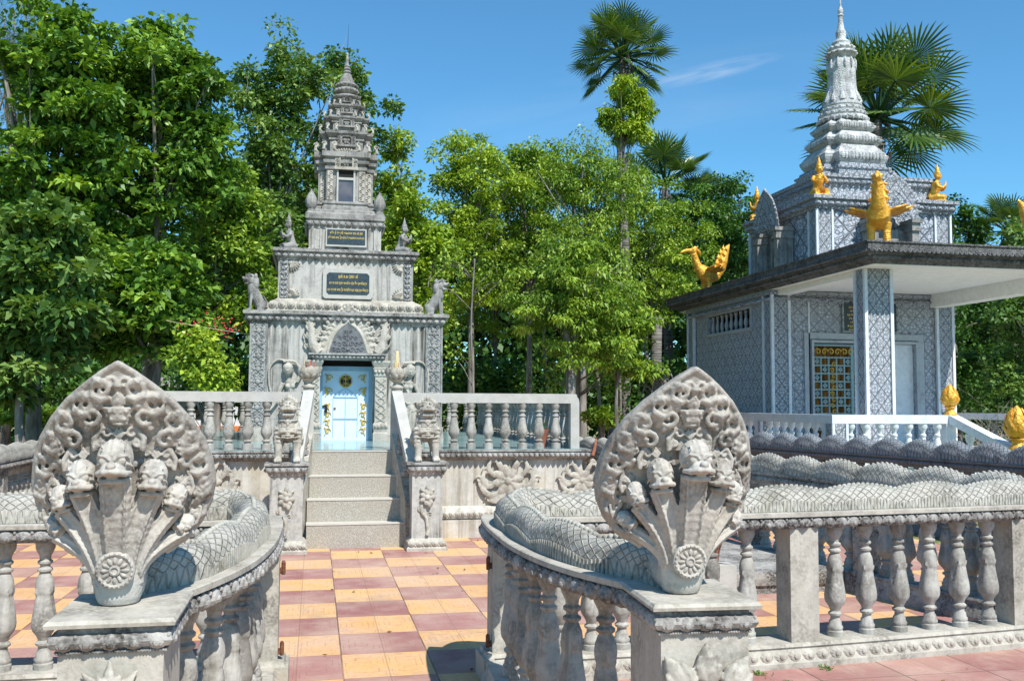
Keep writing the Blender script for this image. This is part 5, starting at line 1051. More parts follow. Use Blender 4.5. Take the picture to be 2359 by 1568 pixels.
# lotus bowls for incense on the newel posts
def lotus_bowl(loc, label, garland):
    r = empty('incense_bowl', loc, 0, label, 'incense bowl', 'lotus bowls on the stair newels'); b = MB()
    b.lathe([(.058, 0), (.058, .022), (.075, .028), (.075, .045), (.05, .055), (.036, .07), (.036, .085), (.055, .10), (.08, .12), (.06, .13)], 24); b.build('stand', M['rail'], r, auto=40)
    b = MB(); b.lathe([(.04, .11), (.075, .13), (.10, .17), (.108, .215), (.10, .235), (.085, .235), (.08, .20)], 24)
    for k in range(9):
        a = 2*PI*k/9; c, s = math.cos(a), math.sin(a); b.tube([(.05*c, .05*s, .12), (.095*c, .095*s, .155), (.113*c, .113*s, .20), (.112*c, .112*s, .235), (.118*c, .118*s, .255)], [.014, .034, .042, .026, .004], 8, up=(c, s, 0), flat=.35)
        a += PI/9; c, s = math.cos(a), math.sin(a); b.tube([(.05*c, .05*s, .115), (.09*c, .09*s, .135), (.108*c, .108*s, .165), (.112*c, .112*s, .185)], [.012, .024, .024, .003], 8, up=(c, s, 0), flat=.4)
    b.build('lotus_bowl', M['rail'], r, auto=50)
    random.seed(3)
    for k in range(14 if not garland else 5):
        a = random.random()*6.28; q = random.random()*.06; b = MB(); x, y = q*math.cos(a), q*math.sin(a); b.tube([(x, y, .21), (x*1.15, y*1.15, .29+random.random()*.025)], .0022, 5); b.build('incense_stick', M['incense'] if k % 3 else M['cream'], r)
    if garland:
        b = MB()
        for k in range(90):
            t = k/90; a = k*2.4; q = .028*(1-t*.75); b.ell((.0+q*math.cos(a), q*math.sin(a), .22+t*.20), (.011, .011, .010), n=6, k=4)
        b.build('folded_offering', M['cream'], r)
    return r
lotus_bowl((-.065, 10.34, 1.5755), 'stone lotus bowl of red incense sticks on the left newel post', False)
lotus_bowl((.86, 10.34, 1.5755), 'stone lotus bowl holding a cream folded offering on the right newel post', True)
# pot plants and loose things
def potted(name, loc, label, s, leafcol, potm, n=26, L=.2):
    r = empty(name, loc, 0, label, 'potted plant'); b = MB(); b.lathe([(.07*s, 0), (.09*s, .15*s), (.115*s, .22*s), (.12*s, .25*s), (.10*s, .25*s), (.09*s, .22*s)], 18); b.build('pot', M[potm], r, auto=40)
    b = MB(); random.seed(int(s*100)); b2 = []
    for k in range(n):
        a = random.random()*6.28; e = .3+random.random()*.9; d = Vector((math.cos(a)*math.cos(e), math.sin(a)*math.cos(e), math.sin(e))); p = Vector((0, 0, .23*s)); l = L*(.6+.6*random.random()); side = d.cross(Vector((0, 0, 1))).normalized()*l*.08
        q = [p, p+d*l*.5+side, p+d*l*.5-side, p+d*l-Vector((0, 0, l*.25))]; b.add(q, [(0, 1, 3, 2)])
    o = b.build('leaves', M[leafcol], r); return r
potted('potted_plant', (2.62, 11.0, PZ+.003), 'brown clay pot with small green plant behind the platform railing', .8, 'leafC', 'clay', 24, .16)
potted('potted_plant', (2.83, 6.55, .30), 'reddish spiky plant in a brown bamboo pot on a small stone block', .62, 'clay', 'clay', 60, .26)
b = MB(); b.box((0, 0, .15), (.26, .26, .30)); o = b.build('stone_block', M['cap']); o.location = (2.83, 6.55, .0); tag(o, 'small pale stone block under the reddish spiky plant', 'block')
b = MB(); b.ring([(0, 0), (0, .06), (.02, .07), (.03, .12), (.03, .17), (0, .175)], -.9, .9, -.9, .9); o = b.build('low_plinth', M['moulding']); o.location = (3.1, 7.75, .0); tag(o, 'low grey moulded plinth standing on the paving behind the right balustrade', 'plinth')
b = MB(); b.tube([(0, 0, 0), (.04, 0, .12), (.07, .02, .2)], [.022, .018, .008], 8); b.tube([(.03, 0, .12), (.06, 0, .16)], [.012, .006], 6); o = b.build('wooden_stump', M['clay']); o.location = (3.22, 10.9, .84); o.rotation_euler = (0, 0, .4); tag(o, 'broken reddish stick poking up beside the platform corner', 'stick')
random.seed(9)
b = MB()
for k in range(9): b.ell((random.uniform(-.5, .5), random.uniform(-.15, .15), .05), (random.uniform(.12, .25), .12, random.uniform(.04, .09)), (0, random.uniform(-.3, .3), random.random()*3), 9, 6)
o = b.build('plastic_sack', M['whitecloth'], voxel=.02, relax=2); o.location = (-8.9, 21.5, .01); tag(o, 'crumpled white plastic sack lying on the lawn', 'sack')
M['pavgrey'] = stone('shaded_grey_trim', (.40, .42, .445), (.12, .125, .13), (.34, .36, .38), stain=.5, bump=.2)  # shade on the pale window and door trim is put into this grey
# ------------------------------------------------------------------ white and grey pavilion shrine
pav = empty('pavilion_shrine', (10.5, 17.5, 0), 0, 'grey lattice-carved pavilion with flat overhanging roof and white tiered spire', 'shrine')
def vp(b, name, mat, par=None, **k): b.v = [(x-10.5, y-17.5, z) for x, y, z in b.v]; return b.build(name, M[mat] if isinstance(mat, str) else mat, par or pav, **k)
WX0, WX1, WY0, WY1, WZ = 8.6, 12.4, 16.9, 21.0, 3.62
FZ = .62
# terrace
b = MB(); b.bx(7.45, 13.6, 12.85, 22.2, 0, FZ); b.ring([(.02, FZ-.10), (.05, FZ-.08), (.05, FZ+.004)], 7.45, 13.6, 12.85, 22.2); vp(b, 'terrace', 'pavwhite')
b = MB()
for i in range(4): b.bx(9.6, 10.9, 12.85-.28*(i+1), 12.85-.28*i-.003, 0, FZ-.15*(i+1)+.02)
vp(b, 'terrace_steps', 'pavwhite')
# walls with door and side window openings
DXa, DXb, DZ = 9.42, 11.62, 2.66
b = MB(); t = .2
b.bx(WX0, DXa, WY0, WY0+t, FZ, WZ); b.bx(DXb, WX1, WY0, WY0+t, FZ, WZ); b.bx(DXa, DXb, WY0, WY0+t, DZ, WZ); vp(b, 'front_wall', 'pavwall')
wy0, wy1, wz0, wz1 = 17.86, 20.0, 3.02, 3.40
b = MB(); b.bx(WX0, WX0+t, WY0+t, wy0, FZ, WZ); b.bx(WX0, WX0+t, wy1, WY1, FZ, WZ); b.bx(WX0, WX0+t, wy0, wy1, FZ, wz0); b.bx(WX0, WX0+t, wy0, wy1, wz1, WZ); b.bx(WX0+t, WX1, WY1-t, WY1, FZ, WZ); b.bx(WX1-t, WX1, WY0+t, WY1-t, FZ, WZ); vp(b, 'side_walls', 'pavwall_s')
b = MB()
for p in ((WX0-.03, WX0+.002, wy0-.08, wy1+.08, wz1+.002, wz1+.07), (WX0-.03, WX0+.002, wy0-.08, wy1+.08, wz0-.07, wz0-.002), (WX0-.03, WX0+.002, wy0-.08, wy0-.002, wz0, wz1), (WX0-.03, WX0+.002, wy1+.002, wy1+.08, wz0, wz1)): b.bx(*p)
win = vp(b, 'side_window', 'pavgrey'); 
VB = [(.05, 0), (.05, .05), (.03, .1), (.045, .2), (.055, .35), (.04, .55), (.025, .7), (.04, .75), (.025, .8), (.045, .9), (.05, 1)]
for k in range(9):
    o = MB().lathe([(r*.9, z*(wz1-wz0)) for r, z in VB], 10, (WX0+.07, wy0+.13+.235*k, wz0)); vp(o, 'window_baluster', 'pavgrey', win, auto=40)
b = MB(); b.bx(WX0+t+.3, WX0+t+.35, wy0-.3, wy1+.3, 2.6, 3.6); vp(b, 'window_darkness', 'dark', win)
# corner pilasters (white edged carved bands)
def pilaster(x0, x1, y0, y1, z0, z1, name='corner_pilaster'):
    b = MB(); b.bx(x0, x1, y0, y1, z0, z1); vp(b, name, 'pavband'); e = .045; b = MB()
    for x in (x0, x1):
        for y in (y0, y1): b.bx(x-e*.6, x+e*.6, y-e*.6, y+e*.6, z0, z1-.002)
    o = vp(b, name+'_edges', 'pavwhite')
    return o
pilaster(WX0-.05, WX0+.30, WY0-.05, WY0+.30, FZ, WZ); pilaster(WX1-.30, WX1+.05, WY0-.05, WY0+.30, FZ, WZ); pilaster(WX0-.05, WX0+.25, WY1-.30, WY1+.05, FZ, WZ)
b = MB(); b.bx(WX0+.72, WX0+.75, WY0-.03, WY0-.001, FZ, WZ); vp(b, 'wall_fillet', 'pavwhite')
b = MB(); cornice(b, WX0, WX1, WY0, WY1, WZ-.22, WZ+.02, .10, 26); vp(b, 'wall_cornice', 'pavband')
# door surround, gate leaves, gold drapery within, blank opening behind column
b = MB(); 
for o_, w_, d_ in ((.0, .05, .06), (.07, .12, .03)):
    b.bx(DXa-o_-w_, DXa-o_-.002, WY0-d_, WY0-.002, FZ, DZ+o_+w_); b.bx(DXb+o_+.002, DXb+o_+w_, WY0-d_, WY0-.002, FZ, DZ+o_+w_); b.bx(DXa-o_, DXb+o_, WY0-d_, WY0-.002, DZ+o_+.002, DZ+o_+w_)
vp(b, 'door_surround', 'pavgrey')
gate = MB(); gz0, gz1 = FZ+.05, DZ-.28; gy = WY0+.04; xs = [DXa+.02+.165*i for i in range(8)]
for x in xs: gate.bx(x-.014, x+.014, gy-.014, gy+.014, gz0, gz1)
nz = 11
for k in range(nz+1): z = gz0+(gz1-gz0)*k/nz; gate.bx(xs[0], xs[-1], gy-.011, gy+.011, z-.014, z+.014)
gate.bx(DXa+.02, xs[-1]+.02, gy-.02, gy+.02, DZ-.06, DZ-.02); gate.bx(xs[5]-.03, xs[5]+.03, gy-.025, gy+.025, gz0, DZ-.02); gate.bx(xs[0]-.03, xs[0]+.02, gy-.02, gy+.02, gz0, DZ-.02)
g = vp(gate, 'gate_leaf', 'gategreen')
for i in range(7):
    for k in range(nz):
        if (i+k) % 2 == 0 and i != 2:
            b = MB(); x = (xs[i]+xs[i+1])/2; z = gz0+(gz1-gz0)*(k+.5)/nz; b.box((x, gy, z), (.075, .012, .075), rot=(0, PI/4, 0)); b.box((x, gy-.003, z), (.105, .010, .02)); b.box((x, gy-.003, z), (.02, .010, .105)); vp(b, 'rosette', 'gategreen', g)
b = MB()
for k in range(14): b.curl(((xs[2]+xs[3])/2+(.02 if k % 2 else -.02), gy-.02, gz0+.08+.115*k), Vector((1 if k % 2 else -1, 0, 0)), Vector((0, 0, 1)), .055, 1.2, .2, 5, 12)
vp(b, 'gate_scroll', 'goldpaint', g); b = MB()
for i in range(8): b.curl((xs[0]+.1+.14*i, gy-.02, DZ-.17), Vector((1 if i % 2 else -1, 0, 0)), Vector((0, 0, 1)), .07, 1.2, .2, 5, 12)
vp(b, 'top_scroll', 'goldpaint', g)
b = MB(); n = 60; vs = []
for i in range(n+1): x = DXa+(DXb-DXa)*i/n; y = WY0+.45+.04*math.sin(i*1.3)+.02*math.sin(i*3.1); vs += [(x, y, FZ), (x, y, DZ)]
b.add(vs, [(2*i, 2*i+2, 2*i+3, 2*i+1) for i in range(n)]); vp(b, 'gold_curtain', 'goldcloth', smooth=True)
b = MB(); b.bx(xs[-1]+.03, DXb-.003, WY0+.06, WY0+.1, FZ, DZ-.003); vp(b, 'open_door_leaf', 'pavwhite')
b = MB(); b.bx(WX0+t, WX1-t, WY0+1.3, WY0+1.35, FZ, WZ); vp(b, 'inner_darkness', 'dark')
# signboard above the door
sb = empty('signboard', (0, 0, 0)); sb.parent = pav
b = MB(); b.bx(10.06, 11.2, WY0-.05, WY0-.002, 2.90, 3.50); vp(b, 'board', 'slate', sb)
b = MB(); 
for q in ((10.04, 11.22, 3.50, 3.53), (10.04, 11.22, 2.87, 2.90)): b.bx(q[0], q[1], WY0-.06, WY0-.002, q[2], q[3])
for q in ((10.03, 10.06), (11.2, 11.23)): b.bx(q[0], q[1], WY0-.06, WY0-.002, 2.90, 3.50)
vp(b, 'board_frame', 'pavband', sb)
KS = ['ចេតិយ', 'ឧបាសក ទេព ជ្រឿន អាយុ', 'ឧបាសិកា ឈឹម ហ៊ាន គឹម', 'ព្រមទាំង បុត្រ ចៅ ទាំង', 'កសាង នៅ ឆ្នាំ ខែ', 'បរិច្ចាគ ប្រាក់ ៥០០', 'សូមឧទ្ទិស កុសល', 'ដល់ មាតា បិតា ញាតិកា']
for i, tx in enumerate(KS):
    o = textmesh(tx, .075 if i == 0 else .055, M['goldink'], sb, 10.63-10.5, WY0-.053-17.5, 3.42-.073*i); wd = max(v.co.x for v in o.data.vertices)-min(v.co.x for v in o.data.vertices)
    o.scale = ((.35 if i == 0 else .98-.06*(i % 3))/wd, 1, 1)
# portico columns
for cxn, nm in ((8.62, 'c'), (12.0, 'd')): pilaster(cxn+.02, cxn+.48, 13.82, 14.10, FZ, 3.66, 'portico_column')
# roof slab with weathered carved edge
RX0, RX1, RY0, RY1 = 8.3, 12.75, 13.17, 21.75
b = MB(); b.bx(RX0+.22, RX1-.22, RY0+.22, RY1-.22, 3.655, 3.72); vp(b, 'soffit', 'soffit')
b = MB(); b.bx(11.95, 12.25, RY0+.24, WY0-.06, 3.40, 3.654); vp(b, 'portico_beam', 'soffit'); b = MB(); b.bx(WX0+.05, WX0+.3, 14.12, WY0-.06, 3.56, 3.654); vp(b, 'portico_beam', 'soffit')
b = MB(); b.ring([(-.22, 3.665), (-.20, 3.70), (-.16, 3.71), (-.12, 3.76), (-.06, 3.79), (-.04, 3.80), (-.04, 3.82), (-.005, 3.83)], RX0, RX1, RY0, RY1)
for p0, p1, nn, nr in (((RX0+.1, RY0+.08, 3.755), (RX1-.1, RY0+.08, 3.755), 40, (0, -1, .6)), ((RX0+.08, RY1, 3.755), (RX0+.08, RY0+.1, 3.755), 76, (-1, 0, .6))): b.petals(p0, p1, nn, .06, (nr[0], nr[1], 0), .2)
vp(b, 'roof_corbel', 'pavdark')
b = MB(); b.ring([(0, 3.831), (.01, 3.84), (.01, 3.96), (.03, 3.965), (.03, 3.99)], RX0, RX1, RY0, RY1)
for k in range(54): x = RX0+(RX1-RX0)*(k+.5)/54; b.tube([(x-.03, RY0-.01, 3.86), (x-.02, RY0-.022, 3.84), (x, RY0-.022, 3.82), (x+.02, RY0-.022, 3.84), (x+.03, RY0-.01, 3.86)], .018, 5)
for k in range(104): y = RY0+(RY1-RY0)*(k+.5)/104; b.tube([(RX0-.01, y-.03, 3.86), (RX0-.022, y-.02, 3.84), (RX0-.022, y, 3.82), (RX0-.022, y+.02, 3.84), (RX0-.01, y+.03, 3.86)], .018, 5)
vp(b, 'roof_edge', 'pavdark')
# block above the roof
CX, CY, HB = 10.5, 17.5, 1.40
bm_ = stone('roof_block_lattice', (.46, .50, .56), (.10, .11, .13), (.36, .40, .46), stain=.4, bump=.3, extra=lattice(.52, 1.0, .03, dark=(.09, .10, .12), darken=.75))
b = MB(); b.bx(CX-HB+.03, CX+HB-.03, CY-HB+.03, CY+HB-.03, 3.99, 5.15); vp(b, 'roof_block', bm_)
for sx in (-1, 1):
    for sy in (-1, 1):
        b = MB(); x, y = CX+sx*(HB-.16), CY+sy*(HB-.16); b.bx(x-.145, x+.145, y-.145, y+.145, 3.991, 5.12); vp(b, 'block_pilaster', 'pavband')
for sx in (-1, 1):
    for sy in (-1, 1):
        X1, Y1 = CX+sx*HB, CY+sy*HB
        b = MB(); b.bx(X1-.03, X1+.012, Y1-.03, Y1+.012, 3.992, 5.11); vp(b, 'block_edge', 'pavwhite')
        if sy < 0: b = MB(); b.bx(X1-sx*.32-.02, X1-sx*.32+.02, Y1-.008, Y1+.04, 3.992, 5.11); vp(b, 'block_edge', 'pavwhite')
        b = MB(); b.bx(X1-.008 if sx < 0 else X1-.04, X1+.04 if sx < 0 else X1+.008, Y1-sy*.32-.02, Y1-sy*.32+.02, 3.992, 5.11); vp(b, 'block_edge', 'pavwhite')
b = MB(); cornice(b, CX-HB, CX+HB, CY-HB, CY+HB, 5.11, 5.36, .12, 22, sides='flr'); vp(b, 'block_cornice', 'pavband')
b = MB(); h2_ = 1.16; b.bx(CX-h2_, CX+h2_, CY-h2_, CY+h2_, 5.361, 5.62); vp(b, 'second_block', 'pavwall_s')
b = MB(); cornice(b, CX-h2_, CX+h2_, CY-h2_, CY+h2_, 5.60, 5.84, .09, 20, sides='flr'); vp(b, 'second_cornice', 'pavband')
# gables on three sides
def gable(nr):
    nr = Vector(nr); U = Vector((-nr.y, nr.x, 0)); c = Vector((CX, CY, 0))+nr*HB
    P = lambda a, d, z: c+U*a+nr*d+Vector((0, 0, z))
    b = MB()
    def bl(a0, a1, d0, d1, z0, z1):
        q = [P(a, d, z) for z in (z0, z1) for a, d in ((a0, d0), (a1, d0), (a1, d1), (a0, d1))]; b.add(q, [(3, 2, 1, 0), (4, 5, 6, 7), (0, 1, 5, 4), (1, 2, 6, 5), (2, 3, 7, 6), (3, 0, 4, 7)])
    bl(-.42, .42, .005, .10, 3.99, 4.75)
    for s in (-1, 1): bl(s*.42-.07, s*.42+.07, .0, .34, 3.99, 4.70); bl(s*.42-.10, s*.42+.10, -.0, .38, 4.701, 4.76); bl(s*.42-.085, s*.42+.085, 0, .36, 4.761, 4.85); bl(s*.42-.11, s*.42+.11, 0, .40, 4.851, 4.92)
    vp(b, 'gable_columns', 'greystone')
    pbuild = lambda bb, name, mat, **k: vp(bb, name, mat, **k)
    p = P(0, .30, 0); pediment(pbuild, p.x, p.y, 4.92, .58, .80, nr, True, False, ('pavband', 'pavband'), .02)
gable((0, -1, 0)); gable((-1, 0, 0)); gable((1, 0, 0))
# white spire
b = MB(); C5 = (CX, CY); z = 5.84
redring(b, [(.03, 5.84), (.03, 5.86), (-.0, 5.88), (0, 6.08), (.03, 6.10), (.03, 6.14), (-.04, 6.16), (-.05, 6.22)], .76, .72, C5)
vp(b, 'spire_base', 'pavband')
for i, (h, z0, z1) in enumerate(((.66, 6.20, 6.62), (.575, 6.62, 6.92), (.48, 6.92, 7.22))):
    b = MB(); H = z1-z0; redring(b, [(-.05, z0), (-.03, z0+H*.1), (.0, z0+H*.2), (.05, z0+H*.42), (.065, z0+H*.58), (.03, z0+H*.66), (.02, z0+H*.70), (-.0, z0+H*.78), (-.07, z0+H*.98), (-.08, z1+.01)], h-.02, .70, C5)
    for nr in ((0, -1, 0), (-1, 0, 0), (1, 0, 0)):
        nv = Vector(nr); U = Vector((-nv.y, nv.x, 0)); c = Vector((CX, CY, z0+H*.46))+nv*(h+.04); b.petals(c-U*h*.68, c+U*h*.68, 12, H*.34, nr, .18)
    vp(b, 'spire_tier', 'spire')
b = MB(); prof = [(.50, 7.20), (.52, 7.24), (.50, 7.29), (.44, 7.30), (.47, 7.34), (.46, 7.40), (.41, 7.41), (.43, 7.45), (.42, 7.50), (.37, 7.515), (.39, 7.55), (.38, 7.60), (.33, 7.62)]
b.lathe(prof, 32, (CX, CY, 0))
for k in range(20):
    a = 2*PI*k/20
    for rr, zz, sz in ((.49, 7.255, .04), (.455, 7.37, .035), (.415, 7.475, .03)): b.ell((CX+rr*math.cos(a), CY+rr*math.sin(a), zz), (sz, sz, sz*.8), n=7, k=5)
for k in range(26): a = 2*PI*k/26; b.ell((CX+.5*math.cos(a), CY+.5*math.sin(a), 7.22), (.03, .03, .05), n=6, k=4)
vp(b, 'spire_rings', 'spire')
b = MB(); b.lathe([(.37, 7.60), (.33, 7.70), (.295, 7.85), (.275, 8.0), (.268, 8.2), (.27, 8.35), (.272, 8.45), (.25, 8.50), (.24, 8.53), (.18, 8.535)], 48, (CX, CY, 0), fn=lambda a, z: 1+(.035*abs(math.cos(6*a)) if z < 8.3 else 0.015*abs(math.cos(12*a))))
for k in range(12):
    a = 2*PI*k/12; b.tube([(CX+r*math.cos(a), CY+r*math.sin(a), z) for r, z in ((.345, 7.62), (.33, 7.70), (.30, 7.82), (.28, 7.9))], [.06, .05, .03, .01], 7)
    a += PI/12; b.tube([(CX+r*math.cos(a), CY+r*math.sin(a), z) for r, z in ((.28, 8.33), (.285, 8.40), (.28, 8.48), (.26, 8.54))], [.02, .025, .025, .01], 7)
vp(b, 'spire_drum', 'spire', auto=45)
b = MB(); b.lathe([(.2, 8.53), (.22, 8.58), (.27, 8.62), (.30, 8.66), (.27, 8.70), (.235, 8.72), (.26, 8.76), (.25, 8.80), (.19, 8.82), (.175, 8.86), (.19, 8.90), (.17, 8.93), (.12, 8.95), (.09, 9.0), (.105, 9.08), (.10, 9.14), (.07, 9.2), (.05, 9.34), (.042, 9.46), (.06, 9.48), (.06, 9.50), (.04, 9.52), (.055, 9.56), (.05, 9.62), (.02, 9.70), (.015, 9.95), (.004, 10.1)], 24, (CX, CY, 0))
for k in range(14):
    a = 2*PI*k/14; b.ell((CX+.28*math.cos(a), CY+.28*math.sin(a), 8.66), (.05, .05, .035), n=7, k=5); b.ell((CX+.24*math.cos(a+.2), CY+.24*math.sin(a+.2), 8.775), (.045, .045, .035), n=7, k=5)
vp(b, 'spire_finial', 'spire', auto=45)
# ------------------------------------------------------------------ terrace railing
tr = empty('terrace_railing', (0, 0, 0), 0, 'white painted railing with square carved posts round the pavilion terrace', 'railing')
RZ = 1.31; RB_ = FZ+.006
def wrail(x0, x1, y0, y1, z0=1.18): b = MB(); b.bx(x0, x1, y0, y1, z0, RZ); b.build('top_rail', M['pavwhite'], tr)
wrail(7.45, 9.52, 12.84, 12.98); wrail(10.75, 13.5, 12.84, 12.98); wrail(7.45, 7.59, 12.983, 22.0)
wrail(13.4, 13.5, 12.983, 22.0)
def wpost(x, y, w=.16, carved=True):
    b = MB(); b.box((x, y, (RB_+1.178)/2), (w, w, 1.178-RB_)); b.build('post', M['pavband'] if carved else M['pavwhite'], tr)
    if carved:
        b = MB()
        for sx in (-1, 1):
            for sy in (-1, 1): b.box((x+sx*w/2, y+sy*w/2, (RB_+1.176)/2), (.04, .04, 1.176-RB_))
        b.build('post_edges', M['pavwhite'], tr)
wpost(7.56, 12.93, .22); wpost(9.42, 12.92, .16, False); wpost(10.83, 12.92, .16, False); wpost(13.4, 12.93, .2)
for y in (15.2, 17.5, 19.8, 21.9): wpost(7.52, y, .13)
WB = [(.06, 0), (.06, .06), (.04, .1), (.055, .2), (.07, .32), (.055, .5), (.035, .62), (.05, .66), (.05, .70), (.03, .73), (.035, .80), (.06, .86), (.07, .9), (.07, 1)]
balusters(tr, [(7.52+.24*k+.27, 12.91) for k in range(7)]+[(11.0+.24*k, 12.91) for k in range(10)], RB_, 1.18-RB_, 'pavwhite', .9, 'wb', WB, petal=False)
balusters(tr, [(7.52, 13.2+.25*k) for k in range(35) if min(abs(13.2+.25*k-q) for q in (15.2, 17.5, 19.8, 21.9)) > .14], RB_, 1.18-RB_, 'pavwhite', .9, 'wb', WB, petal=False)
for x in (9.46, 10.80):
    b = MB(); pts = [(12.84, RZ-.0), (11.55, .88)]; vs = []
    for y, z in pts: vs += [(x-.08, y, z), (x+.08, y, z), (x-.08, y, z-.13), (x+.08, y, z-.13)]
    b.add(vs, [(0, 1, 3, 2), (4, 6, 7, 5), (0, 4, 5, 1), (2, 3, 7, 6), (0, 2, 6, 4), (1, 5, 7, 3)]); b.build('stair_rail', M['pavwhite'], tr)
    for t_ in (.28, .62): balusters(tr, [(x, 12.84-1.29*t_)], RB_-.45*t_-.18, 1.15-.43*t_-(RB_-.45*t_-.18), 'pavwhite', .9, 'wb%f' % t_, WB, petal=False)
    b = MB(); b.box((x, 11.50, .42), (.2, .2, .84)); b.build('end_post', M['pavwhite'], tr)
def lotus_finial(loc, s, label):
    r = empty('lotus_finial', loc, 0, label, 'finial', 'golden lotus buds on the white stair railing'); b = MB()
    b.lathe([(rr*s, zz*s) for rr, zz in ((.20, 0), (.20, .04), (.16, .08), (.12, .14), (.12, .20), (.17, .24), (.17, .27), (.14, .29))], 24); b.build('pedestal', M['gold'], r, auto=45)
    b = MB(); b.lathe([(rr*s, zz*s) for rr, zz in ((.12, .28), (.20, .34), (.245, .45), (.24, .58), (.19, .74), (.11, .88), (.03, .98), (.003, 1.0))], 24)
    for row, (n, z0, z1, r0, r1, w) in enumerate(((7, .30, .62, .19, .265, .12), (7, .42, .80, .22, .22, .11), (6, .58, .95, .19, .10, .08))):
        for k in range(n):
            a = 2*PI*(k+.5*row)/n; c, q = math.cos(a), math.sin(a)
            b.tube([(s*r_*c, s*r_*q, s*z_) for r_, z_ in ((r0*.8, z0), (r0*1.08, z0+(z1-z0)*.3), (max(r1, r0*.9)*1.02, z0+(z1-z0)*.65), (r1, z1))], [s*w*q_ for q_ in (.5, 1, .8, .04)], 8, up=(c, q, 0), flat=.35)
    b.build('lotus_bud', M['gold'], r, auto=50); return r
lotus_finial((9.46, 12.91, RZ+.001), .47, 'smaller golden lotus bud at the head of the white stair railing')
lotus_finial((9.46, 11.50, .841), .62, 'larger golden lotus bud on the low end post of the white stair railing')
# golden worshippers and birds on the pavilion
for (x, y, rz, lb_) in ((CX-HB+.12, CY-HB+.10, -.1, 'gold kneeling worshipper at the front left corner of the block under the white spire'), (CX+HB-.16, CY-HB+.12, .9, 'gold kneeling worshipper at the front right corner of the block under the white spire'), (CX-HB+.10, CY+HB-.15, -1.9, 'gold kneeling worshipper half hidden at the back left corner of the roof block')):
    kneeling('kneeling_statue', (x, y, 5.361), rz, .76, 'gold', lb_, 'golden worshippers round the white spire', vox=.010)
def golden_bird(loc, rz, s, label):
    r = empty('bird_statue', loc, rz, label, 'bird statue', 'golden birds on the roof edge'); q = lambda *a: tuple(x*s for x in a)   # faces -Y, about 1.0 s tall
    b = MB(); b.tube([q(0, .28, .36), q(0, .14, .36), q(0, 0, .37), q(0, -.13, .44), q(0, -.20, .54)], [.07*s, .13*s, .165*s, .155*s, .10*s], 18)
    b.tube([q(0, -.20, .50), q(0, -.27, .62), q(0, -.31, .74), q(0, -.33, .83)], [.10*s, .082*s, .068*s, .06*s], 14)
    for k in range(7): t_ = k/6; b.tube([(s*(.075*math.cos(a)), s*(-.22-.09*t_+.075*math.sin(a)), s*(.56+.22*t_)) for a in [PI+.3+q_*(PI-.6)/6 for q_ in range(7)]], .010*s, 5)
    b.ell(q(0, -.36, .875), q(.070, .085, .068), n=14, k=9); b.ell(q(0, -.30, .93), q(.04, .06, .05)); b.tube([q(0, -.27, .92), q(0, -.20, .86), q(0, -.17, .78)], [.03*s, .035*s, .008*s], 8)
    b.tube([q(0, -.42, .875), q(0, -.52, .87), q(0, -.62, .835), q(0, -.68, .80)], [.045*s, .042*s, .032*s, .006*s], 10, flat=1.0); b.tube([q(0, -.40, .84), q(0, -.38, .76), q(0, -.37, .72)], [.02*s, .022*s, .006*s], 7)
    for g in (-1, 1):
        b.ell(q(g*.06, -.39, .895), q(.02, .02, .02), n=8, k=6)
        b.tube([q(g*.09, -.02, .30), q(g*.10, -.02, .20), q(g*.10, -.03, .02)], [.085*s, .055*s, .045*s], 12); b.ell(q(g*.10, -.07, .02), q(.055, .10, .022))
        for k in range(5): b.lathe([(.05*s, 0), (.056*s, .01*s), (.05*s, .02*s)], 12, q(g*.10, -.028, .04+.03*k))
        # spread wings, flat feathered boards
        for k, (dy, L, zz) in enumerate(((-.10, .25, .50), (-.02, .33, .485), (.07, .30, .47), (.15, .22, .455))):
            b.tube([q(g*.10, dy*.6, .44), q(g*(.12+L*.45), dy, zz-.01), q(g*(.12+L*.8), dy+.02, zz+.015), q(g*(.14+L), dy+.04, zz+.05)], [.075*s, .07*s, .055*s, .012*s], 8, up=(0, 0, 1), flat=.35)
    b.build('body', M['gold'], r, voxel=.011*s, relax=1)
    b = MB(); b.tube([q(0, .22, .38), q(0, .33, .52), q(0, .36, .68), q(0, .42, .84), q(0, .50, 1.0), q(0, .56, 1.08)], [.09*s, .10*s, .12*s, .10*s, .055*s, .01*s], 12, flat=1.0)
    for g in (-1, 1):
        for k, (y, z, r_) in enumerate(((.28, .56, .07), (.30, .68, .07), (.36, .80, .06), (.43, .92, .05))):
            b.curl(q(g*.07, y, z), Vector((g, 0, 0)), Vector((0, -.3, 1)).normalized(), r_*s, 1.2, .38, 6, 12)
    for k, (y, z) in enumerate(((.24, .56), (.27, .68), (.31, .80), (.37, .91), (.44, 1.0))): b.tube([q(0, y+.02, z-.06), q(0, y-.05, z-.02), q(0, y-.03, z+.06)], [.035*s, .035*s, .006*s], 7)
    b.build('tail', M['gold'], r, voxel=.011*s, relax=1); return r
golden_bird((8.72, 20.3, 3.992), -PI/2+.18, 1.08, 'golden long beaked bird seen from the side on the far left roof edge')
golden_bird((8.78, 13.62, 3.992), -.60, 1.16, 'golden bird with spread wings seen from the front on the near roof corner')
golden_bird((12.5, 14.3, 3.992), PI/2-.1, .98, 'golden bird whose raised tail alone shows at the right edge of the roof')
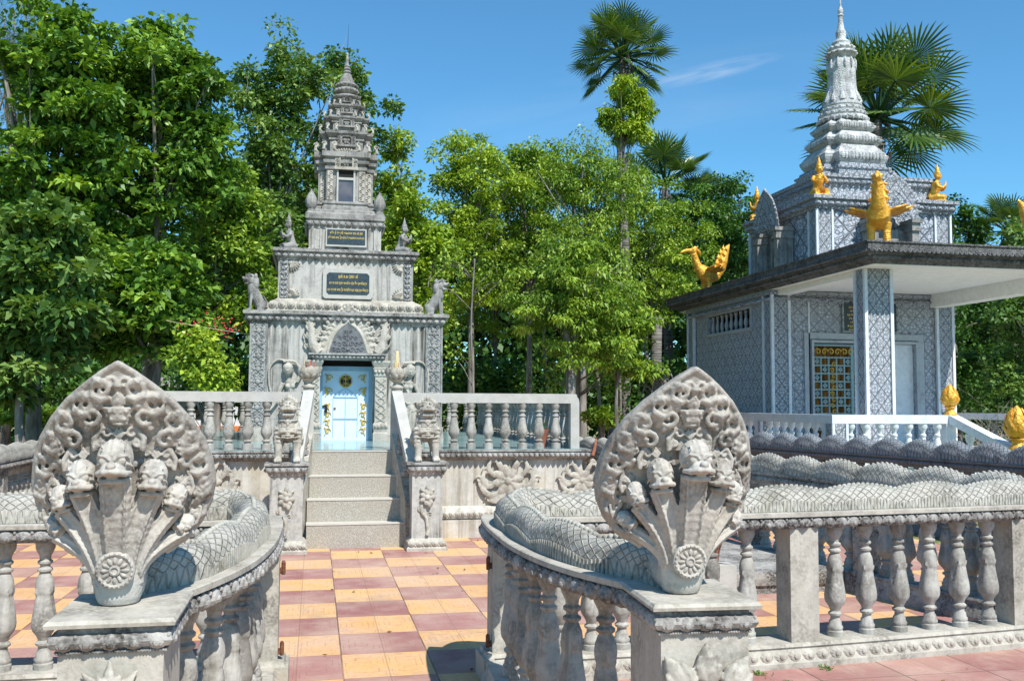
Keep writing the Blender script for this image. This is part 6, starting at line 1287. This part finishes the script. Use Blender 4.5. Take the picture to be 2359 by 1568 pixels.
# ------------------------------------------------------------------ trees
rng = np.random.default_rng(11)
def ground_at(u, d):
    """world x, y of the ground spot d metres ahead of the viewpoint in the direction u"""
    a = (u-1179.5)/2200*d; return R_.x*a+math.sin(YAW)*d, R_.y*a+math.cos(YAW)*d
def leaf_mesh(name, P, N, L, Wd, mat, val, parent, droop=0.0):
    """P positions, N leaf directions, L length, Wd width: one folded leaf each"""
    n = len(P); up = rng.normal(size=(n, 3))*.55+np.array([0, 0, 1.0]); S_ = np.cross(N, up); S_ /= np.linalg.norm(S_, axis=1)[:, None]+1e-9
    L = np.asarray(L)[:, None]; Wd = np.asarray(Wd)[:, None]
    tip = P+N*L; tip[:, 2] -= droop*L[:, 0]; mid = P+N*L*.45
    V = np.stack([P, mid+S_*Wd, tip, mid-S_*Wd], 1).reshape(-1, 3).astype('f')
    me = bpy.data.meshes.new(name); me.vertices.add(4*n); me.vertices.foreach_set('co', V.ravel()); me.loops.add(4*n); me.loops.foreach_set('vertex_index', np.arange(4*n, dtype='i'))
    me.polygons.add(n); me.polygons.foreach_set('loop_start', np.arange(0, 4*n, 4, dtype='i')); me.polygons.foreach_set('loop_total', np.full(n, 4, 'i'))
    me.update(); at = me.attributes.new('leaf', 'FLOAT', 'FACE'); at.data.foreach_set('value', np.clip(val, 0, 1).astype('f')); me.materials.append(mat)
    o = bpy.data.objects.new(name, me); COL.objects.link(o); o.parent = parent; return o
def tree(label, cat, u, d, blobs, mat, n, leaf=(.10, .035), trunk=.09, clump=.30, lean=0, name='broadleaf_tree', group='trees behind the shrines', bark='bark', droop=.3, base=None, spread=.42, up=.25, nclump=None, bare=0, zflat=.6):
    """blobs: crown masses (du, v, ru, rv) in units of the view at distance d"""
    gx, gy = ground_at(u, d); k = d/2200; zv = lambda v: EYE+(938-v)*k
    root = empty(name, (gx, gy, 0), 0, label, cat, group)
    E = np.array([(du*k*R_.x, du*k*R_.y, zv(v), ru*k, rv*k) for du, v, ru, rv in blobs]); vol = E[:, 3]**1.6*E[:, 4]**.9; pr = vol/vol.sum()
    nc = nclump or max(10, int(n/95)); which = rng.choice(len(E), nc, p=pr)
    q = rng.normal(size=(nc, 3)); q /= np.linalg.norm(q, axis=1)[:, None]; rad = rng.random(nc)**.45*1.0; rad = np.where(rng.random(nc) < .16, 1.0+.32*rng.random(nc), rad)
    C = np.stack([E[which, 0]+q[:, 0]*rad*E[which, 3], E[which, 1]+q[:, 1]*rad*E[which, 3]*.85, E[which, 2]+q[:, 2]*rad*E[which, 4]], 1)
    cr = clump*(.6+.8*rng.random(nc)); idx = rng.integers(0, nc, n)
    g = rng.normal(size=(n, 3)); g /= np.linalg.norm(g, axis=1)[:, None]; rr = rng.random(n)**.5
    P = C[idx]+g*rr[:, None]*cr[idx][:, None]*np.array([1, 1, zflat])
    out = P-C[idx]; out = out/(np.linalg.norm(out, axis=1)[:, None]+1e-6)
    N = out*.8+rng.normal(size=(n, 3))*.55+np.array([0, 0, up]); N /= np.linalg.norm(N, axis=1)[:, None]
    cv = rng.normal(.5, .17, nc); val = cv[idx]+rng.normal(0, .16, n); sz = .65+.7*rng.random(n)
    leaf_mesh('crown', P, N, leaf[0]*sz, leaf[1]*sz, M[mat], val, root, droop)
    # trunk and limbs to the clumps
    b = MB(); random.seed(int(u*7+d)); zb = E[:, 2]-E[:, 4]*.7; c0 = E[np.argmax(vol)]
    fork = Vector((c0[0]*.4+lean*.3, c0[1]*.4, max(1.2, min(zb.min()+.3, c0[2]*.6)))); top = Vector((c0[0], c0[1], c0[2]+c0[4]*.5))
    p1 = Vector((lean*.1, 0, 0)); b.tube(smooth_path([p1, p1.lerp(fork, .5)+Vector((random.uniform(-.08, .08), 0, 0)), fork, fork.lerp(top, .5)+Vector((random.uniform(-.15, .15), 0, 0)), top], 4), [trunk*1.25*(1-.9*i/16) for i in range(17)], 8)
    for j in range(min(nc, 30)):
        c = Vector(C[rng.integers(0, nc)]); t = random.uniform(.15, .85); s_ = fork.lerp(top, t) if c.z > fork.z+.4 else fork; m = s_.lerp(c, .55)+Vector((0, 0, .12)); w = trunk*random.uniform(.22, .42)
        b.tube(smooth_path([s_, m, c], 3), [w*(1-.8*i/6) for i in range(7)], 5)
    for j in range(bare):
        c = Vector(C[rng.integers(0, nc)]); e = c+Vector((random.uniform(-.5, .5), random.uniform(-.3, .3), random.uniform(.1, .7))); b.tube([c, c.lerp(e, .5)+Vector((.05, 0, .03)), e], [.012, .008, .003], 4)
    b.build('trunk', M[bark], root, smooth=True); return root
def slim_trunk(u, d, v0, r, label, lean=0, fork_=True, v1=None):
    gx, gy = ground_at(u, d); k = d/2200; root = empty('slender_tree', (gx, gy, 0), 0, label, 'tree', 'pale trunks among the trees'); zt = EYE+(938-v0)*k
    b = MB(); pts = smooth_path([(0, 0, 0), (lean*.3+.03, 0, zt*.35), (lean*.6-.04, 0, zt*.7), (lean, 0, zt)], 5); b.tube(pts, [r*(1-.65*i/15) for i in range(16)], 8); b.build('trunk', M['bark'], root, smooth=True)
    random.seed(int(u)); tips = []
    for j in range(9):
        b = MB(); i = random.randint(6, 14); p = pts[i]; e = p+Vector((random.choice((-1, 1))*random.uniform(.3, .7), random.uniform(-.4, .3), random.uniform(.2, .7))); b.tube([p, p.lerp(e, .5)+Vector((0, 0, .06)), e], [r*.35, r*.25, r*.1], 5); tips.append(e); b.build('branch', M['bark'], root, smooth=True)
    tips.append(pts[-1])
    n = 700; T = np.array([tuple(t) for t in tips]); idx = rng.integers(0, len(T), n); P = T[idx]+rng.normal(size=(n, 3))*.16; N = rng.normal(size=(n, 3)); N /= np.linalg.norm(N, axis=1)[:, None]
    leaf_mesh('crown', P, N, .07*np.ones(n), .022*np.ones(n), M['leafD'], rng.random(n), root, .3)
T_ = tree
# left group: broad bright leaves
T_('tall broad crowned tree with bright green leaves reaching the top left of the sky', 'tree', 330, 15.2, [(0, 150, 130, 95), (60, 260, 120, 110), (-90, 250, 110, 120), (110, 170, 60, 50), (40, 400, 140, 120), (-60, 500, 140, 110), (150, 290, 50, 60), (10, 90, 60, 45)], 'leafA', 26000, (.115, .036), .10, .30, nclump=230, zflat=.42)
T_('tall green tree at the left edge with its crown leaning in over the lawn', 'tree', 90, 14.2, [(0, 130, 110, 110), (40, 300, 130, 140), (-40, 480, 140, 130), (60, 80, 60, 60), (90, 560, 90, 80)], 'leafA', 22000, (.12, .038), .11, .30, nclump=200, zflat=.42)
T_('low spreading tree with large pale leaves at the far left behind the lawn', 'tree', 60, 12.6, [(0, 640, 130, 120), (-30, 800, 150, 110), (80, 730, 90, 110), (20, 520, 90, 60)], 'leafB', 15000, (.13, .044), .08, .28, nclump=130, zflat=.45)
T_('leafy tree with a bright lower crown left of the stupa', 'tree', 360, 13.6, [(0, 720, 110, 70), (70, 800, 80, 60), (-80, 780, 80, 60), (-10, 640, 90, 50)], 'leafA', 12000, (.12, .04), .09, .26, nclump=100, zflat=.45)
T_('dense green tree between the bright crowns and the stupa', 'tree', 520, 16.5, [(0, 560, 90, 100), (-40, 700, 100, 90), (60, 680, 60, 90), (-30, 440, 90, 60)], 'leafD', 15000, (.10, .034), .08, .27, nclump=140)
T_('small yellow green sapling beside the stupa railing', 'tree', 470, 12.3, [(0, 850, 55, 45), (-30, 800, 40, 35), (30, 880, 40, 30)], 'leafC', 3600, (.07, .026), .03, .16)
T_('tall wispy grey green tree at the extreme top left', 'tree', 20, 24, [(-20, 100, 90, 170), (20, 330, 90, 140), (0, 500, 80, 100)], 'leafG', 12000, (.16, .008), .12, .4, name='feathery_tree', droop=.6)
# behind the stupa
T_('tall open tree with sky showing through left of the stupa spire', 'tree', 645, 19.5, [(0, 100, 60, 55), (-40, 220, 95, 80), (30, 200, 80, 80), (-60, 350, 90, 80), (30, 340, 70, 80), (-30, 470, 100, 80), (0, 600, 100, 80)], 'leafB', 21000, (.10, .034), .12, .27, nclump=210, bare=26)
T_('tall open tree directly behind the stupa spire with a branch reaching right', 'tree', 790, 20.5, [(-30, 160, 65, 60), (20, 230, 70, 60), (80, 240, 55, 22), (-40, 320, 90, 70), (40, 340, 50, 60), (0, 460, 100, 80), (0, 600, 110, 90)], 'leafB', 18000, (.10, .034), .12, .27, nclump=190, bare=26)
T_('yellow green tree just right of the stupa spire', 'tree', 915, 21.5, [(0, 345, 42, 45), (-10, 440, 50, 50), (5, 530, 60, 50)], 'leafC', 6500, (.10, .034), .07, .24, nclump=62)
T_('bright yellow green tree close behind the right shoulder of the stupa', 'tree', 955, 18, [(0, 620, 60, 60), (-20, 520, 55, 60), (10, 730, 65, 70), (40, 560, 50, 50)], 'leafC', 9500, (.095, .034), .07, .24, nclump=90)
# middle group
T_('rounded light green tree at the left of the central group', 'tree', 1085, 22, [(0, 345, 75, 38), (-50, 410, 60, 45), (50, 420, 90, 60), (0, 520, 110, 80), (0, 650, 100, 80)], 'leafC', 21000, (.085, .027), .09, .27, nclump=160, bare=6)
T_('light green tree second from the left of the central group', 'tree', 1220, 23, [(0, 385, 95, 45), (60, 430, 70, 50), (-40, 480, 90, 70), (0, 600, 110, 90)], 'leafD', 18500, (.085, .027), .09, .28, nclump=145, bare=6)
T_('tall feathery tree with drooping tips at the centre of the group', 'tree', 1345, 20.5, [(0, 345, 70, 50), (-30, 430, 90, 60), (60, 440, 90, 70), (0, 560, 120, 90), (30, 680, 110, 80)], 'leafD', 20000, (.075, .020), .09, .28, nclump=190, droop=.6, bare=10)
T_('bright feathery low tree arching forward in the centre', 'tree', 1315, 15.8, [(0, 640, 110, 60), (-40, 720, 110, 60), (70, 700, 90, 70), (90, 810, 60, 50), (10, 580, 70, 40), (-20, 800, 60, 40)], 'leafD', 18500, (.075, .019), .09, .22, nclump=170, droop=.6, zflat=.35)
T_('vine covered leafy tree to the right of the centre', 'tree', 1490, 24.5, [(0, 470, 110, 70), (-60, 560, 90, 90), (60, 560, 100, 90), (0, 680, 120, 80), (-40, 410, 60, 30)], 'leafD', 20000, (.08, .027), .09, .28, nclump=190)
T_('drooping bright green tree in front of the dark palm trunk', 'tree', 1420, 16.8, [(0, 800, 70, 50), (30, 740, 60, 60), (50, 860, 50, 25)], 'leafD', 6500, (.085, .026), .05, .22, nclump=70, droop=.6, zflat=.4)
T_('dense green tree left of the pavilion roof', 'tree', 1640, 28, [(0, 470, 80, 60), (20, 560, 90, 80), (-20, 680, 90, 80), (0, 800, 90, 70)], 'leafE', 21000, (.095, .034), .09, .28, nclump=150)
T_('dark glossy tree rising behind the pavilion block', 'tree', 1690, 31, [(0, 430, 55, 35), (30, 470, 60, 60), (-30, 480, 60, 60), (40, 580, 60, 80), (10, 700, 60, 80)], 'leafE', 12000, (.10, .036), .1, .3, nclump=110)
T_('fine leaved light green tree filling the gap left of the feathery centre tree', 'tree', 1265, 25, [(0, 400, 80, 50), (0, 500, 110, 80), (-30, 620, 120, 90), (60, 640, 90, 90)], 'leafD', 18500, (.08, .024), .07, .28, nclump=170)
T_('fine leaved yellow green tree between the stupa and the centre trees', 'tree', 1140, 25.5, [(0, 430, 80, 50), (0, 540, 110, 90), (0, 700, 120, 90)], 'leafC', 14000, (.08, .024), .07, .28, nclump=160)
T_('light green tree rising behind the vine covered tree', 'tree', 1420, 26, [(0, 400, 80, 40), (0, 500, 110, 90), (30, 640, 120, 90)], 'leafD', 13000, (.08, .024), .07, .28, nclump=150)
# right group
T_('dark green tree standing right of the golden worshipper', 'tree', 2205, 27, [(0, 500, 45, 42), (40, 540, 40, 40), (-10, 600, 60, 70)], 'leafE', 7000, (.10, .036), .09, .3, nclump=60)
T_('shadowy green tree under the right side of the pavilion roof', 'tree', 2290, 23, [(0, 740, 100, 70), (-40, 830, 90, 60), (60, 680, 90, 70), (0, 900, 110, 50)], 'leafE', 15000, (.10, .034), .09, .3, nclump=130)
T_('olive green tree at the far right edge behind the portico beam', 'tree', 2370, 20, [(0, 560, 50, 60), (0, 720, 80, 90), (-20, 860, 70, 70)], 'leafB', 9000, (.10, .034), .09, .28, nclump=80)
for a in ((1086, 17.5, 600, .032, 'straight pale slender trunk right of the stupa', .05), (1295, 16.5, 600, .06, 'pale leaning trunk under the bright feathery tree', .25), (1322, 17.2, 640, .06, 'second pale leaning trunk close beside the first under the feathery tree', .15), (1385, 18, 600, .05, 'dark leaning trunk left of the palm trunk', -.2)): slim_trunk(*a)
# distant wood closing every gap
def wood(u0, u1, d, vt, n, mat, label):
    k = d/2200; uu = rng.uniform(u0, u1, n); dd = d+rng.uniform(-2, 3, n); zt = EYE+(938-vt)*k+.9*np.sin(uu*.013)+.5*np.sin(uu*.041+1); z = zt*rng.random(n)**.7
    G = np.array([ground_at(a, q) for a, q in zip(uu, dd)]); P = np.stack([G[:, 0], G[:, 1], z], 1); N = rng.normal(size=(n, 3)); N /= np.linalg.norm(N, axis=1)[:, None]
    o = leaf_mesh('distant_wood', P, N, .30*np.ones(n), .11*np.ones(n), M[mat], rng.normal(.35, .2, n), None, .2); return tag(o, label, 'wood', None, 'stuff')
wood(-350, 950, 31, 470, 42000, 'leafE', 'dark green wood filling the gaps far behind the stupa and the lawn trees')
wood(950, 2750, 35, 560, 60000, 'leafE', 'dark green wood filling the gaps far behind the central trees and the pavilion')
# undergrowth
def shrub(u, d, v, ru, rv, mat, n, label, leaf=(.09, .035)):
    gx, gy = ground_at(u, d); k = d/2200; r = empty('shrub', (gx, gy, 0), 0, label, 'shrub', 'undergrowth shrubs'); zc = max(.1, EYE+(938-v)*k)
    q = rng.normal(size=(n, 3)); q /= np.linalg.norm(q, axis=1)[:, None]; rr = rng.random(n)**.4
    nc = max(5, n//60); cc = rng.normal(size=(nc, 3)); cc /= np.linalg.norm(cc, axis=1)[:, None]; cc *= (rng.random(nc)**.5)[:, None]; i = rng.integers(0, nc, n)
    P = (cc[i]*.8+q*rr[:, None]*.32)*np.array([ru*k, ru*k*.7, rv*k])+np.array([0, 0, zc]); P[:, 2] = np.abs(P[:, 2]); N = q*.8+rng.normal(size=(n, 3))*.4+np.array([0, 0, .5]); N /= np.linalg.norm(N, axis=1)[:, None]
    leaf_mesh('leaves', P, N, leaf[0]*(.6+.7*rng.random(n)), leaf[1]*np.ones(n), M[mat], rng.normal(.55, .2, n), r, .2)
    b = MB()
    for j in range(6): e = Vector(P[rng.integers(0, n)]); b.tube([(0, 0, 0), e*.5, e], [.015, .01, .004], 4)
    b.build('stems', M['bark'], r)
shrub(40, 19, 968, 80, 24, 'leafD', 2600, 'bright green low shrub at the far left edge of the lawn')
shrub(150, 19.5, 966, 60, 20, 'leafD', 1800, 'bright green low shrub next to the naga hood on the lawn')
shrub(1390, 17, 965, 55, 26, 'leafD', 1900, 'bright green shrub at the wood edge beside the platform railing')
shrub(1480, 16, 975, 40, 24, 'leafC', 1300, 'small yellow green shrub between platform corner and right naga hood')
shrub(2290, 20, 930, 60, 40, 'leafB', 1500, 'scrubby bush behind the golden lotus bud')
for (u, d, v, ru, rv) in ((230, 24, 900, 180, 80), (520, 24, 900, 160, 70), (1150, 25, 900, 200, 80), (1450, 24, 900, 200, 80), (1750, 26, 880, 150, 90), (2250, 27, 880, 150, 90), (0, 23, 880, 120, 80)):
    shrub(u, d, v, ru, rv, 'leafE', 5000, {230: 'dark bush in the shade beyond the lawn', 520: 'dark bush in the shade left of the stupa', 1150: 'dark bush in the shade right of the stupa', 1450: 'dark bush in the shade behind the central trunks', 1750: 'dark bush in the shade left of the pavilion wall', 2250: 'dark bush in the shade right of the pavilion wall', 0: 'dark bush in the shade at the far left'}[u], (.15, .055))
# dry leafless twigs at the right
gx, gy = ground_at(2285, 19); r = empty('dry_bush', (gx, gy, 0), 0, 'grey leafless twiggy bush right of the pavilion wall', 'bush'); b = MB(); random.seed(4)
for j in range(46):
    p = Vector((random.uniform(-.5, .5), random.uniform(-.3, .3), .6)); pts = [Vector((0, 0, 0)), p]
    for q in range(5): pts.append(pts[-1]+Vector((random.uniform(-.28, .28), random.uniform(-.2, .2), random.uniform(-.02, .3))))
    b.tube(pts, [.012, .01, .008, .006, .005, .004, .002], 4)
b.build('twigs', M['bark'], r)
# palms
def palm(u, d, vc, rad, n, label, trunk=.13, tilt=(-.5, 1.35), seed=1, skirt=True, cone=1.0, droop=.5):
    gx, gy = ground_at(u, d); k = d/2200; z = EYE+(938-vc)*k; R = rad*k; root = empty('fan_palm', (gx, gy, 0), 0, label, 'palm tree', 'fan palms'); random.seed(seed)
    b = MB(); pts = [(0, 0, 0), (.08, 0, z*.4), (-.05, .02, z*.75), (0, 0, z)]; b.tube(smooth_path(pts, 4), [trunk*(1.3-.04*i) for i in range(13)], 10); b.build('trunk', M['palmbark'], root, smooth=True)
    c = Vector((0, 0, z)); pet = MB()
    for i in range(n):
        az = i*2.39996+random.uniform(-.2, .2); e = tilt[0]+(tilt[1]-tilt[0])*((i+.5)/n)**.9; dr = Vector((math.cos(az)*math.cos(e), math.sin(az)*math.cos(e), math.sin(e))); pl = R*random.uniform(.48, .74)
        h = c+dr*pl; pet.tube([c, c.lerp(h, .6)+Vector((0, 0, .03*R)), h], [.028*R, .016*R, .012*R], 5)
        f = MB(); side = dr.cross(Vector((0, 0, 1))).normalized(); nrm = side.cross(dr).normalized(); q = random.uniform(-.5, .5); side, nrm = side*math.cos(q)+nrm*math.sin(q), nrm*math.cos(q)-side*math.sin(q)
        nb = 30; L = R*random.uniform(.42, .54); span = 2.55
        vals = []
        for j in range(nb):
            a = -span+2*span*j/(nb-1); da = span/(nb-1)*.85; l = L*(.72+.28*math.cos(a*.55))*random.uniform(.93, 1.05)
            dv = lambda a_, rr_, z_: h+dr*math.cos(a_)*rr_+side*math.sin(a_)*rr_+nrm*z_
            m = .48*l; cup = .10*L*(1-math.cos(a))*.5
            dp_ = droop*random.uniform(.4, 1.3)*.22*l
            f.add([h+dr*.0, dv(a-da, m, cup), dv(a, m, cup+.03*L), dv(a+da, m, cup), dv(a-da*.35, l*.82, cup)-Vector((0, 0, dp_*.4)), dv(a+da*.35, l*.82, cup)-Vector((0, 0, dp_*.4)), dv(a, l, cup)-Vector((0, 0, dp_))],
                  [(0, 1, 2), (0, 2, 3), (1, 4, 2), (2, 5, 3), (2, 4, 5), (4, 6, 5)]); vals += [random.uniform(.15, .85)]*6
        o = f.build('frond', M['frond'], root); at = o.data.attributes.new('leaf', 'FLOAT', 'FACE'); at.data.foreach_set('value', np.array(vals, 'f'))
    pet.build('leaf_stalks', M['frond'], root)
    if skirt:
        s_ = MB()
        for i in range(30):
            a = random.uniform(0, 6.28); zz = z-random.uniform(.05, .9)*R; s_.tube([(trunk*math.cos(a), trunk*math.sin(a), zz), (trunk*2.2*math.cos(a), trunk*2.2*math.sin(a), zz+.06*R), (trunk*2.4*math.cos(a), trunk*2.4*math.sin(a), zz-.12*R)], [.03, .03, .008], 5)
        s_.build('dead_leaf_bases', M['palmbark'], root)
palm(1437, 23, 122, 122, 36, 'tall fan palm whose round crown stands alone above the central trees', .10, (-.75, 1.4), 3)
palm(1535, 29, 425, 120, 16, 'fan palm with a half hidden crown left of the pavilion roof', .12, (.0, 1.4), 5, droop=.2)
palm(2035, 24, 262, 205, 32, 'large fan palm spreading behind the white spire', .13, (-.8, 1.35), 7)
palm(2335, 27, 530, 95, 16, 'small fan palm above the roof at the right edge', .1, (-.2, 1.3), 9)
palm(1605, 29.5, 470, 80, 12, 'small fan palm half buried in the leaves below the larger palm', .1, (-.4, 1.3), 12)
gx, gy = ground_at(1515, 17); r = empty('palm_stump', (gx, gy, 0), 0, 'dark ringed palm trunk with hanging dead leaf bases between the central trees and the pavilion', 'palm tree'); b = MB(); b.tube([(0, 0, 0), (.02, 0, 1.2), (-.03, 0, 2.2), (0, 0, 3.0)], [.15, .11, .10, .09], 12); b.build('trunk', M['palmbark'], r, smooth=True); random.seed(2); b = MB()
for i in range(60):
    a = random.uniform(0, 6.28); zz = random.uniform(1.35, 2.0); q = random.uniform(.1, .3); b.tube([(.1*math.cos(a), .1*math.sin(a), zz), (q*math.cos(a), q*math.sin(a), zz+.12), ((q+.08)*math.cos(a), (q+.08)*math.sin(a), zz-.1)], [.02, .02, .004], 4)
b.build('dead_leaf_bases', M['palmbark'], r)
# foliage climbing the tall palm
T_('leafy climber wrapped round the trunk of the tallest palm', 'climbing plant', 1432, 21.8, [(0, 215, 52, 40), (-25, 270, 40, 35), (45, 240, 35, 28), (20, 300, 40, 30)], 'leafC', 6000, (.09, .030), .03, .2, nclump=60, name='climbing_plant', group=None, droop=.6)
# red flowers in the bushes and a line across to the stupa
b = MB(); random.seed(8)
for k in range(60): b.ell((random.gauss(0, .30), random.gauss(0, .1), random.gauss(0, .10)), (.014, .014, .010), (random.random(), random.random(), 0), 6, 4)
gx, gy = ground_at(490, 13.2); o = b.build('flowers', M['redcloth']); o.location = (gx, gy, EYE+(938-768)*13.2/2200); tag(o, 'cluster of red flowers among the leaves left of the stupa', 'flowers', None, 'stuff')
b = MB(); gx, gy = ground_at(430, 14); b.tube(smooth_path([(gx, gy, 2.62), (-1.9, 13.1, 2.50), (-.86, 12.9, 2.33)], 5), .0028, 5); o = b.build('tied_string', M['cream']); tag(o, 'pale string running from the trees to the left wall of the stupa', 'string')
# white houses glimpsed under the trees
def house(u, d, w, z0, z1, label, orange=False):
    gx, gy = ground_at(u, d); r = empty('distant_house', (gx, gy, 0), 0, label, 'house', 'houses glimpsed beyond the trees')
    b = MB(); b.bx(-w, w, 0, 3, 0, z1); b.build('wall', M['pavwhite'], r); b = MB(); b.add([(-w-.3, -.4, z1), (w+.3, -.4, z1), (w+.3, 1.5, z1+.35), (-w-.3, 1.5, z1+.35), (-w-.3, 3.3, z1), (w+.3, 3.3, z1)], [(0, 1, 2, 3), (3, 2, 5, 4), (0, 3, 4), (1, 5, 2), (0, 4, 5, 1)]); b.build('roof', M['greystone'], r)
    for x in (-w*.5, w*.45):
        b = MB(); b.bx(x-.5, x+.5, -.03, -.002, 1.0, min(1.9, z1-.15)); b.build('window', M['dark'], r)
    if orange: b = MB(); b.bx(-w, w, -.06, -.003, .3, .8); b.build('painted_band', M['orange'], r)
house(548, 27, 1.2, 0, 2.1, 'white house with an orange band glimpsed beside the stupa', True)
house(390, 28, 2.0, 0, 1.9, 'white house glimpsed through the leaves above the left railing')
# ------------------------------------------------------------------ grass and small weeds
def grass(name, label, x0, x1, y0, y1, n, h, mat, cat='grass'):
    P = np.stack([rng.uniform(x0, x1, n), rng.uniform(y0, y1, n), np.full(n, .002)], 1); N = rng.normal(size=(n, 3))*.4+np.array([0, 0, 1.0]); N /= np.linalg.norm(N, axis=1)[:, None]
    o = leaf_mesh(name, P, N, h*(.5+rng.random(n)), .006*np.ones(n), M[mat], rng.random(n), None, 0); return tag(o, label, cat, None, 'stuff')
grass('lawn_grass', 'short green grass on the lawn at the left', -16, -4.2, 17, 32, 40000, .06, 'leafC')
for i, (x, y) in enumerate(((.30, 4.63), (-.06, 4.70), (2.35, 4.83), (2.13, 4.52), (2.42, 4.62), (2.75, 4.86), (2.02, 4.42))):
    n = 60; P = np.stack([x+rng.normal(0, .022, n), y+rng.normal(0, .022, n), np.full(n, .005)], 1); N = rng.normal(size=(n, 3))*.8+np.array([0, 0, .8]); N /= np.linalg.norm(N, axis=1)[:, None]
    o = leaf_mesh('weed', P, N, .022*(.5+rng.random(n)), .004*np.ones(n), M['leafB'], rng.random(n), None, .2)
    tag(o, ['tiny weed in a paving joint at the middle of the gate opening', 'tiny weed in a paving joint near the left gate post', 'weed growing against the foot of the right balustrade plinth', 'largest weed on the pink paving right of the lotus bud post', 'small round weed second from the lotus bud post on the pink paving', 'weed at the plinth foot below the stout square post', 'faint weed nearest the lotus bud post'][i], 'weed', 'weeds in the paving joints')

n = 90; P = np.stack([rng.uniform(-.1, 4.0, n), rng.uniform(3.2, 10.0, n), np.full(n, .012)], 1); N = rng.normal(size=(n, 3)); N[:, 2] = .12; N /= np.linalg.norm(N, axis=1)[:, None]
o = leaf_mesh('fallen_leaves', P, N, .035*(.5+rng.random(n)), .009*np.ones(n), M['deadleaf'], rng.random(n), None, 0); tag(o, 'small dry brown leaves scattered over the checkered paving', 'leaf litter', None, 'stuff')
